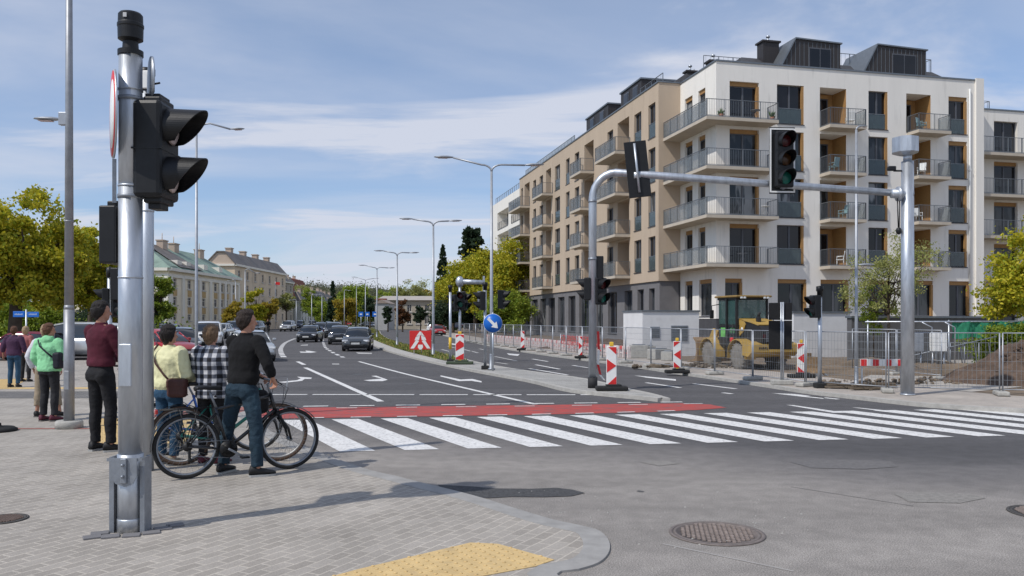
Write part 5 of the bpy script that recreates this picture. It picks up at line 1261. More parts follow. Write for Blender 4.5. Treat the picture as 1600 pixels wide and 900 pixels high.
for i in range(5):
    x = -1.2 + i * .45; MB().tube([(x, 0, 0), (x + .05, .1, .9), (x + .35, .1, .9), (x + .4, 0, 0)], .018, 8).build("frame", galv_d, t)
MB().tube([(-1.5, 0, .5), (1.2, .1, 1.1)], .018, 8).build("brace", galv_d, t)
# ------------------------------------------------------------------ old town buildings on the left
cream = mat("cream_render", (.82, .73, .57), .85, 0, .07, .5, dirt=((.42, .36, .28), .7, .6, .5)); pil_m = mat("pale_pilaster", (.78, .74, .66), .85, 0, .06, .6, dirt=((.45, .42, .38), .8, .6, .5))
ochre = mat("ochre_spandrel", (.52, .36, .17), .85, 0, .1, 1); copper = mat("copper_roof", (.22, .30, .25), .7, .1, .25, .6, dirt=((.06, .09, .085), .5, .56, .7)); tin = mat("dark_tin_roof", (.17, .15, .135), .6, .2, .2, .8)
tan_m = mat("tan_render", (.66, .54, .40), .85, 0, .1, .4, dirt=((.28, .22, .17), .5, .58, .5)); tan_g = mat("pink_gable", (.50, .40, .32), .85, 0, .08, .4); red_t = mat("red_tiles", (.22, .075, .05), .8, 0, .25, 2)
old_win = mat("old_window", (.014, .014, .016), .25, 0, .3, 2); wh_fr = mat("white_frame", (.55, .53, .5), .6)
def old_window(parent, plane, c, a, b_, lo_, hi_, inward=1):
    def bxx(mb, u0, u1, d0, d1, z0, z1, mi=0):
        y0, y1 = c + d0 * inward, c + d1 * inward
        if plane == 'y': mb.bx(u0, u1, min(y0, y1), max(y0, y1), z0, z1, mi)
        else: mb.bx(min(y0, y1), max(y0, y1), u0, u1, z0, z1, mi)
    f = MB(); w_ = b_ - a
    for u0, u1, z0, z1 in ((a, a + .09, lo_, hi_), (b_ - .09, b_, lo_, hi_), (a + .09, b_ - .09, hi_ - .09, hi_), (a + .09, b_ - .09, lo_, lo_ + .09), ((a + b_) / 2 - .05, (a + b_) / 2 + .05, lo_ + .09, hi_ - .09), (a + .09, b_ - .09, lo_ + (hi_ - lo_) * .64, lo_ + (hi_ - lo_) * .64 + .07)):
        bxx(f, u0, u1, .12, .2, z0, z1)
    bxx(f, a - .15, b_ + .15, -.12, .1, lo_ - .14, lo_ - .004)
    o = f.build("window", wh_fr, parent); p = MB(); bxx(p, a + .08, b_ - .08, .165, .18, lo_ + .08, hi_ - .08); p.build("pane", old_win, o)
    return o
CB = thing("old_building", "cream three storey townhouse with white pilasters and green copper roof on the left", "building", (A(264, 104), 104, 0), math.atan2(-.0077, 1) * 1)
# local x: to the right-hand face direction away (+Y world) ; so local 'x' plane wall faces +X (road)
EH = Z(419, 104); cb = MB(); LX = 26.0
def cy_(px): return ((A(264, 104) * F) / (px - 800)) - 104 if px < 800 else 0
hs = []
cols_ = [cy_(273), cy_(295.5), cy_(317.5), cy_(335.5), cy_(345.5), cy_(353), cy_(363)]
rows_ = [(Z(501, 104), Z(491, 104)), (Z(477, 104), Z(463, 104)), (Z(449, 104), Z(434, 104))]
for y in cols_:
    for lo_, hi_ in rows_: hs.append((y - .6, y + .6, lo_, hi_, .22))
wall_panel(cb, 'x', 0, 0, LX, 0, EH, hs, inward=-1)
h2 = []
for x in (-1.4, -4.5, -7.6, -10.7):
    for lo_, hi_ in rows_: h2.append((x - .6, x + .6, lo_, hi_, .22))
wall_panel(cb, 'y', 0, -13, 0, 0, EH, h2)
cb.add([(0, LX, 0), (-13, LX, 0), (-13, LX, EH), (0, LX, EH)], [(0, 1, 2, 3)]); cb.add([(-13, 0, 0), (-13, LX, 0), (-13, LX, EH), (-13, 0, EH)], [(0, 1, 2, 3)])
cb.build("wall", cream, CB)
for a, b_, lo_, hi_, d in hs: old_window(CB, 'x', 0, a, b_, lo_, hi_, -1)
for a, b_, lo_, hi_, d in h2: old_window(CB, 'y', 0, a, b_, lo_, hi_)
m = MB()
for y in [0.35, (cols_[0] + cols_[1]) / 2, (cols_[1] + cols_[2]) / 2 - .8, (cols_[1] + cols_[2]) / 2 + .8] + [(cols_[i] + cols_[i + 1]) / 2 for i in (2, 3, 4, 5)] + [LX - .4]: m.bx(.002, .22, y - .38, y + .38, 1, EH - 1.1)
for x in (-.35, -2.9, -6, -9.1, -12.5): m.bx(x - .35, x + .35, -.22, -.002, 1, EH - 1.1)
m.bx(.003, .16, .01, LX, EH - 1.1, EH - .7); m.bx(.003, .5, -.3, LX + .2, EH - .32, EH + .05); m.bx(-13, .003, -.5, -.003, EH - .32, EH + .05); m.bx(-13, .0, -.16, -.003, EH - 1.1, EH - .7); m.build("pilasters", pil_m, CB)
for y in cols_:
    for k in (1, 2): MB().bx(.002, .06, y - .6, y + .6, rows_[k][0] - 1.0, rows_[k][0] - .2).build("spandrel", ochre, CB)
m = MB(); zr_ = EH + 3.6
m.add([(.4, -.5, EH + .05), (.4, LX + .2, EH + .05), (-13.2, LX + .2, EH + .05), (-13.2, -.5, EH + .05), (-5.5, 5, zr_), (-5.5, LX - 3, zr_)], [(0, 1, 5, 4), (1, 2, 5), (2, 3, 4, 5), (3, 0, 4)])
m.build("roof", copper, CB)
m = MB(); m.add([(.2, 3, EH + .35), (.2, 11, EH + .35), (-5.4, 9.5, zr_ + .1), (-5.4, 5, zr_ + .1)], [(0, 1, 2, 3)]); m.add([(.15, -.3, EH + .2), (.15, 2.4, EH + .35), (-2.5, 3, EH + 1.8)], [(0, 1, 2)], 1); m.build("dark_roof_patch", [tin, copper], CB)
for y in (4.5, 7.5, 13.6, 19.5): MB().bx(-1.7, -.5, y - .7, y + .7, EH + .4, EH + 1.3).build("attic_dormer", pil_m, CB)
for x, y, h_ in ((-5.5, 2.8, .9), (-5, 9.6, .7), (-5, 13.4, .6), (-4.5, 21.5, .4)):
    m = MB(); m.bx(x - .45, x + .45, y - .8, y + .8, EH + 1.6, zr_ + h_); m.bx(x - .55, x + .55, y - .9, y + .9, zr_ + h_, zr_ + h_ + .15); m.tube([(x, y, zr_ + h_), (x, y, zr_ + h_ + 1.1)], .05, 6); m.build("chimney", tan_g, CB)
def gabled(label, px0, d, wpx, depth, eave_py, ridge_py, wall_m, roof_m2, rows, ncols, side_cols=6, gable=True, mans=False, rz=0.0, chim=2, ridge='y'):
    """house whose road face looks +X; wpx: pixels of the end wall that faces the camera"""
    x1 = A(px0 + wpx, d); W = wpx * d / F; E = Z(eave_py, d); Rz = Z(ridge_py, d)
    t = thing("old_building", label, "building", (x1, d, 0), rz); m = MB(); hs = []; h2 = []
    for i in range(side_cols):
        y = depth * (i + .5) / side_cols
        for r_ in range(rows):
            z0 = 1.2 + (E - 1.6) * r_ / rows; hs.append((y - .55, y + .55, z0 + .3, z0 + .3 + min(1.9, (E - 1.6) / rows * .62), .2))
    wall_panel(m, 'x', 0, 0, depth, 0, E, hs, inward=-1)
    for i in range(ncols):
        x = -W * (i + .5) / ncols
        for r_ in range(rows):
            z0 = 1.2 + (E - 1.6) * r_ / rows; h2.append((x - .5, x + .5, z0 + .3, z0 + .3 + min(1.9, (E - 1.6) / rows * .62), .2))
    wall_panel(m, 'y', 0, -W, 0, 0, E, h2)
    m.add([(-W, 0, 0), (-W, depth, 0), (-W, depth, E), (-W, 0, E)], [(0, 1, 2, 3)]); m.add([(0, depth, 0), (-W, depth, 0), (-W, depth, E), (0, depth, E)], [(0, 1, 2, 3)])
    if gable: m.add([(0, 0.004, E), (-W, 0.004, E), (-W * .62, 0.004, Rz), (-W * .36, .004, Rz)], [(0, 1, 2, 3)], 1); m.add([(0, depth, E), (-W, depth, E), (-W * .62, depth, Rz), (-W * .36, depth, Rz)], [(0, 1, 2, 3)], 1)
    m.build("wall", [wall_m, tan_g if gable else wall_m], t)
    for a, b_, lo_, hi_, dd in hs: old_window(t, 'x', 0, a, b_, lo_, hi_, -1)
    for a, b_, lo_, hi_, dd in h2: old_window(t, 'y', 0, a, b_, lo_, hi_)
    r_ = MB()
    if gable:
        for a0, a1, z0, z1 in ((.3, -W * .36, E - .1, Rz + .1), (-W * .36, -W * .62, Rz + .1, Rz + .1), (-W * .62, -W - .3, Rz + .1, E - .1)):
            r_.add([(a0, -.2, z0), (a0, depth + .2, z0), (a1, depth + .2, z1), (a1, -.2, z1)], [(0, 1, 2, 3)]); r_.add([(a0, -.2, z0 - .2), (a0, depth + .2, z0 - .2), (a1, depth + .2, z1 - .2), (a1, -.2, z1 - .2)], [(3, 2, 1, 0)]); r_.add([(a0, -.2, z0 - .2), (a0, -.2, z0), (a1, -.2, z1), (a1, -.2, z1 - .2)], [(0, 1, 2, 3)])
    elif mans:
        r_.add([(.4, -.4, E), (.4, depth + .4, E), (-W - .4, depth + .4, E), (-W - .4, -.4, E), (-1.2, 1.2, Rz - .6), (-1.2, depth - 1.2, Rz - .6), (-W + 1.2, depth - 1.2, Rz - .6), (-W + 1.2, 1.2, Rz - .6), (-W / 2, 4, Rz), (-W / 2, depth - 4, Rz)], [(0, 1, 5, 4), (1, 2, 6, 5), (2, 3, 7, 6), (3, 0, 4, 7), (4, 5, 9, 8), (5, 6, 9), (6, 7, 8, 9), (7, 4, 8)])
    else:
        r_.add([(.4, -.4, E), (.4, depth + .4, E), (-W - .4, depth + .4, E), (-W - .4, -.4, E), (-W / 2, min(depth * .35, W * .5), Rz), (-W / 2, depth - min(depth * .35, W * .5), Rz)], [(0, 1, 5, 4), (1, 2, 5), (2, 3, 4, 5), (3, 0, 4)])
    ro = r_.build("roof", roof_m2, t)
    c_ = MB(); c_.bx(.003, .35, -.2, depth + .1, E - .35, E - .02); c_.bx(-W, .003, -.3, -.006, E - .35, E - .02); c_.build("cornice", pil_m, t)
    if mans:
        for i in range(side_cols):
            y = depth * (i + .5) / side_cols; q = MB(); q.bx(-1.8, -.15, y - .7, y + .7, E + .1, E + min(2.2, Rz - E - .9)); dm = q.build("dormer", wall_m, ro); q = MB(); q.bx(-.15, -.1, y - .45, y + .45, E + .4, E + min(1.9, Rz - E - 1.2)); q.build("window", old_win, dm)
    for i in range(chim):
        y = depth * (i + .6) / (chim + .3); q = MB(); q.bx(-W * .5 - .45, -W * .5 + .45, y - .6, y + .6, Rz - 1, Rz + .8); q.bx(-W * .5 - .55, -W * .5 + .55, y - .7, y + .7, Rz + .8, Rz + .95); q.build("chimney", tan_g, ro)
    return t
gabled("tall tan tenement with a bare pink gable, right behind the cream townhouse", 322, 134, 45, 30, 412, 393, tan_m, tin, 4, 0, 7, chim=4)
gabled("tenement with dark mansard roof beyond the tan one, rightmost tall house on the left", 383, 168, 26, 24, 433, 417, mat("grey_tan_render", (.40, .35, .29), .85, 0, .12, .4), tin, 4, 2, 6, gable=False, mans=True)
gabled("cream side wing seen between the two foreground masts", 200, 128, 40, 14, 425, 405, cream, copper, 3, 3, 3, gable=False)
gabled("far house with red tiled roof and pale walls by the flags", 404, 236, 24, 26, 462, 438, mat("pale_render", (.45, .42, .38), .85, 0, .1, .4), red_t, 3, 2, 5, gable=False, mans=True)
gabled("far reddish roofed house higher up the slope behind the bare trees", 428, 300, 28, 22, 452, 432, tan_m, red_t, 4, 3, 4, gable=False, mans=True)
gabled("white walled house with dark hipped roof near the bare tree", 452, 258, 18, 20, 470, 455, mat("white_old_wall", (.66, .65, .62), .85, 0, .06, .4), tin, 3, 0, 5, gable=False)
gabled("grey house with tall windows and dark roof at the end of the street", 470, 275, 22, 20, 470, 452, mat("grey_old_wall", (.26, .26, .27), .85, 0, .1, .4), tin, 3, 3, 4, gable=False, mans=True)
gabled("dark roofed distant house just left of the spruce", 492, 330, 20, 20, 474, 458, mat("dull_wall", (.22, .2, .19), .85, 0, .1, .4), tin, 3, 3, 4, gable=False)
mats_far = [mat("far_wall_a", (.50, .44, .36), .85, 0, .1, .4), mat("far_wall_b", (.40, .30, .24), .85, 0, .1, .4), mat("far_wall_c", (.58, .56, .52), .85, 0, .1, .4)]
for i, (px, d_, w_, ev, rd, lb) in enumerate([(412, 330, 22, 456, 440, "pale gabled house high on the far slope, left of the flags"), (440, 350, 20, 459, 445, "brick coloured house on the far slope behind the red roofs"), (462, 370, 18, 462, 450, "small white house on the far slope above the bare tree"), (482, 390, 20, 466, 454, "small tan house at the top of the far street"), (500, 300, 14, 478, 468, "tiny low house just behind the small spruce")]):
    gabled(lb, px, d_, w_, 18, ev, rd, mats_far[i % 3], red_t if i % 2 else tin, 3, 3, 4, gable=False, mans=i % 2 == 0)
for i, (px, d_) in enumerate([(406, 150), (411, 165), (418, 150)]):
    t = thing("flag_pole", f"{['left', 'middle', 'right'][i]} of three slim flag poles before the red roofed far house", "flag pole", (A(px + i * 6, d_), d_, 0), 0, "far flag poles")
    MB().tube([(0, 0, 0), (0, 0, Z(440, d_))], .05, 6).build("pole", white_p, t); MB().box((.45, 0, Z(443, d_)), (.8, .03, .5)).build("flag", white_p if i % 2 else red_p, t)
# low beige building across the far end
lb_w = mat("low_beige_wall", (.42, .37, .29), .85, 0, .1, .3); d = 150
t = thing("low_building", "long low beige building with red roof edge closing the street in the centre", "building", (A(590, d), d, 0), .05)
W = (682 - 590) * d / F; E = Z(469, d); m = MB(); hs = [(.5 + i * 1.6, 1.3 + i * 1.6, 1.0, 2.6, .2) for i in range(6)]; hs += [(.5 + i * 1.6, 1.3 + i * 1.6, 3.2, 4.5, .2) for i in range(6)]
wall_panel(m, 'y', 0, 0, W, 0, E, hs); m.add([(0, 0, 0), (0, 12, 0), (0, 12, E), (0, 0, E)], [(0, 1, 2, 3)]); m.add([(W, 0, 0), (W, 12, 0), (W, 12, E), (W, 0, E)], [(0, 1, 2, 3)]); m.build("wall", lb_w, t)
for a, b_, lo_, hi_, dd in hs: old_window(t, 'y', 0, a, b_, lo_, hi_)
m = MB(); m.add([(-.5, -.5, E), (W + .5, -.5, E), (W + .5, 12.5, E), (-.5, 12.5, E), (.5, 5, E + .9), (W - .5, 5, E + .9)], [(0, 1, 5, 4), (1, 2, 5), (2, 3, 4, 5), (3, 0, 4)]); m.build("roof", mat("pale_tin_roof", (.40, .36, .32), .6, 0, .1, 1), t)
m = MB(); m.bx(-.4, 1.6, -.4, 4, E + .02, E + .3); m.build("red_roof_edge", red_t, t)
t = thing("low_building", "white windowless shed at the left end of the low beige building", "building", (A(586, 138), 138, 0), 0)
W = 20 * 138 / F; m = MB(); m.bx(0, W, 0, 8, 0, Z(474, 138)); m.build("wall", mat("shed_white", (.40, .40, .39), .85, 0, .07, .6), t); m = MB(); m.prism([(-.2, Z(474, 138)), (W + .2, Z(474, 138)), (W / 2, Z(468, 138))], -.2, 8.2, lambda a, b, h: (a, h, b)); m.build("roof", mat("shed_roof", (.3, .24, .2), .7), t)

# ------------------------------------------------------------------ hill and trees
hm = MB(); vs = []; n1, n2 = 60, 14
for i in range(n1):
    for j in range(n2):
        x = -420 + 840 * i / (n1 - 1); y = 430 + 300 * j / (n2 - 1)
        h_ = 26 * math.exp(-((x + 130) / 110) ** 2) * math.sin(PI * min(1, (j + .01) / (n2 - 1)) * .5) + 3 * math.sin(PI * .5 * j / (n2 - 1)) * (1 + noise.noise(Vector((x * .02, y * .02, 0))))
        vs.append((x, y, h_ - .5))
hm.add(vs, [(i * n2 + j, (i + 1) * n2 + j, (i + 1) * n2 + j + 1, i * n2 + j + 1) for i in range(n1 - 1) for j in range(n2 - 1)], 0, True)
tag(hm.build("hills", mat("hill_ground", (.06, .075, .035), .95, 0, .3, .1)), kind='structure')
bark = mat("bark", (.085, .065, .048), .95, 0, .3, 8, bump=.8, bscale=30, stretch=(1, 1, .3))
def leafmat(name, col):
    m = mat(name, col, .55, 0, .3, .9); b = m.node_tree.nodes["Principled BSDF"]; b.inputs['Specular IOR Level'].default_value = .25
    n = m.node_tree.nodes; l = m.node_tree.links; tr_ = n.new("ShaderNodeBsdfTranslucent"); tr_.inputs[0].default_value = (*[min(1, c * 1.5) for c in col], 1)
    ms = n.new("ShaderNodeMixShader"); ms.inputs[0].default_value = .35; l.new(b.outputs[0], ms.inputs[1]); l.new(tr_.outputs[0], ms.inputs[2]); l.new(ms.outputs[0], n["Material Output"].inputs[0]); return m
LM = {k: [leafmat(f"leaf_{k}_{i}", c) for i, c in enumerate(cs)] for k, cs in dict(
    gold=[(.38, .35, .025), (.24, .28, .022), (.50, .43, .035)], green=[(.22, .29, .032), (.14, .20, .026), (.32, .36, .045)],
    olive=[(.32, .24, .028), (.20, .18, .024), (.42, .30, .04)], dark=[(.035, .06, .03), (.05, .075, .036), (.025, .048, .026)], pale=[(.30, .31, .10), (.20, .22, .07), (.36, .36, .13)], rust=[(.13, .055, .025), (.10, .05, .02), (.16, .07, .03)]).items()}
def leaves_mesh(name, C, size, mats, rg):
    """one small folded blade per centre"""
    n_ = len(C); a = rg.normal(size=(n_, 3)); a /= np.linalg.norm(a, axis=1)[:, None]; b_ = rg.normal(size=(n_, 3)); b_ -= a * (a * b_).sum(1)[:, None]; b_ /= np.linalg.norm(b_, axis=1)[:, None]
    s_ = size * (.6 + .8 * rg.random(n_))[:, None]; a = a * s_; b_ = b_ * s_ * .62
    V = np.stack([C - a, C + b_, C + a, C - b_], 1).reshape(-1, 3); fs = np.arange(n_ * 4).reshape(-1, 4)
    me = bpy.data.meshes.new(name); me.vertices.add(n_ * 4); me.vertices.foreach_set("co", V.ravel().astype(np.float32))
    me.loops.add(n_ * 4); me.loops.foreach_set("vertex_index", fs.ravel().astype(np.int32)); me.polygons.add(n_)
    me.polygons.foreach_set("loop_start", np.arange(0, n_ * 4, 4, dtype=np.int32)); me.polygons.foreach_set("loop_total", np.full(n_, 4, dtype=np.int32))
    me.polygons.foreach_set("material_index", rg.choice(len(mats), n_, p=[.45, .3, .25][:len(mats)]).astype(np.int32)); me.update(calc_edges=True)
    for m_ in mats: me.materials.append(m_)
    o = bpy.data.objects.new(name, me); COL.objects.link(o); return o
def tree(label, px, base_py, top_py, wpx, kind, n_leaf=9000, leaf=.16, seed=1, low=.28, clumps=70, group="broadleaf trees", d=None, lob=6, trunk=True, z0=0.0, name="tree", gappy=1.0, tr=None, kids_=True):
    d = d or F * HC / (base_py - HY); H = Z(top_py, d) - z0; Wd = wpx * d / F / 2; rg = np.random.default_rng(seed); rnd = random.Random(seed)
    t = thing(name, label, "tree", (A(px, d), d, z0), 0, group)
    zc_ = H * (low + 1) / 2; rz_ = H * (1 - low) / 2
    # crown made of several lobes, each holding many clumps of leaves
    n_leaf, leaf = int(n_leaf * 2.6), leaf * .62; lobes = [(0, 0, zc_ + rz_ * .25, .72)]
    for i in range(lob):
        a = 2 * PI * i / lob + rnd.random(); q = rnd.uniform(-.75, .55); rr_ = math.sqrt(1 - q * q) * rnd.uniform(.45, .7)
        lobes.append((Wd * rr_ * math.cos(a), Wd * rr_ * math.sin(a), zc_ + rz_ * q * .75, rnd.uniform(.38, .55)))
    C = []; tips = []
    for k in range(clumps):
        lx, ly, lz, s_ = lobes[k % len(lobes)]
        v = rg.normal(size=3); v /= np.linalg.norm(v); rr_ = rg.random() ** .35
        c = np.array([lx + v[0] * Wd * s_ * rr_, ly + v[1] * Wd * s_ * rr_, lz + v[2] * rz_ * s_ * rr_]); tips.append(c)
        m_ = int(n_leaf / clumps * (.5 + rg.random())); sp = Wd * .13 * gappy * (.6 + .8 * rg.random())
        C.append(c + rg.normal(size=(m_, 3)) * np.array([sp, sp, sp * .7]))
    C = np.concatenate(C); C[:, 2] = np.maximum(C[:, 2], H * low * .6)
    leaves_mesh("crown", C, leaf, LM[kind], rg).parent = t
    if trunk:
        m = MB(); r0 = tr or H * .022; zt = zc_ - rz_ * .3
        m.tube([(0, 0, -.05), (0, 0, .2), (r0 * .3, 0, zt * .5), (0, r0 * .4, zt), (r0, 0, zc_ + rz_ * .4)], [r0 * 1.5, r0 * 1.05, r0 * .9, r0 * .7, r0 * .2], 9)
        for c in tips[::max(1, len(tips) // 26)]:
            z1 = rnd.uniform(zt * .75, zc_); p0 = Vector((0, 0, z1)); c_ = Vector(c); mid = p0.lerp(c_, .5) + Vector((rnd.uniform(-.1, .1) * Wd, rnd.uniform(-.1, .1) * Wd, -.06 * H * rnd.random()))
            m.tube([p0, mid, c_], [r0 * .42, r0 * .24, r0 * .06], 5)
        m.build("trunk", bark, t)
    return t
def conifer(label, px, base_py, top_py, wpx, d, seed=1, n_=5000, leaf=.22, low=.06, pine=False):
    H = Z(top_py, d); Wd = wpx * d / F / 2; rg = np.random.default_rng(seed); t = thing("spruce_tree" if not pine else "pine_tree", label, "tree", (A(px, d), d, 0), 0, "conifers")
    C = []
    for k in range(int(n_ / 40)):
        h_ = low + (1 - low) * rg.random() ** (1.25 if not pine else .7); R_ = Wd * ((1 - h_) ** .8 + .04) * (.75 + .35 * rg.random()); a = rg.random() * 2 * PI
        if pine: R_ = Wd * (.9 - .6 * abs(h_ - .62) * 2) * (.5 + .6 * rg.random())
        u = rg.random(40) ** .7; C.append(np.stack([np.cos(a + rg.normal(size=40) * .12) * R_ * u, np.sin(a + rg.normal(size=40) * .12) * R_ * u, H * h_ - R_ * u * (.45 if not pine else -.1) + rg.normal(size=40) * .12], 1))
    leaves_mesh("crown", np.concatenate(C), leaf, LM['dark'], rg).parent = t
    m = MB(); m.tube([(0, 0, 0), (0, 0, H * .96)], [H * .02, .03], 8); m.build("trunk", bark, t); return t
GT_ = "trees along the left lot"
tree("large yellow-green maple filling the left edge of the photo", 22, 0, 288, 225, 'gold', 22000, .15, 3, .26, 300, GT_, d=40, tr=.32, gappy=.52, lob=12)
tree("golden tree whose crown shows between the maple and the lamp post, slightly lower", 105, 0, 336, 140, 'gold', 12000, .15, 4, .28, 190, GT_, d=46, tr=.28, gappy=.5, lob=10)
tree("greener thin-crowned tree right of the lamp post at left", 140, 0, 352, 95, 'green', 6500, .14, 6, .26, 100, GT_, d=54, gappy=.6, lob=8)
tree("small ochre tree behind the man in dark red", 158, 0, 418, 90, 'olive', 9000, .13, 7, .3, 60, GT_, d=48)
tree("small leafy tree just right of the second foreground mast", 246, 0, 432, 52, 'green', 6500, .13, 8, .25, 45, GT_, d=62)
tree("dark green shrubby tree low behind the street name sign", 40, 0, 462, 150, 'green', 9000, .13, 18, .02, 60, GT_, d=58)
tree("low dark hedge tree behind the white van", 150, 0, 468, 150, 'dark', 8000, .13, 19, .02, 60, GT_, d=60)
tree("far left low hedge tree behind the purple hatchback", -40, 0, 455, 120, 'dark', 6000, .14, 20, .02, 50, GT_, d=60)
GF = "trees along the far street"
for a in [("golden small tree before the cream building's right end", 362, 464, 30, 'olive', 96, 3000, .2, 21), ("dull yellow tree by the tan tenement", 400, 452, 34, 'gold', 118, 4500, .22, 22), ("ochre tree beside the far parked cars", 420, 462, 30, 'olive', 125, 3500, .22, 23), ("pale half-bare tree in front of the white walled house", 447, 455, 34, 'pale', 150, 1300, .22, 24),
          ("dark tree patch beyond the mansard tenement", 406, 446, 22, 'dark', 190, 1500, .35, 25), ("bright green round tree right of the small spruce", 556, 437, 56, 'green', 210, 6500, .38, 26), ("brownish tree under the bright green one", 541, 462, 36, 'olive', 180, 3500, .3, 27), ("dark bushy tree right of the bright green tree", 578, 462, 30, 'dark', 175, 2500, .3, 28),
          ("small green tree behind the low white shed", 599, 452, 28, 'green', 230, 2500, .35, 29), ("pale wide half-bare tree behind the low beige building", 646, 431, 54, 'pale', 175, 3000, .25, 30), ("rust-brown tree in front of the low beige building", 629, 465, 24, 'rust', 118, 2500, .2, 31), ("dark narrow tree at the low building's left end", 606, 470, 14, 'dark', 120, 1200, .2, 32), ("small dark clipped tree in front of the low beige building", 657, 474, 20, 'dark', 110, 1600, .16, 33),
          ("light green trees left of the small spruce", 503, 472, 34, 'green', 240, 2600, .35, 34)]:
    tree(a[0], a[1], 0, a[2], a[3], a[4], a[6], a[7], a[8], .2 if a[4] != 'pale' else .3, 40, GF, d=a[5], gappy=1.0)
for a in [("tall pale green tree closing the street left of the small spruce", 486, 447, 34, 'green', 255, 3000, .35, 61), ("yellowish tree between the small spruce and the bright green tree", 537, 452, 30, 'gold', 235, 2800, .35, 62), ("mid green tree behind the low beige building's roof", 612, 446, 42, 'green', 240, 3000, .35, 63), ("olive tree rising behind the low building's right half", 672, 440, 40, 'olive', 190, 3200, .3, 64), ("pale tree on the slope above the white walled house", 470, 440, 36, 'pale', 300, 2600, .4, 65)]:
    tree(a[0], a[1], 0, a[2], a[3], a[4], a[6], a[7], a[8], .1, 40, GF, d=a[5])
conifer("small dark spruce in the far centre of the street", 520, 0, 440, 28, 220, 3, 3600, .35); conifer("tall dark spruce left of the golden trees by the beige wing", 692, 0, 384, 46, 130, 5, 8000, .22)
conifer("dark pine top rising behind the golden trees, left of the white distant block", 737, 0, 358, 60, 125, 9, 4200, .3, .45, pine=True)
GR_ = "golden trees beside the beige wing"
for a in [("tall golden tree left of the blue sign's lamp post", 742, 374, 96, 'gold', 104, 13000, .24, 41), ("bright golden tree touching the beige wing's far end", 800, 362, 95, 'gold', 96, 14000, .22, 42), ("lower golden tree right of the tall spruce", 708, 418, 64, 'gold', 110, 7500, .22, 43), ("low dark green tree at the beige wing's ground floor corner", 790, 455, 80, 'green', 88, 6500, .18, 44), ("golden-green tree in the middle of the group", 768, 392, 76, 'green', 112, 9000, .24, 45), ("low dark shrub tree at the group's left end", 690, 468, 50, 'dark', 105, 2800, .2, 46), ("low dark shrub tree under the golden trees", 740, 470, 60, 'dark', 108, 2800, .2, 47)]:
    tree(a[0], a[1], 0, a[2], a[3], a[4], a[6], a[7], a[8], .14, 90, GR_, d=a[5])
# sapling in front of the white block, and the tree at the right edge
tree("slender sapling with sparse yellow-green leaves in front of the white block", 1388, 0, 358, 125, 'pale', 2600, .062, 51, .22, 85, "trees by the white block", d=30, tr=.06, gappy=.8, lob=7)
tree("thin young tree beside the sapling, left of the gantry mast", 1365, 0, 395, 60, 'green', 1100, .06, 52, .2, 45, "trees by the white block", d=31, tr=.045, gappy=.8)
tree("dense yellow-green maple at the right edge of the photo", 1632, 0, 300, 190, 'gold', 10500, .10, 53, .08, 210, "trees by the white block", d=29, tr=.13, gappy=.55, lob=9)
tree("low green bush under the maple behind the net", 1590, 0, 505, 120, 'green', 5000, .07, 54, .02, 50, "trees by the white block", d=27, trunk=True, tr=.04)
# far-off woods on the hill: one mass nobody could count
rg = np.random.default_rng(77); C = []
for k in range(400):
    x = rg.uniform(-250, -62); y = rg.uniform(400, 560); base = 15 * math.exp(-((x + 135) / 105) ** 2) * min(1, max(0, (y - 400) / 110))
    hh = rg.uniform(6, 12); s_ = rg.uniform(2.5, 4.5); C.append(np.array([x, y, base + hh * .55]) + rg.normal(size=(330, 3)) * np.array([s_, s_, hh * .24]))
fw = leaves_mesh("woods", np.concatenate(C), .48, [leafmat("wood_leaf_a", (.13, .14, .075)), leafmat("wood_leaf_b", (.10, .115, .07)), leafmat("wood_leaf_c", (.17, .145, .085))], rg); tag(fw, "far wooded hillside rising behind the end of the street", "woods", kind='stuff')
C = []
for k in range(200):
    x = rg.uniform(-75, 45); y = rg.uniform(280, 340); s_ = rg.uniform(2, 4); C.append(np.array([x, y, 3.5]) + rg.normal(size=(220, 3)) * np.array([s_, s_, 1.7]))
fw = leaves_mesh("hedge_belt", np.concatenate(C), .5, [LM['green'][1], LM['olive'][1], LM['dark'][1]], rg); tag(fw, "low belt of far greenery at street level behind the cars", "greenery", kind='stuff')
C = []
for k in range(150):
    x = rg.uniform(-62, -24); y = 56 + rg.uniform(0, 6) ; C.append(np.array([x, y, .9]) + rg.normal(size=(60, 3)) * np.array([.7, .6, .45]))
fw = leaves_mesh("hedge", np.concatenate(C), .11, [LM['green'][0], LM['green'][1], LM['dark'][1]], rg); tag(fw, "long green hedge behind the parked cars on the left", "hedge", kind='stuff')

# ------------------------------------------------------------------ cars
car_glass = mat("car_glass", (.015, .018, .02), .05, 0, .1, 3, spec=.9, coat=.5); head_g = mat("headlight_glass", (.62, .64, .66), .08, .2, .1, 9, coat=1); tail_g = mat("tail_light_red", (.42, .012, .012), .15, 0, .1, 9, coat=1)
rim_m = mat("alloy_rim", (.42, .43, .44), .3, .8, .1, 9); plate_m = mat("plate_white", (.6, .6, .58), .5); trim_m = mat("car_trim", (.02, .02, .021), .5)
def paint(name, c, metal=.4): return mat("car_paint_" + name, c, .28, metal, .05, 5, coat=.8)
PA = dict(grey=paint("dark_grey", (.075, .085, .095)), black=paint("black", (.014, .015, .017)), silver=paint("silver", (.42, .43, .45)), white=paint("white", (.70, .70, .69), 0), red=paint("red", (.36, .018, .02), .1), maroon=paint("maroon", (.22, .035, .06), .3), blue=paint("blue", (.03, .06, .14)), pale=paint("pale_silver", (.5, .52, .53)), navy=paint("navy", (.03, .04, .07)))
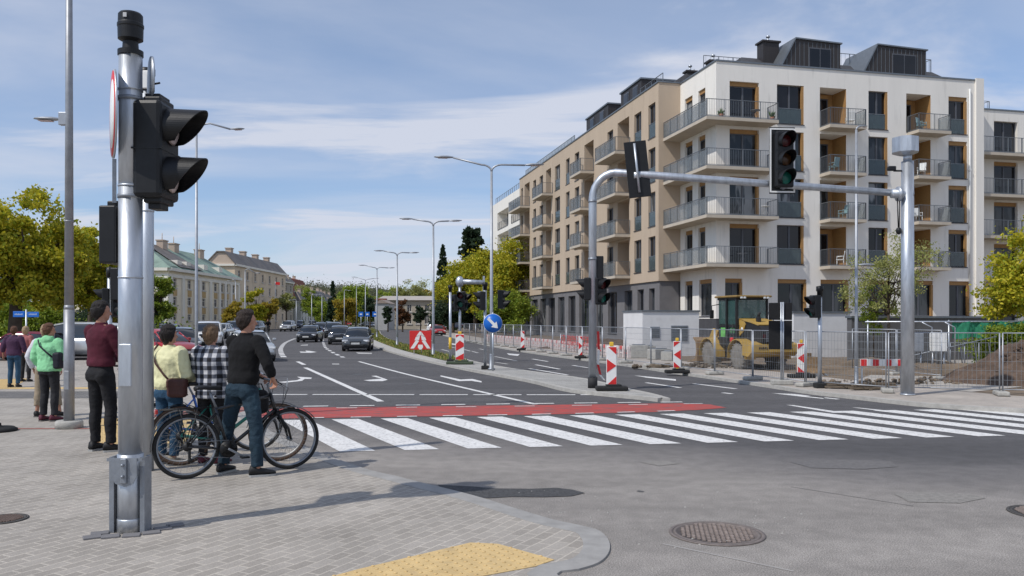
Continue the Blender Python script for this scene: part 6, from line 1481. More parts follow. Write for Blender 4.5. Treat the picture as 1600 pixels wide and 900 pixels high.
SHAPES = dict(  # stations along the length (0 rear .. 1 front): x, half width, bottom, waist; and greenhouse: x, half width at the waist, roof height, half width at roof
    hatch=dict(L=4.1, W=1.76, H=1.47, body=[(0, .78, .42, .82), (.02, .86, .30, .98), (.10, .88, .22, 1.02), (.3, .88, .2, .97), (.55, .88, .2, .95), (.72, .88, .2, .93), (.86, .86, .22, .85), (.95, .80, .26, .74), (.99, .70, .34, .60), (1, .6, .40, .52)],
               gh=[(.03, .74, .99, .74), (.09, .76, 1.38, .62), (.28, .76, 1.46, .6), (.5, .76, 1.47, .6), (.62, .76, 1.38, .60), (.76, .76, .95, .74)]),
    sedan=dict(L=4.5, W=1.78, H=1.45, body=[(0, .76, .42, .80), (.02, .86, .30, .96), (.10, .88, .22, 1.0), (.3, .88, .2, .96), (.55, .88, .2, .94), (.72, .88, .2, .92), (.86, .86, .22, .85), (.95, .80, .26, .74), (.99, .70, .34, .60), (1, .6, .40, .52)],
               gh=[(.11, .72, .99, .72), (.24, .76, 1.38, .6), (.36, .76, 1.45, .6), (.5, .76, 1.45, .6), (.6, .76, 1.36, .60), (.73, .76, .94, .74)]),
    suv=dict(L=4.4, W=1.84, H=1.68, body=[(0, .80, .45, .95), (.02, .89, .34, 1.12), (.10, .92, .28, 1.14), (.3, .92, .26, 1.10), (.55, .92, .26, 1.08), (.72, .92, .26, 1.05), (.86, .90, .28, 1.0), (.95, .86, .30, .92), (.99, .76, .38, .74), (1, .66, .42, .62)],
             gh=[(.02, .80, 1.12, .80), (.06, .80, 1.58, .68), (.28, .80, 1.67, .66), (.5, .80, 1.68, .66), (.62, .80, 1.58, .66), (.74, .80, 1.07, .78)]),
    van=dict(L=5.0, W=1.92, H=1.95, body=[(0, .88, .45, 1.05), (.01, .94, .34, 1.15), (.10, .96, .28, 1.16), (.3, .96, .26, 1.15), (.55, .96, .26, 1.14), (.75, .96, .26, 1.12), (.88, .93, .28, 1.05), (.95, .88, .30, .95), (.99, .78, .38, .78), (1, .7, .42, .66)],
             gh=[(.01, .86, 1.14, .86), (.03, .86, 1.86, .76), (.28, .86, 1.94, .76), (.6, .86, 1.95, .76), (.72, .86, 1.84, .74), (.87, .86, 1.1, .84)]))
def car(label, loc, heading, shape, paint_, s=.88, group="cars on the road and parked beside it", wheel_detail=True):
    """car: local +X is forward"""
    S = SHAPES[shape]; L_, W_ = S['L'], S['W']; t = thing("parked_car" if 'parked' in label else "car", label, "car" if shape != 'van' else "van", loc, heading, group, s)
    def X(u): return (u - .5) * L_
    kw = W_ / 2 / max(b[1] for b in S['body'])
    n_ = 18; m = MB(); vs = []
    st_ = []
    for a, b_ in zip(S['body'][:-1], S['body'][1:]):
        k = max(1, int((b_[0] - a[0]) / .045))
        for j in range(k):
            q = j / k; st_.append([a[i] * (1 - q) + b_[i] * q for i in range(4)])
    st_.append(list(S['body'][-1]))
    wr = .33 if shape in ('hatch', 'sedan') else .37; wx = [X(.19), X(.81)]
    for u, hw, zb, zt in st_:
        x = X(u); hw *= kw
        arch = 0
        for wc in wx:
            if abs(x - wc) < wr * 1.16: arch = max(arch, math.sqrt((wr * 1.16) ** 2 - (x - wc) ** 2) + wr)
        zbs = max(zb, min(arch, zt - .12))
        prof = [(0, zb + .02), (hw * .78, zb + .02), (hw * .80, max(zb + .02, zbs - .0)), (hw * .97, zbs + .02), (hw, max(zbs + .05, zb + (zt - zb) * .38)), (hw * .985, zb + (zt - zb) * .72 if zbs < zb + (zt - zb) * .7 else zbs + .06), (hw * .93, zt - .03), (hw * .86, zt), (hw * .4, zt + .035), (0, zt + .045)]
        full = prof + [(-a, b_) for a, b_ in prof[-2:0:-1]]
        vs += [(x, a, b_) for a, b_ in full]
    k = len(full); m.add(vs, [(i * k + j, i * k + (j + 1) % k, (i + 1) * k + (j + 1) % k, (i + 1) * k + j) for i in range(len(st_) - 1) for j in range(k)] + [tuple(range(k))[::-1], tuple((len(st_) - 1) * k + j for j in range(k))], 0, True)
    body = m.build("body", [paint_], t, fix=True)
    # greenhouse: dark glass volume, roof skin and pillars on top
    g = MB(); gh = S['gh']; vs = []
    for u, hw, zr2, hr in gh:
        x = X(u); hw *= kw; hr *= kw; zb = .90 * (gh[0][2] / .99) if zr2 > gh[0][2] + .05 else zr2 - .1
        hw2 = hw if zr2 > gh[0][2] + .05 else hr
        vs += [(x, hw2, zb), (x, hr + .02, zr2 - .07), (x, hr * .9, zr2), (x, 0, zr2 + .015), (x, -hr * .9, zr2), (x, -hr - .02, zr2 - .07), (x, -hw2, zb)]
    g.add(vs, [(i * 7 + j, i * 7 + j + 1, (i + 1) * 7 + j + 1, (i + 1) * 7 + j) for i in range(len(gh) - 1) for j in range(6)] + [tuple(range(7)), tuple((len(gh) - 1) * 7 + j for j in range(7))], 0, True)
    g.build("windows", car_glass, t, fix=True)
    r_ = MB(); v2 = []; mid = gh[1:-1]
    for u, hw, zr2, hr in mid:
        x = X(u); hr *= kw; v2 += [(x, hr + .035, zr2 - .075), (x, hr * .92, zr2 + .012), (x, 0, zr2 + .03), (x, -hr * .92, zr2 + .012), (x, -hr - .035, zr2 - .075)]
    r_.add(v2, [(i * 5 + j, i * 5 + j + 1, (i + 1) * 5 + j + 1, (i + 1) * 5 + j) for i in range(len(mid) - 1) for j in range(4)], 0, True)
    for i0, i1 in ((0, 1), (-2, -1)):
        for sg in (-1, 1):
            a, b_ = gh[i0], gh[i1]; up = (a, b_) if a[2] > b_[2] else (b_, a)
            r_.tube([(X(up[1][0]), sg * kw * (up[1][3] + .0), up[1][2] - .03), (X(up[0][0]), sg * kw * (up[0][3] + .02), up[0][2] - .04)], .035, 6)
    for u in (.33 if shape != 'van' else .3, .52):
        hr = gh[2][3] * kw; hw = gh[2][1] * kw
        for sg in (-1, 1): r_.tube([(X(u), sg * (hw + .015), .93), (X(u), sg * (hr + .035), gh[2][2] - .08)], .03, 5)
    r_.build("roof", paint_, t)
    fz = st_[-3]; W2 = W_ / 2
    for sg in (-1, 1):
        h_ = MB(); zz_ = fz[3] - .10; h_.rbox((X(.955), sg * W2 * .72, zz_), (.26, .36, .15), .05, Matrix.Rotation(sg * R(-22), 3, 'Z')); h_.build("headlight", head_g, t)
        h_ = MB(); h_.rbox((X(.018), sg * W2 * .80, .88 * (S['H'] / 1.47) ** .6), (.12, .24, .22), .04, Matrix.Rotation(sg * R(18), 3, 'Z')); h_.build("tail_light", tail_g, t)
        h_ = MB(); h_.rbox((X(.68), sg * (W2 + .09), gh[0][2] + .05), (.11, .18, .13), .04); h_.build("mirror", paint_, t)
        h_ = MB(); h_.rbox((X(.975), sg * W2 * .62, .38), (.08, .16, .09), .03); h_.build("fog_light", head_g, t)
    h_ = MB(); h_.rbox((X(.988), 0, fz[3] - .18), (.08, W_ * .42, .13), .03); h_.rbox((X(.992), 0, .36), (.08, W_ * .58, .14), .03)
    for k2 in range(3): h_.box((X(.998), 0, fz[3] - .22 + .04 * k2), (.05, W_ * .38, .012))
    h_.build("grille", trim_m, t)
    MB().rbox((X(1.0) + .012, 0, .49), (.02, .52, .115), .005).build("number_plate", plate_m, t); MB().rbox((X(0) - .012, 0, .75), (.02, .52, .115), .005).build("number_plate", plate_m, t)
    h_ = MB(); h_.bx(X(.03), X(.97), -W2 * .82, W2 * .82, .17, .34); h_.build("underbody", trim_m, t)
    for wc in wx:
        for sg in (-1, 1):
            yy = sg * (W2 - .115)
            q = MB(); q.lathe([(wr * .62, -.1), (wr * .9, -.105), (wr, -.075), (wr, .075), (wr * .9, .105), (wr * .62, .1)], (wc, yy, wr), 'Y', 22); wl = q.build("wheel", rubber, t)
            q = MB(); q.lathe([(wr * .64, sg * .02), (wr * .64, sg * .09), (wr * .58, sg * .095), (wr * .55, sg * .06)], (wc, yy, wr), 'Y', 22)
            for k2 in range(7):
                a = 2 * PI * k2 / 7; q.box((wc + wr * .3 * math.cos(a), yy + sg * .07, wr + wr * .3 * math.sin(a)), (wr * .58, .03, wr * .15), Matrix.Rotation(-a, 3, 'Y'))
            q.lathe([(wr * .14, sg * .05), (wr * .14, sg * .1), (.001, sg * .1)], (wc, yy, wr), 'Y', 12); q.build("rim", rim_m, wl)
    return t
def at(px, py): return G(px, py)
def heading_to(p, q): return math.atan2(q[1] - p[1], q[0] - p[0])
D90 = -90
def oncoming(label, px, py, shape, pnt, hd=-84, s=.88, **k):
    p = G(px, py); L_ = SHAPES[shape]['L'] * s; a = R(hd); c = p - Vector((math.cos(a), math.sin(a), 0)) * (L_ * .42)
    return car(label, c, a, shape, pnt, s, **k)
oncoming("dark grey hatchback leading the queue in the right lane, nearest moving car", 556, 549, 'hatch', PA['grey'], -84)
oncoming("black car directly behind the grey hatchback in the right lane", 530, 538.5, 'hatch', PA['black'], -80)
oncoming("dark SUV third in the right lane queue", 520, 528.5, 'suv', PA['black'], -80)
oncoming("dark red-nosed car fourth in the right lane queue", 499, 521, 'sedan', PA['navy'], -82, .95)
oncoming("black sedan alone in the middle lane", 478.5, 535, 'sedan', PA['black'], -86)
oncoming("silver people carrier further back on the left side of the road", 445.5, 518, 'suv', PA['silver'], -88, .95)
oncoming("dark estate car right behind the silver one", 465, 514, 'suv', PA['navy'], -84, .98)
for i, (px, py, sh, pn, lb) in enumerate([(512, 513, 'hatch', 'grey', "small grey car deep in the queue"), (487, 510.5, 'suv', 'black', "distant black car behind the estate car"), (528, 511, 'van', 'white', "small white van far down the road, centre"), (500, 508.5, 'hatch', 'silver', "tiny silver car at the far end of the queue"), (470, 508.5, 'van', 'grey', "tiny grey van at the far end of the road"), (545, 509.5, 'hatch', 'red', "small red car by the distant tree"), (432, 512, 'hatch', 'pale', "pale parked car at the far left kerb"), (420, 511, 'suv', 'navy', "dark parked car behind the cyclist")]):
    oncoming(lb, px, py, sh, PA[pn], -85 + 5 * (i % 3), .95)
# parked and waiting on the left
def side_car(label, px, py, shape, pnt, hd, s=.88): return car(label, G(px, py), R(hd), shape, pnt, s)
side_car("silver hatchback waiting at the left kerb behind the man in black", 392, 563, 'hatch', PA['pale'], -62, .86)
side_car("bright red hatchback parked behind the woman in the cream jacket", 250, 566, 'hatch', PA['red'], -28, .9)
side_car("white SUV parked behind the woman in the checked shirt", 326, 543, 'suv', PA['white'], -72, .95)
side_car("grey parked car between the red hatchback and the white SUV", 282, 552, 'hatch', PA['grey'], -60, .9)
side_car("silver van parked behind the lamp post at left", 128, 561, 'van', PA['pale'], 178, .82)
side_car("maroon hatchback parked behind the woman in purple", 36, 563, 'hatch', PA['maroon'], 182, .82)
side_car("dark blue parked car left of the white SUV", 262, 534, 'sedan', PA['navy'], -80, .95)
side_car("second row black parked car right of the second mast", 240, 528, 'suv', PA['black'], -85, .95)
side_car("pale parked car beyond the white SUV", 345, 529, 'hatch', PA['pale'], -85, .95)
side_car("dark parked car right of the pale one, behind the man's head", 366, 527, 'suv', PA['navy'], -85, .95)
side_car("grey-blue parked car next to the small golden tree", 398, 522, 'suv', PA['grey'], -88, .95)
side_car("red parked car behind the dark red man and the masts", 196, 556, 'sedan', PA['red'], -8, .85)
side_car("navy parked car between the van and the masts", 195, 540, 'suv', PA['navy'], 5, .9)
# far right carriageway
side_car("dark blue car far down the right carriageway", 607, 513, 'hatch', PA['blue'], 170, .9)
side_car("white van at the bend of the right carriageway", 682, 520, 'van', PA['white'], -100, .9)
side_car("red car stopped beside the white van", 684, 524, 'hatch', PA['red'], -75, .8)
for i, (px, py, pn) in enumerate([(583, 512, 'silver'), (626, 512, 'red'), (646, 513, 'silver'), (571, 510, 'grey'), (658, 512, 'black'), (637, 510, 'blue'), (707, 515, 'navy'), (727, 513, 'grey')]):
    side_car(f"{['silver', 'red', 'pale silver', 'grey', 'black', 'blue', 'navy', 'dark grey'][i]} distant parked car {['left of the blue one', 'right of the blue one', 'before the beige building', 'far left of the bend', 'just left of the white van', 'in the middle of the row', 'right of the white van', 'behind the signal posts'][i]}", px, py, ['hatch', 'suv', 'sedan'][i % 3], PA[pn], 175 + 8 * i, .85)

# ------------------------------------------------------------------ wheel loader
yl = mat("machine_yellow", (.42, .27, .065), .5, 0, .12, 4, bump=.05, dirt=((.30, .24, .15), 3, .56, .55)); mach_b = mat("machine_black", (.02, .02, .021), .5, 0, .2, 5); teal_g = mat("cab_glass", (.06, .13, .125), .06, 0, .2, 1, spec=.8); mud_t = mat("muddy_tyre", (.20, .185, .165), .95, 0, .25, 6, bump=.6); hi_vis = mat("hi_vis_green", (.16, .48, .12), .8, 0, .1, 6)
teal_g.node_tree.nodes["Principled BSDF"].inputs['Alpha'].default_value = .5
rl, rr2 = Vector((7.62, 27.5, 0)), Vector((8.85, 27.9, 0)); fr_ = Vector((7.1, 29.4, 0)); fwd = Vector((-.264, .965, 0)); base = (rl + rr2) / 2; base.z = .05
Ld = thing("wheel_loader", "yellow wheel loader with dark cab seen from its engine end behind the mesh fence", "wheel loader", base, math.atan2(fwd.y, fwd.x))
# local x forward (towards the bucket), y left ; rear axle at 0, front axle at 1.97 ; track 1.28
wr_ = .44
for x in (0, 1.97):
    for sg in (-1, 1):
        q = MB(); yy = sg * .64; q.lathe([(.22, -.17), (.38, -.18), (.42, -.15), (.42, .15), (.38, .18), (.22, .17)], (x, yy, wr_), 'Y', 30)
        for k in range(20):
            a = 2 * PI * k / 20
            for s2 in (-1, 1): q.box((x + .425 * math.cos(a + .08 * s2), yy + s2 * .09, wr_ + .425 * math.sin(a + .08 * s2)), (.045, .17, .05), Matrix.Rotation(-a, 3, 'Y') @ Matrix.Rotation(s2 * .45, 3, 'X'))
        wl = q.build("wheel", mud_t, Ld); q = MB(); q.lathe([(.23, sg * .05), (.22, sg * .15), (.18, sg * .12), (.1, sg * .04), (.09, sg * .13), (.001, sg * .13)], (x, yy, wr_), 'Y', 20); q.build("rim", yl, wl)
m = MB(); m.rbox((.95, 0, .62), (2.6, .55, .34), .04); m.rbox((1.9, 0, .85), (.6, .7, .5), .05); m.rbox((.1, 0, .50), (.3, 1.0, .22), .04); m.rbox((1.97, 0, .50), (.3, 1.0, .22), .04); m.build("chassis", yl, Ld)
m = MB()   # counterweight with angled underside
m.prism([(-.98, .62), (-.98, .86), (-.60, .95), (-.40, .95), (-.40, .50), (-.75, .46)], -.86, .86, lambda a, b, h: (a, h, b)); m.build("counterweight", yl, Ld)
m = MB(); rnd = random.Random(2)
for y0 in (.45, -.45):
    for i in range(7): m.box((-.992, y0 - .14 + .045 * i, .74 + .01 * (i % 2)), (.008, .028, .075 - .012 * (i % 3)))
m.build("lettering", mat("letter_dark", (.05, .04, .03), .6), Ld)
for sg in (-1, 1):
    for x in (0, 1.97):
        q = MB(); P = []
        for k in range(9): a = R(-8) + R(196) * k / 8; P.append((x - (.56 * math.cos(a)), wr_ + .56 * math.sin(a)))
        vs = []
        for a, b_ in P: vs += [(a, sg * .44, b_), (a, sg * .86, b_), (a, sg * .86, b_ + .03), (a, sg * .44, b_ + .03)]
        q.add(vs, [(i * 4 + j, i * 4 + (j + 1) % 4, (i + 1) * 4 + (j + 1) % 4, (i + 1) * 4 + j) for i in range(8) for j in range(4)] + [(0, 1, 2, 3), (35, 34, 33, 32)]); q.build("fender", yl, Ld)
m = MB()   # hood: black body with yellow sloping top
m.prism([(-.96, .92), (-.98, 1.28), (-.80, 1.46), (-.30, 1.58), (.35, 1.66), (.35, .92)], -.46, .46, lambda a, b, h: (a, h, b)); m.build("engine_hood", mach_b, Ld)
m = MB()
m.prism([(-.78, 1.50), (-.28, 1.61), (.40, 1.70), (.40, 1.66), (-.26, 1.57), (-.76, 1.47)], -.49, .49, lambda a, b, h: (a, h, b))
for sg in (-1, 1): m.prism([(.42, 1.70), (.14, 1.65), (.02, 1.50), (.16, 1.25), (.42, 1.1)], sg * .47 - .02, sg * .47 + .02, lambda a, b, h: (a, h, b))
m.build("hood_cover", yl, Ld)
m = MB()
for k in range(9): m.box((-.985, 0, .96 + k * .036), (.02, .7, .014))
m.build("grille", galv_d, Ld)
for sg in (-1, 1):
    MB().rbox((-.985, sg * .40, 1.13), (.03, .09, .12), .02).build("tail_light", lens_r, Ld)
    MB().lathe([(.055, 0), (.06, .01), (.001, .012)], (.2, sg * .5, 1.35), 'Y', 16, M=Matrix.Rotation(0 if sg > 0 else PI, 3, 'Z')).build("badge", white_p, Ld)
m = MB(); m.tube([(-.35, .22, 1.55), (-.35, .22, 1.8), (-.42, .22, 1.9)], [.05, .05, .045], 10); m.rbox((-.35, .22, 1.66), (.14, .14, .2), .03); m.build("exhaust", mach_b, Ld)
bk2 = mat("cab_roof_ochre", (.25, .16, .05), .6, 0, .2, 4)
cab = MB(); z0, z1 = .95, 2.38
for x, y in ((.42, .58), (.42, -.58), (1.0, .62), (1.0, -.62), (1.62, .52), (1.62, -.52)): cab.box((x, y, (z0 + z1) / 2), (.07, .06, z1 - z0))
for z in (z0 + .05, 1.45, z1): cab.bx(.39, 1.65, .54, .60, z - .04, z + .04); cab.bx(.39, 1.65, -.60, -.54, z - .04, z + .04); cab.bx(.38, .45, -.58, .58, z - .04, z + .04); cab.bx(1.6, 1.66, -.55, .55, z - .04, z + .04)
cab.rbox((1.0, 0, .98), (1.2, 1.16, .5), .05); cb_ = cab.build("cab", mach_b, Ld)
m = MB(); m.rbox((1.0, 0, z1 + .07), (1.5, 1.36, .07), .03); m.build("cab_roof", bk2, cb_)
m = MB()
for k in (-.5, -.38, .38, .5): m.rbox((.23, k, z1 + .02), (.06, .09, .07), .02)
for k in (-.5, .5): m.rbox((1.78, k, z1 + .02), (.06, .1, .08), .02)
m.build("work_lamps", head_g, cb_)
m = MB(); m.bx(.46, 1.58, .56, .575, 1.5, z1 - .05); m.bx(.46, 1.58, -.575, -.56, 1.5, z1 - .05); m.bx(.405, .42, -.52, .52, 1.72, z1 - .05); m.bx(1.62, 1.635, -.5, .5, 1.3, z1 - .05); m.bx(.46, .96, .56, .575, 1.05, 1.4); m.bx(1.04, 1.58, .56, .575, 1.05, 1.4); m.build("cab_glass", teal_g, cb_)
m = MB(); m.rbox((.95, 0, 1.3), (.45, .5, .12), .04); m.rbox((.74, 0, 1.6), (.12, .48, .6), .05, Matrix.Rotation(R(-8), 3, 'Y')); m.rbox((.72, 0, 1.97), (.1, .26, .2), .04); m.build("seat", mach_b, cb_)
m = MB(); m.rbox((.7, .56, 1.22), (.3, .02, .34), .06); m.rbox((1.3, .57, 1.22), (.34, .02, .34), .06); m.build("green_jacket", hi_vis, cb_)
for sg in (-1, 1):
    m = MB(); m.tube([(1.6, sg * .56, 2.2), (1.7, sg * .8, 2.15), (1.7, sg * .8, 1.9)], .018, 6); m.rbox((1.7, sg * .8, 1.85), (.05, .16, .3), .03); m.build("mirror", mach_b, cb_)
m = MB(); m.tube([(.35, -.8, 1.2), (.35, -.78, 1.9)], .015, 6); m.rbox((.35, -.8, 1.95), (.06, .14, .28), .04); m.build("rear_mirror", mach_b, Ld)
for sg in (-1, 1):
    m = MB(); m.prism([(2.0, 1.25), (2.35, 1.35), (3.0, .55), (3.05, .3), (2.9, .3), (2.75, .65), (2.1, 1.05)], sg * .36 - .04, sg * .36 + .04, lambda a, b, h: (a, h, b)); m.build("lift_arm", yl, Ld)
m = MB(); m.prism([(2.95, .15), (3.7, .08), (3.72, .12), (3.1, .22), (3.0, .5), (3.05, .85), (3.25, .98), (3.22, 1.02), (2.98, .9), (2.92, .5)], -.72, .72, lambda a, b, h: (a, h, b)); m.build("bucket", bk, Ld)
m = MB()
for k in range(3): m.box((.7, .66, .45 + .2 * k), (.3, .16, .03))
m.tube([(.52, .72, .4), (.52, .66, 1.5)], .018, 6); m.tube([(.88, .72, .4), (.88, .66, 1.3)], .018, 6); m.build("steps", mach_b, Ld)
MB().rbox((.55, .68, .98), (.16, .08, .16), .03).build("red_box", red_p, Ld)
# ------------------------------------------------------------------ bicycles
chrome = mat("bright_steel", (.34, .34, .34), .5, .6, .1, 20); tyre_b = mat("tyre_tan_wall", (.085, .055, .04), .8)
def bicycle(label, rear, front, paint_, seat_h=.98, bar_h=1.02, rack=True, basket=False, tan=False, fender=True):
    p = Vector(rear); q = Vector(front); d = q - p; t = thing("bicycle", label, "bicycle", p, math.atan2(d.y, d.x), "bicycles waiting at the crossing"); WB_ = d.length; r = .345
    A_, B_ = Vector((0, 0, r)), Vector((WB_, 0, r)); bb_ = Vector((.42, 0, .29)); st = Vector((.30, 0, .74)); hd = Vector((WB_ - .21, 0, .84)); hb = Vector((WB_ - .165, 0, .68))
    for nm, c in (("wheel", A_), ("wheel", B_)):
        m = MB(); vs = []; nU, nV = 44, 8
        for i in range(nU):
            a = 2 * PI * i / nU
            for j in range(nV): b_ = 2 * PI * j / nV; rr_ = r - .022 + .022 * math.cos(b_); vs.append((c.x + rr_ * math.cos(a), .020 * math.sin(b_), c.z + rr_ * math.sin(a)))
        m.add(vs, [(i * nV + j, i * nV + (j + 1) % nV, ((i + 1) % nU) * nV + (j + 1) % nV, ((i + 1) % nU) * nV + j) for i in range(nU) for j in range(nV)], 0, True); w_ = m.build("wheel", tyre_b if tan else rubber, t)
        m = MB(); m.lathe([(r - .045, -.012), (r - .040, -.012), (r - .040, .012), (r - .058, .010), (r - .058, -.010), (r - .045, -.012)], c, 'Y', 44); m.build("rim", galv_d if not tan else chrome, w_)
        m = MB()
        for k in range(28):
            a = 2 * PI * k / 28; a2 = a + (.5 if k % 2 else -.5); y_ = .025 * (1 if k % 4 < 2 else -1)
            m.tube([(c.x + .025 * math.cos(a2), y_, c.z + .025 * math.sin(a2)), (c.x + (r - .055) * math.cos(a), 0, c.z + (r - .055) * math.sin(a))], .0013, 3, cap=False)
        m.build("spokes", chrome, w_); MB().tube([(c.x, -.05, c.z), (c.x, .05, c.z)], .022, 12).build("hub", galv_d, w_)
        if fender:
            m = MB(); vs = []; a0, a1 = (R(15), R(185)) if c is A_ else (R(35), R(170))
            for k in range(15):
                a = a0 + (a1 - a0) * k / 14
                for y_ in (-.028, 0, .028): rr_ = r + .022 - (.008 if y_ else 0); vs.append((c.x + rr_ * math.cos(a), y_, c.z + rr_ * math.sin(a)))
            m.add(vs, [(i * 3 + j, i * 3 + j + 1, (i + 1) * 3 + j + 1, (i + 1) * 3 + j) for i in range(14) for j in range(2)], 0, True); m.build("mudguard", black_pl, t)
    m = MB()
    m.tube([bb_, st], .017, 10); m.tube([st + Vector((0, 0, -.02)), hd], .017, 10); m.tube([bb_, hb], .021, 10)
    for s_ in (-1, 1): m.tube([A_ + Vector((0, s_ * .06, 0)), bb_ + Vector((-.03, s_ * .03, 0))], .011, 8); m.tube([A_ + Vector((0, s_ * .06, 0)), st + Vector((0, s_ * .03, -.06))], .009, 8)
    m.tube([hb + (hb - hd) * .15, hd + (hd - hb) * .2], .022, 12); m.tube([bb_ + Vector((0, -.045, 0)), bb_ + Vector((0, .045, 0))], .026, 12); m.build("frame", paint_, t)
    m = MB()
    for s_ in (-1, 1): m.tube([hb + Vector((.02, s_ * .055, -.05)), B_ + Vector((-.03, s_ * .06, .12)), B_ + Vector((0, s_ * .06, 0))], [.017, .016, .012], 8)
    m.tube([hb + Vector((.01, -.065, -.04)), hb + Vector((.01, .065, -.04))], .018, 8); m.build("fork", black_pl, t)
    m = MB(); top = hd + (hd - hb).normalized() * .10; top = Vector((top.x - .01, 0, bar_h - .03)); m.tube([hd, top, top + Vector((.07, 0, .03))], .015, 8)
    c = top + Vector((.07, 0, .03)); m.tube([c + Vector((-.07, -.30, .03)), c + Vector((-.05, -.2, .02)), c + Vector((0, -.08, 0)), c + Vector((0, .08, 0)), c + Vector((-.05, .2, .02)), c + Vector((-.07, .30, .03))], .011, 8); h_ = m.build("handlebar", galv_d, t)
    for s_ in (-1, 1):
        MB().tube([c + Vector((-.052, s_ * .2, .021)), c + Vector((-.07, s_ * .31, .031))], .016, 10).build("grip", rubber, h_)
        MB().tube([c + Vector((-.02, s_ * .17, .01)), c + Vector((.03, s_ * .2, -.02)), c + Vector((.0, s_ * .28, -.02))], .006, 6).build("brake_lever", black_pl, h_)
    m = MB()
    for k in (0, 1): m.tube([c + Vector((0, .12 - .24 * k, 0)), c + Vector((.14, .08 - .16 * k, -.08)), c + Vector((.1, 0, -.26)), hb + Vector((.03, 0, 0))], .003, 5)
    m.build("cables", black_pl, h_)
    MB().tube([st, Vector((.235, 0, seat_h - .06))], .013, 8).build("seat_post", galv_d, t)
    m = MB(); vs = []
    prof = [(-.14, .075, 0), (-.12, .085, .012), (-.05, .075, .012), (.03, .04, .004), (.12, .022, 0), (.145, .012, -.006)]
    sx0, sz = .22, seat_h
    for a, hw, dz in prof:
        for k in range(8): an = 2 * PI * k / 8; vs.append((sx0 + a, hw * math.cos(an), sz + dz - .02 + .024 * math.sin(an)))
    m.add(vs, [(i * 8 + j, i * 8 + (j + 1) % 8, (i + 1) * 8 + (j + 1) % 8, (i + 1) * 8 + j) for i in range(5) for j in range(8)] + [tuple(range(8))[::-1], tuple(40 + j for j in range(8))], 0, True); m.build("saddle", black_pl, t)
    m = MB(); m.lathe([(.095, -.052), (.095, -.047), (.06, -.045), (.06, -.052)], bb_, 'Y', 26)
    for k in range(5): a = 2 * PI * k / 5; m.box(bb_ + Vector((.045 * math.cos(a), -.049, .045 * math.sin(a))), (.08, .006, .014), Matrix.Rotation(-a, 3, 'Y'))
    cr = m.build("chainring", black_pl, t)
    m = MB(); m.rbox(bb_ + Vector((.075, -.065, -.045)), (.19, .016, .025), .006, Matrix.Rotation(R(31), 3, 'Y')); m.rbox(bb_ + Vector((-.075, .065, .045)), (.19, .016, .025), .006, Matrix.Rotation(R(31), 3, 'Y')); m.build("crank", galv_d, t)
    for s_ in (-1, 1): MB().rbox(bb_ + Vector((-s_ * .155, s_ * .115, s_ * .092)), (.09, .09, .022), .008).build("pedal", black_pl, t)
    m = MB(); m.tube([A_ + Vector((0, -.05, .045)), bb_ + Vector((0, -.05, .095))], .004, 5); m.tube([A_ + Vector((.02, -.05, -.10)), bb_ + Vector((0, -.05, -.095))], .004, 5); m.build("chain", galv_d, t)
    m = MB(); m.lathe([(.05, -.055), (.05, -.035), (.035, -.03)], A_, 'Y', 20); m.rbox(A_ + Vector((.015, -.06, -.09)), (.03, .02, .11), .008); m.lathe([(.024, -.07), (.024, -.05)], A_ + Vector((.02, 0, -.14)), 'Y', 12); m.build("derailleur", mach_b, t)
    if rack:
        m = MB()
        for s_ in (-1, 1): m.tube([(.24, s_ * .04, .745), (-.28, s_ * .05, .745)], .006, 6); m.tube([A_ + Vector((0, s_ * .065, 0)), (-.08, s_ * .055, .745)], .005, 6); m.tube([A_ + Vector((0, s_ * .065, 0)), (.1, s_ * .055, .745)], .005, 6)
        for x in (-.26, -.1, .06): m.tube([(x, -.05, .745), (x, .05, .745)], .005, 6)
        rk = m.build("rack", black_pl, t); MB().rbox((-.305, 0, .73), (.03, .09, .05), .01).build("reflector", tail_g, rk)
    MB().tube([bb_ + Vector((-.1, .05, -.0)), Vector((.2, .16, .02))], .008, 6).build("kickstand", galv_d, t)
    if basket:
        m = MB(); bc = Vector((WB_ - .02, 0, .86))
        for z, k in ((-.12, .8), (-.04, .88), (.04, .94), (.12, 1)):
            P = [bc + Vector((sx_ * .13 * k, sy_ * .16 * k, z)) for sx_, sy_ in ((-1, -1), (1, -1), (1, 1), (-1, 1), (-1, -1))]; m.tube(P, .0025, 4, smooth=False)
        for k in range(9): y_ = -.15 + .0375 * k; m.tube([bc + Vector((.1, y_ * .8, -.12)), bc + Vector((.13, y_, .12))], .002, 4); m.tube([bc + Vector((-.1, y_ * .8, -.12)), bc + Vector((-.13, y_, .12))], .002, 4)
        m.build("basket", galv_d, t)
    return t
BR, BF = Vector((-3.45, 8.80, .014)), Vector((-2.52, 9.39, .014))
bk_p = mat("bike_black", (.015, .015, .017), .3, 0, .1, 9, coat=.5); teal_p = mat("bike_teal", (.02, .20, .155), .3, 0, .12, 9, coat=.6); bl_p = mat("bike_blue", (.015, .07, .30), .3, 0, .1, 9, coat=.6)
bicycle("black city bicycle with rear rack, straddled by the man in black, nearest of all", BR, BF, bk_p, .97, 1.0)
bicycle("teal bicycle with wire basket, just behind the black one", (-3.84, 9.62, .014), (-2.80, 9.93, .014), teal_p, .95, 1.04, rack=False, basket=True, tan=True)
bicycle("blue bicycle standing between the women in cream and check", (-4.30, 10.35, .014), (-3.32, 10.72, .014), bl_p, .93, 1.02, rack=True)
bicycle("dark bicycle held by the man in dark red, mostly hidden by the foreground mast", (-4.93, 10.62, .014), (-5.22, 11.68, .014), mat("bike_violet", (.16, .03, .09), .3), .95, 1.03, basket=False)
p = Vector((-2.86, 9.33, .78)); t = thing("black_bag", "black bag hanging at the handlebar of the black bicycle", "bag", p, .5)
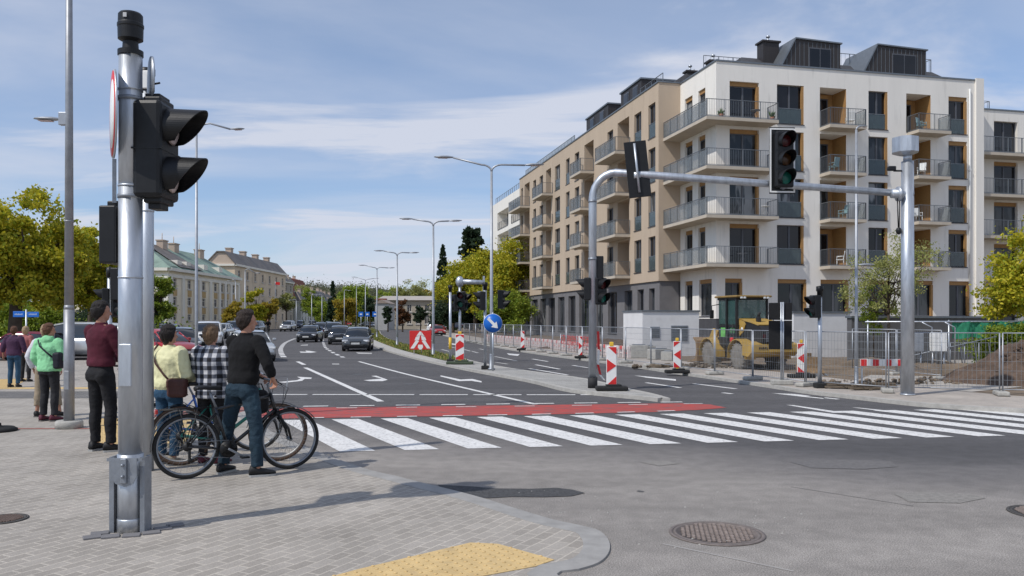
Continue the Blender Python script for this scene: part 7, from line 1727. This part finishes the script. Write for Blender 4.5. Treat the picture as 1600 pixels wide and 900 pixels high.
MB().rbox((0, 0, 0), (.24, .16, .27), .07, seg=4).build("body", mat("black_fabric_bag", (.018, .018, .02), .85, 0, .3, 9, bump=.3), t); MB().tube([(-.06, 0, .12), (-.03, 0, .2), (.04, 0, .2), (.07, 0, .12)], .008, 6).build("strap", black_pl, t)

# ------------------------------------------------------------------ people
skin_m = mat("skin", (.42, .215, .145), .5, 0, .06, 14, spec=.35); eye_m = mat("eye", (.03, .02, .02), .2); lip_m = mat("lips", (.36, .13, .11), .5)
def voxel(mb, vox, smooth=4, wr_=0.0, wf=9.0, seed=0, stretch=.6):
    """fuse overlapping closed shapes into one continuous skin, smooth it, add folds"""
    me = mb.mesh("tmp"); o = bpy.data.objects.new("tmp", me); COL.objects.link(o)
    md = o.modifiers.new("r", 'REMESH'); md.mode = 'VOXEL'; md.voxel_size = vox; md.use_smooth_shade = True
    if smooth: s2 = o.modifiers.new("s", 'SMOOTH'); s2.iterations = smooth; s2.factor = .5
    dg = bpy.context.evaluated_depsgraph_get(); dg.update(); res = bpy.data.meshes.new_from_object(o.evaluated_get(dg))
    bpy.data.objects.remove(o); bpy.data.meshes.remove(me)
    if wr_:
        res.update(); ns = [v.normal.copy() for v in res.vertices]
        for v, nn in zip(res.vertices, ns):
            c = v.co; f1 = noise.noise(Vector((c.x * wf, c.y * wf + seed, c.z * wf * stretch + seed))); f2 = noise.noise(Vector((c.x * wf * 2.3 + 5, c.y * wf * 2.3, c.z * wf * 1.6 + seed)))
            v.co += nn * wr_ * ((1 - abs(f1) * 2.2) * .8 + f2 * .5)
    res.polygons.foreach_set("use_smooth", [True] * len(res.polygons)); res.update()
    return res
def link_mesh(name, me, mats, parent):
    me.materials.clear()
    for m_ in mats: me.materials.append(m_)
    me.name = name; o = bpy.data.objects.new(name, me); COL.objects.link(o); o.parent = parent; return o
def person(label, loc, heading, H, top, trousers, shoes, hair, P, vox=.011, wr=(.006, .007), hem=.0, build=1.0, shorts=False):
    """P: overrides of joints in body space (x right, y forward, z up; metres for a 1.75 m body)"""
    s = H / 1.75; t = thing("person", label, "person", loc, heading - PI / 2, None); t.scale = (s, s, s)
    bw = build
    J = dict(hipL=(-.09, 0, .93), hipR=(.09, 0, .93), kneeL=(-.10, .02, .50), kneeR=(.10, .02, .50), ankL=(-.11, -.01, .09), ankR=(.11, -.01, .09), shL=(-.175 * bw, -.01, 1.43), shR=(.175 * bw, -.01, 1.43),
             elL=(-.235 * bw, -.04, 1.16), elR=(.235 * bw, -.04, 1.16), wrL=(-.25 * bw, .03, .92), wrR=(.25 * bw, .03, .92), toeL=0, toeR=0, lean=0.0, turn=0.0, nod=0.0, curl=.5)
    J.update(P); V = {k: (Vector(v) if isinstance(v, tuple) else v) for k, v in J.items()}
    ln = V['lean']       # shift of the shoulders
    def sh(p): return Vector((p.x, p.y + ln * max(0, (p.z - .95)) / .5, p.z))
    for k in ('shL', 'shR'): V[k] = sh(V[k])
    nz_ = ln * 1.1; hc = Vector((0, .012 + nz_ * 1.15, 1.635))
    Rh = Matrix.Rotation(V['turn'], 3, 'Z') @ Matrix.Rotation(V['nod'], 3, 'X')
    def hp(x, y, z): return hc + Rh @ Vector((x, y, z))
    # ---- body
    b = MB(); n_ = 14
    for sd in 'LR':
        b.cap(V['hip' + sd], V['knee' + sd], .078, .050, n_); b.cap(V['knee' + sd], V['ank' + sd], .050, .034, n_); b.cap(V['sh' + sd], V['el' + sd], .047, .036, n_); b.cap(V['el' + sd], V['wr' + sd], .036, .024, n_)
        an = V['ank' + sd]; a = V['toe' + sd]; f_ = Vector((math.sin(a), math.cos(a), 0)); b.cap(an + Vector((0, 0, -.028)) - f_ * .03, an + Vector((0, 0, -.040)) + f_ * .10, .030, .020, n_)
    tor = [(.86, 0, 0, .15, .10), (.95, 0, 0, .155, .11), (1.06, 0, sh(Vector((0, 0, 1.06))).y, .132, .092), (1.2, 0, ln * .5, .145, .1), (1.33, 0, ln * .76, .165, .108), (1.42, 0, ln * .94, .155, .088), (1.47, 0, ln, .09, .065), (1.5, 0, ln, .058, .056)]
    b.rings([(z, x, y, rx * (bw if z > 1 else 1), ry) for z, x, y, rx, ry in tor], n=20)
    b.cap((0, ln * 1.0, 1.46), hc + Vector((0, -.02, -.06)), .056, .05, n_)
    b.ell(hc + Rh @ Vector((0, -.012, .022)), (.074, .092, .092), M=Rh); b.ell(hp(0, .018, -.045), (.056, .066, .072), M=Rh); b.ell(hp(0, .045, -.085), (.03, .03, .024), M=Rh)
    b.cap(hp(0, .078, .01), hp(0, .096, -.028), .009, .014, 8); b.cap(hp(-.03, .072, .028), hp(.03, .072, .028), .011, .011, 8); b.cap(hp(-.018, .07, -.058), hp(.018, .07, -.058), .010, .010, 8)
    for s_ in (-1, 1): b.ell(hp(s_ * .076, -.012, -.002), (.010, .02, .032), M=Rh, nu=10, nv=6)
    for sd, s_ in (('L', -1), ('R', 1)):
        e_, w_ = V['el' + sd], V['wr' + sd]; dr = (w_ - e_).normalized(); pin = V.get('palm' + sd)
        pn = Vector(pin) if pin else Vector((-s_, 0, 0)); pn = (pn - dr * pn.dot(dr)).normalized(); side = dr.cross(pn).normalized()      # pn: the way the palm faces
        fw = V.get('fwd' + sd); thumb_s = 1 if side.dot(Vector((0, 1, 0)) if not fw else Vector(fw)) > 0 else -1; side = side * thumb_s        # thumb side
        for j in range(4):
            b.cap(w_ + dr * .0, w_ + dr * .085 + side * (.03 - .02 * j), .017, .0115, 8)
        for j, ln_ in enumerate((.072, .080, .074, .058)):
            k0 = w_ + dr * .088 + side * (.030 - .0205 * j); c1_ = V['curl'] * .8; c2_ = V['curl'] * 1.9
            d1 = (dr * math.cos(c1_) + pn * math.sin(c1_)); d2 = (dr * math.cos(c2_) + pn * math.sin(c2_)); k1 = k0 + d1 * ln_ * .5; b.cap(k0, k1, .0098, .009, 8); b.cap(k1, k1 + d2 * ln_ * .5, .009, .0075, 8)
        b0 = w_ + dr * .025 + side * .022; b1_ = b0 + (side * .6 + dr * .7 + pn * .35).normalized() * .04; b.cap(b0, b1_, .014, .011, 8); b.cap(b1_, b1_ + (dr * .85 + pn * .5).normalized() * .032, .010, .008, 8)
    me = voxel(b, max(.0058, vox * .62) if vox < .014 else vox * .8, 2)
    body = link_mesh("body", me, [skin_m, eye_m, lip_m], t)
    e1, e2, mo = hp(-.028, .080, .012), hp(.028, .080, .012), hp(0, .085, -.06)
    for f in me.polygons:
        c = f.center
        if (c - e1).length < .012 or (c - e2).length < .012: f.material_index = 1
        elif abs((c - mo).dot(Rh @ Vector((0, 0, 1)))) < .007 and (c - mo).length < .026: f.material_index = 2
    # ---- hair
    hcol, hstyle = hair; h = MB(); th = .018 if hstyle != 'long' else .024
    vs = []; nu, nv = 40, 26; dn = {'short': -.93, 'bob': -1.05, 'long': -1.2}[hstyle]
    for i in range(nv + 1):
        ph = PI * (i + .01) / (nv + .02)
        for j in range(nu):
            a = 2 * PI * j / nu; dx, dy, dz = math.sin(ph) * math.cos(a), math.sin(ph) * math.sin(a), math.cos(ph)
            lim = dn if dy < -.35 else (dn + (dy + .35) * .9 if hstyle == 'short' else dn) if dy < .12 else min(.5, (dn + .42 if hstyle == 'short' else dn) + (dy - .12) * 2.6)      # how low the hair reaches: nape, temples, forehead
            k = min(1, max(0, (dz - lim) / .34)) ** .7; tuft = .011 * noise.noise(Vector((dx * 6, dy * 6, dz * 5 + H * 9))) + .007 * noise.noise(Vector((dx * 17, dy * 17, dz * 4)))
            e = (th + tuft + (.010 if dz > .5 else 0)) * k - .014 * (1 - k)
            vs.append(hc + Rh @ Vector(((.076 + e) * dx, -.012 + (.094 + e) * dy, .020 + (.090 + e) * dz * (1.0 if dz > 0 else 1.32))))
    h.add(vs, [((i + 1) * nu + j, (i + 1) * nu + (j + 1) % nu, i * nu + (j + 1) % nu, i * nu + j) for i in range(nv) for j in range(nu)] + [tuple(range(nu)), tuple(nv * nu + j for j in range(nu))[::-1]], 0, True)
    nw_, nh_ = (.052, .050) if hstyle == "short" else (.070, .075)
    h.ell(hc + Rh @ Vector((0, -.050, -.060)), (nw_, .040, nh_), M=Rh); h.build("hair", hcol, t)
    # ---- trousers
    tm, tfit, hem_z = trousers; g = MB()
    g.rings([(.84, 0, -.01, .160, .105), (.92, 0, -.008, .172, .124), (1.0, 0, sh(Vector((0, 0, 1.0))).y, .158, .112), (1.05, 0, sh(Vector((0, 0, 1.05))).y, .150 * bw, .106)], n=22)
    for sd, s_ in (('L', -1), ('R', 1)):
        hp_, kn, an = V['hip' + sd], V['knee' + sd], V['ank' + sd]
        g.ell(hp_ + Vector((0, -.045, -.04)), (.085, .080, .10))
        mid = hp_.lerp(kn, .45); cal = kn.lerp(an, .4); end = kn.lerp(an, hem_z)
        g.tube([hp_ + Vector((0, 0, .06)), hp_ + Vector((0, 0, -.04)), mid, kn, cal + Vector((0, -.012, 0)), kn.lerp(an, .75), end], [.06, .092 + tfit, .080 + tfit, .062 + tfit, .062 + tfit, .052 + tfit, .054 + tfit], 16)
    me = voxel(g, vox, 3, wr[0], 11, seed=H * 10, stretch=1.6); link_mesh("trousers" if not shorts else "shorts", me, [tm], t)
    # ---- top
    tpm, fit, hemz, sl, kind = top; g = MB(); f_ = fit
    def Y(z): return sh(Vector((0, 0, z))).y
    ring = [(hemz, 0, Y(hemz), .160 * bw + f_, .112 + f_), (hemz + .05, 0, Y(hemz + .05), .166 * bw + f_, .118 + f_), (1.10, 0, Y(1.10), .152 * bw + f_, .104 + f_), (1.22, 0, Y(1.22), .160 * bw + f_, .108 + f_), (1.33, 0, Y(1.33), .176 * bw + f_, .116 + f_), (1.41, 0, Y(1.41), .165 * bw + f_ * .8, .098 + f_ * .6), (1.46, 0, Y(1.46), .105 + f_ * .4, .074 + f_ * .4), (1.485, 0, Y(1.485), .066 + f_ * .3, .062 + f_ * .3)]
    if kind in ('rib', 'jacket'): ring = [(hemz - .035, 0, Y(hemz), .150 * bw + f_ * .6, .108 + f_ * .6), (hemz - .004, 0, Y(hemz), .150 * bw + f_ * .6, .108 + f_ * .6)] + ring
    g.rings(ring, n=24)
    for sd, s_ in (('L', -1), ('R', 1)):
        a, e_, w_ = V['sh' + sd], V['el' + sd], V['wr' + sd]; end = e_.lerp(w_, sl)
        g.tube([a + Vector((-s_ * .05, 0, .0)), a + Vector((0, 0, -.01)), a.lerp(e_, .5), e_, e_.lerp(w_, .5 * sl), e_.lerp(w_, max(.05, sl - .12)), end], [.055, .058 + f_ * .7, .054 + f_ * .8, .047 + f_ * .8, .043 + f_ * .8, .038 + f_ * .7, .031 + f_ * .5], 14)
        g.ell(a + Vector((-s_ * .012, 0, 0)), (.062 + f_ * .5, .058 + f_ * .5, .055 + f_ * .4))
    if kind == 'hood': g.ell((0, Y(1.46) - .075, 1.47), (.105, .055, .075)); g.cap((-.07, Y(1.46) - .02, 1.50), (.07, Y(1.46) - .02, 1.50), .04, .04)
    if kind != 'hood': g.lathe([(.074, -.03), (.069, .018), (.060, .022), (.058, -.03), (.074, -.03)], (0, Y(1.48), 1.495), n=18)
    me = voxel(g, vox, 3, wr[1], 10, seed=H * 3 + 7, stretch=1.3); link_mesh({'hood': "hoodie", 'jacket': "jacket", 'shirt': "shirt", 'rib': "sweater", 'polo': "sweater"}[kind], me, [tpm], t)
    # ---- shoes
    sm, sole = shoes
    for sd in 'LR':
        an = V['ank' + sd]; a = V['toe' + sd]; Rz_ = Matrix.Rotation(-a, 3, 'Z'); o = Vector((an.x, an.y, an.z - .09)); g = MB()
        rr_ = [(-.085, .03, .05), (-.07, .038, .10), (-.02, .041, .095), (.04, .044, .07), (.11, .048, .05), (.165, .042, .036), (.19, .025, .022)]; vs = []
        for y_, hw, hh in rr_:
            for k in range(12): an_ = 2 * PI * k / 12; vs.append(o + Rz_ @ Vector((hw * math.cos(an_), y_, .022 + max(0, hh * (.5 + .5 * math.sin(an_))))))
        g.add(vs, [(i * 12 + j, i * 12 + (j + 1) % 12, (i + 1) * 12 + (j + 1) % 12, (i + 1) * 12 + j) for i in range(6) for j in range(12)] + [tuple(range(12))[::-1], tuple(72 + j for j in range(12))], 0, True); so = g.build("shoe", sm, t, fix=True)
        q = MB(); P_ = [(hw * s2, y_) for s2 in (1,) for y_, hw, hh in rr_] + [(-hw, y_) for y_, hw, hh in rr_[::-1]]
        q.prism([(a_ * 1.03, b_ * .99) for a_, b_ in P_], 0.0, .022, lambda x, y, h_: tuple(o + Rz_ @ Vector((x, y, h_)))); q.build("sole", sole, so)
    return t
def jeans(name, c, fade):
    m = mat(name, c, .85, 0, .12, 5, bump=.4, bscale=60, dirt=(fade, 3.2, .55, .75)); return m
blue_j = jeans("blue_jeans", (.012, .030, .048), (.045, .09, .125)); blue_j2 = jeans("mid_blue_jeans", (.022, .066, .125), (.06, .14, .23)); black_t = mat("black_trousers", (.012, .012, .014), .85, 0, .3, 5, bump=.3, bscale=40); char_t = mat("charcoal_trousers", (.02, .02, .023), .85, 0, .3, 5, bump=.3)
knit_b = mat("black_knit", (.006, .006, .007), .95, 0, .35, 6, bump=.6, bscale=14); maroon_k = mat("maroon_knit", (.075, .010, .022), .9, 0, .25, 6, bump=.6, bscale=12); mint = mat("mint_fleece", (.26, .62, .33), .85, 0, .07, 5, bump=.3, bscale=50); cream_j = mat("cream_jacket", (.72, .70, .42), .65, 0, .05, 5, bump=.2, bscale=30); purple_k = mat("purple_top", (.06, .025, .06), .85, 0, .15, 6, bump=.3); white_s = mat("white_sleeve", (.62, .62, .66), .8, 0, .05, 6)
hair_b = mat("black_hair", (.014, .010, .009), .55, 0, .5, 22, bump=1.0, bscale=26, stretch=(4, 4, .6)); hair_d = mat("dark_brown_hair", (.028, .017, .012), .55, 0, .5, 22, bump=1.0, bscale=26, stretch=(4, 4, .6)); hair_l = mat("light_brown_hair", (.20, .125, .07), .55, 0, .4, 22, bump=.8, bscale=50, stretch=(4, 4, .6)); hair_a = mat("auburn_hair", (.12, .055, .03), .55, 0, .4, 22, bump=.8, bscale=50, stretch=(4, 4, .6)); hair_y = mat("blond_hair", (.42, .30, .18), .55, 0, .3, 22, bump=.8, stretch=(4, 4, .6))
sh_b = mat("black_shoe", (.014, .014, .015), .6); sh_g = mat("beige_shoe", (.30, .26, .2), .7); sh_r = mat("wine_shoe", (.10, .02, .035), .7); sole_w = mat("white_sole", (.36, .36, .35), .6); sole_d = mat("grey_sole", (.15, .14, .13), .7)
def check_material():
    m = bpy.data.materials.new("checked_flannel"); m.use_nodes = True; n = m.node_tree.nodes; l = m.node_tree.links; b = n["Principled BSDF"]; b.inputs['Roughness'].default_value = .9
    t = n.new("ShaderNodeTexCoord"); s_ = n.new("ShaderNodeSeparateXYZ"); l.new(t.outputs['Object'], s_.inputs[0])
    def band(v, per, off=0):
        a = n.new("ShaderNodeMath"); a.operation = 'MULTIPLY_ADD'; l.new(v, a.inputs[0]); a.inputs[1].default_value = 1 / per; a.inputs[2].default_value = off
        f = n.new("ShaderNodeMath"); f.operation = 'FRACT'; l.new(a.outputs[0], f.inputs[0]); g = n.new("ShaderNodeMath"); g.operation = 'GREATER_THAN'; l.new(f.outputs[0], g.inputs[0]); g.inputs[1].default_value = .5; return g.outputs[0]
    ad = n.new("ShaderNodeMath"); ad.operation = 'ADD'; l.new(band(s_.outputs[2], .105, .1), ad.inputs[0]); l.new(band(s_.outputs[0], .105, .25), ad.inputs[1])
    cr = n.new("ShaderNodeValToRGB"); cr.color_ramp.interpolation = 'CONSTANT'; dv = n.new("ShaderNodeMath"); dv.operation = 'DIVIDE'; l.new(ad.outputs[0], dv.inputs[0]); dv.inputs[1].default_value = 2; l.new(dv.outputs[0], cr.inputs[0])
    e = cr.color_ramp.elements; e[0].color = (.60, .60, .62, 1); e[0].position = 0; e[1].position = .25; e[1].color = (.13, .14, .17, 1); k = e.new(.75); k.color = (.014, .015, .02, 1)
    l.new(cr.outputs[0], b.inputs['Base Color']); return m
check = check_material()
# man in black, straddling the bicycle; joints from where his hands and feet are
fp = G(379, 743); hdg = R(64)
def to_local(p, loc, heading, H):
    s = H / 1.75; a = heading - PI / 2; d = Vector(p) - Vector(loc); d = Matrix.Rotation(-a, 3, 'Z') @ d; return d / s
# handlebar ends of the black bicycle
bd = (BF - BR).normalized(); bn = Vector((-bd.y, bd.x, 0)); WBn = (BF - BR).length
hbx = WBn - .165; hb_c = BR + bd * (hbx + .03 - .0) + Vector((0, 0, 1.0))
gripR = BR + bd * (WBn - .20) - bn * .29 + Vector((0, 0, 1.035)); gripL = BR + bd * (WBn - .20) + bn * .29 + Vector((0, 0, 1.035))
LB = Vector((fp.x, fp.y, .012)); HB_ = 1.79
def hand_to(grip, loc, heading, H, back):   # wrist a little before the grip
    g_ = to_local(grip, loc, heading, H); return g_ + Vector(back)
lf = to_local(G(349, 741), LB, hdg, HB_); rf_ = to_local(G(402, 746.5), LB, hdg, HB_)
wR = hand_to(gripR, LB, hdg, HB_, (-.02, -.085, .035)); wL = hand_to(gripL, LB, hdg, HB_, (-.0, -.085, .03))
person("young man in black sweater and blue jeans astride a black bicycle, seen from behind", LB, hdg, HB_, (knit_b, .016, .99, .97, 'rib'), (blue_j, .006, .96), (sh_b, sole_w), (hair_d, 'short'),
       dict(ankL=(lf.x, lf.y, .09), ankR=(rf_.x, rf_.y - .0, .09), kneeL=(lf.x * .86, lf.y * .55 + .02, .50), kneeR=(rf_.x * .86, rf_.y * .55 + .01, .50), toeL=R(-8), toeR=R(38), wrR=tuple(wR), elR=((.235 + wR.x) / 2 + .05, wR.y * .45 - .02, 1.17), wrL=tuple(wL), elL=((-.235 + wL.x) / 2 - .02, wL.y * .45 - .02, 1.16), lean=.05, turn=R(-28), curl=.95, palmR=(0, .2, -1), palmL=(0, .2, -1), fwdR=(-1, 0, 0), fwdL=(1, 0, 0)), .010, (.007, .005), build=1.08)
# man in dark red
L2 = G(158, 707); L2.z = .012
person("tall dark-haired man in dark red sweater and black trousers, left of the masts", L2, R(62), 1.92, (maroon_k, .016, 1.0, .97, 'polo'), (black_t, .004, .97), (sh_b, sole_w), (hair_b, 'short'),
       dict(ankL=(-.13, .02, .09), ankR=(.12, .04, .09), kneeL=(-.12, .02, .5), kneeR=(.11, .05, .5), toeL=R(-12), toeR=R(35), wrR=(.20, .36, 1.06), elR=(.25, .08, 1.15), wrL=(-.12, .36, 1.06), elL=(-.25, .08, 1.16), turn=R(-22), curl=.9, nod=R(0), palmR=(0, 0, -1), palmL=(0, 0, -1), fwdR=(-1, 0, 0), fwdL=(1, 0, 0)), .011, (.004, .004), build=1.06)
L3 = G(264, 727); L3.z = .012
person("dark-haired woman in pale yellow jacket and blue jeans, seen from behind", L3, R(70), 1.62, (cream_j, .034, .98, .95, 'jacket'), (blue_j2, .006, .93), (sh_g, sole_w), (hair_b, 'bob'),
       dict(ankL=(-.12, .0, .09), ankR=(.10, -.03, .09), kneeL=(-.11, .02, .5), kneeR=(.10, .03, .5), toeL=R(-8), toeR=R(34), wrR=(.18, .24, 1.08), elR=(.27, .0, 1.13), wrL=(-.16, .22, 1.02), elL=(-.27, -.0, 1.13), turn=R(-24), curl=.7), .0115, (.004, .008), build=1.08)
L4 = G(330, 727); L4.z = .012
person("light-brown-haired woman in black and white checked shirt beside the man in black", L4, R(80), 1.62, (check, .030, .84, .93, 'shirt'), (black_t, .004, .95), (sh_r, sole_w), (hair_l, 'bob'),
       dict(wrR=(.20, .28, 1.02), elR=(.26, .04, 1.13), wrL=(-.20, .28, 1.02), elL=(-.26, .04, 1.13), turn=R(-15), toeL=R(-10), toeR=R(22), curl=.8, palmR=(0, 0, -1), palmL=(0, 0, -1), fwdR=(-1, 0, 0), fwdL=(1, 0, 0)), .0115, (.003, .007), build=1.05)
L5 = G(77, 659); L5.z = .012
person("woman in mint green hoodie and dark trousers, left of the lamp post", L5, R(82), 1.62, (mint, .034, .90, .93, 'hood'), (char_t, .006, .95), (sh_r, sole_d), (hair_a, 'short'),
       dict(wrR=(.20, .22, 1.0), elR=(.28, .0, 1.13), wrL=(-.24, .12, .96), elL=(-.28, -.02, 1.14), turn=R(-35), toeL=R(5), toeR=R(30)), .013, (.004, .009), build=1.12)
L6 = G(72, 652); L6.z = .012
person("person in white sleeves with bare calves standing just beyond the woman in mint green", L6, R(100), 1.60, (white_s, .02, .92, .96, 'shirt'), (mat("beige_shorts", (.3, .24, .17), .8), .012, -.25), (sh_b, sole_d), (hair_y, 'bob'),
       dict(ankL=(-.16, 0, .09), ankR=(.24, 0, .09), kneeL=(-.13, .01, .5), kneeR=(.18, .02, .5), wrL=(-.24, .03, .92), elL=(-.30, -.04, 1.15), toeR=R(30)), .014, (.003, .005), shorts=True)
L7 = G(22, 606); L7.z = .012
person("short-haired woman in dark purple top and blue jeans, farthest left", L7, R(95), 1.52, (purple_k, .028, .93, .6, 'rib'), (blue_j2, .006, .95), (sh_b, sole_d), (hair_a, 'short'), dict(wrL=(-.31, .02, .93), elL=(-.29, -.03, 1.15), wrR=(.31, .02, .93), elR=(.29, -.03, 1.15)), .015, (.003, .005), build=1.12)
L8 = G(40, 597); L8.z = .012
person("blond person in pale red top half hidden behind the woman in purple", L8, R(90), 1.5, (mat("pale_red_top", (.35, .12, .12), .8), .02, .93, .6, 'rib'), (char_t, .004, .95), (sh_b, sole_d), (hair_y, 'long'), dict(), .016, (.003, .005))
# far cyclist
pc = G(420, 523.5); bicycle("dark bicycle ridden by the distant cyclist at the left kerb", (pc.x, pc.y, 0.0), (pc.x + .12, pc.y - 1.05, 0.0), bk_p, .95, 1.02, rack=False)
person("distant cyclist in dark clothes riding towards the camera at the left kerb", (pc.x + .03, pc.y - .28, .06), R(-84), 1.72, (knit_b, .03, .95, .95, 'rib'), (black_t, .01, .95), (sh_b, sole_d), (hair_b, 'short'),
       dict(hipL=(-.09, -.1, .98), hipR=(.09, -.1, .98), kneeL=(-.12, .22, .74), kneeR=(.12, .24, .58), ankL=(-.12, .12, .42), ankR=(.12, .12, .20), wrL=(-.26, .46, 1.08), elL=(-.28, .22, 1.16), wrR=(.26, .46, 1.08), elR=(.28, .22, 1.16), lean=.22), .018, (.003, .004), build=1.1)
# bags
def bag(label, owner, H, heading, c, size, m_, strap, rz=0, cat="shoulder bag"):
    s = H / 1.75; t = thing("shoulder_bag", label, cat, owner, heading - PI / 2); t.scale = (s, s, s)
    MB().rbox(c, size, .045, rz, seg=4).build("pouch", m_, t); MB().rbox(Vector(c) + Vector((0, 0, size[2] * .22)), (size[0] * 1.03, size[1] * 1.04, size[2] * .5), .03, rz, seg=3).build("flap", m_, t)
    m = MB(); vs = []; P_ = [Vector(q) for q in strap]
    m.tube(P_, .016, 6, sq=((0, 1, 0), .35)); m.build("strap", m_, t); return t
brown_b = mat("brown_leather", (.07, .025, .02), .5, 0, .2, 9, bump=.2); navy_b = mat("navy_bag", (.012, .013, .022), .6, 0, .2, 9, bump=.2)
bag("brown leather shoulder bag on the right hip of the woman in the cream jacket", L3, 1.62, R(70), (.22, -.10, .98), (.24, .12, .24), brown_b, [(-.10, -.075, 1.515), (-.13, -.145, 1.42), (-.05, -.175, 1.28), (.08, -.175, 1.14), (.17, -.15, 1.05)], .35)
bag("black shoulder bag on the right side of the woman in mint green", L5, 1.62, R(82), (.25, -.08, 1.10), (.13, .22, .30), navy_b, [(-.13, -.12, 1.47), (-.06, -.175, 1.36), (.08, -.17, 1.24), (.2, -.15, 1.14)], .1)
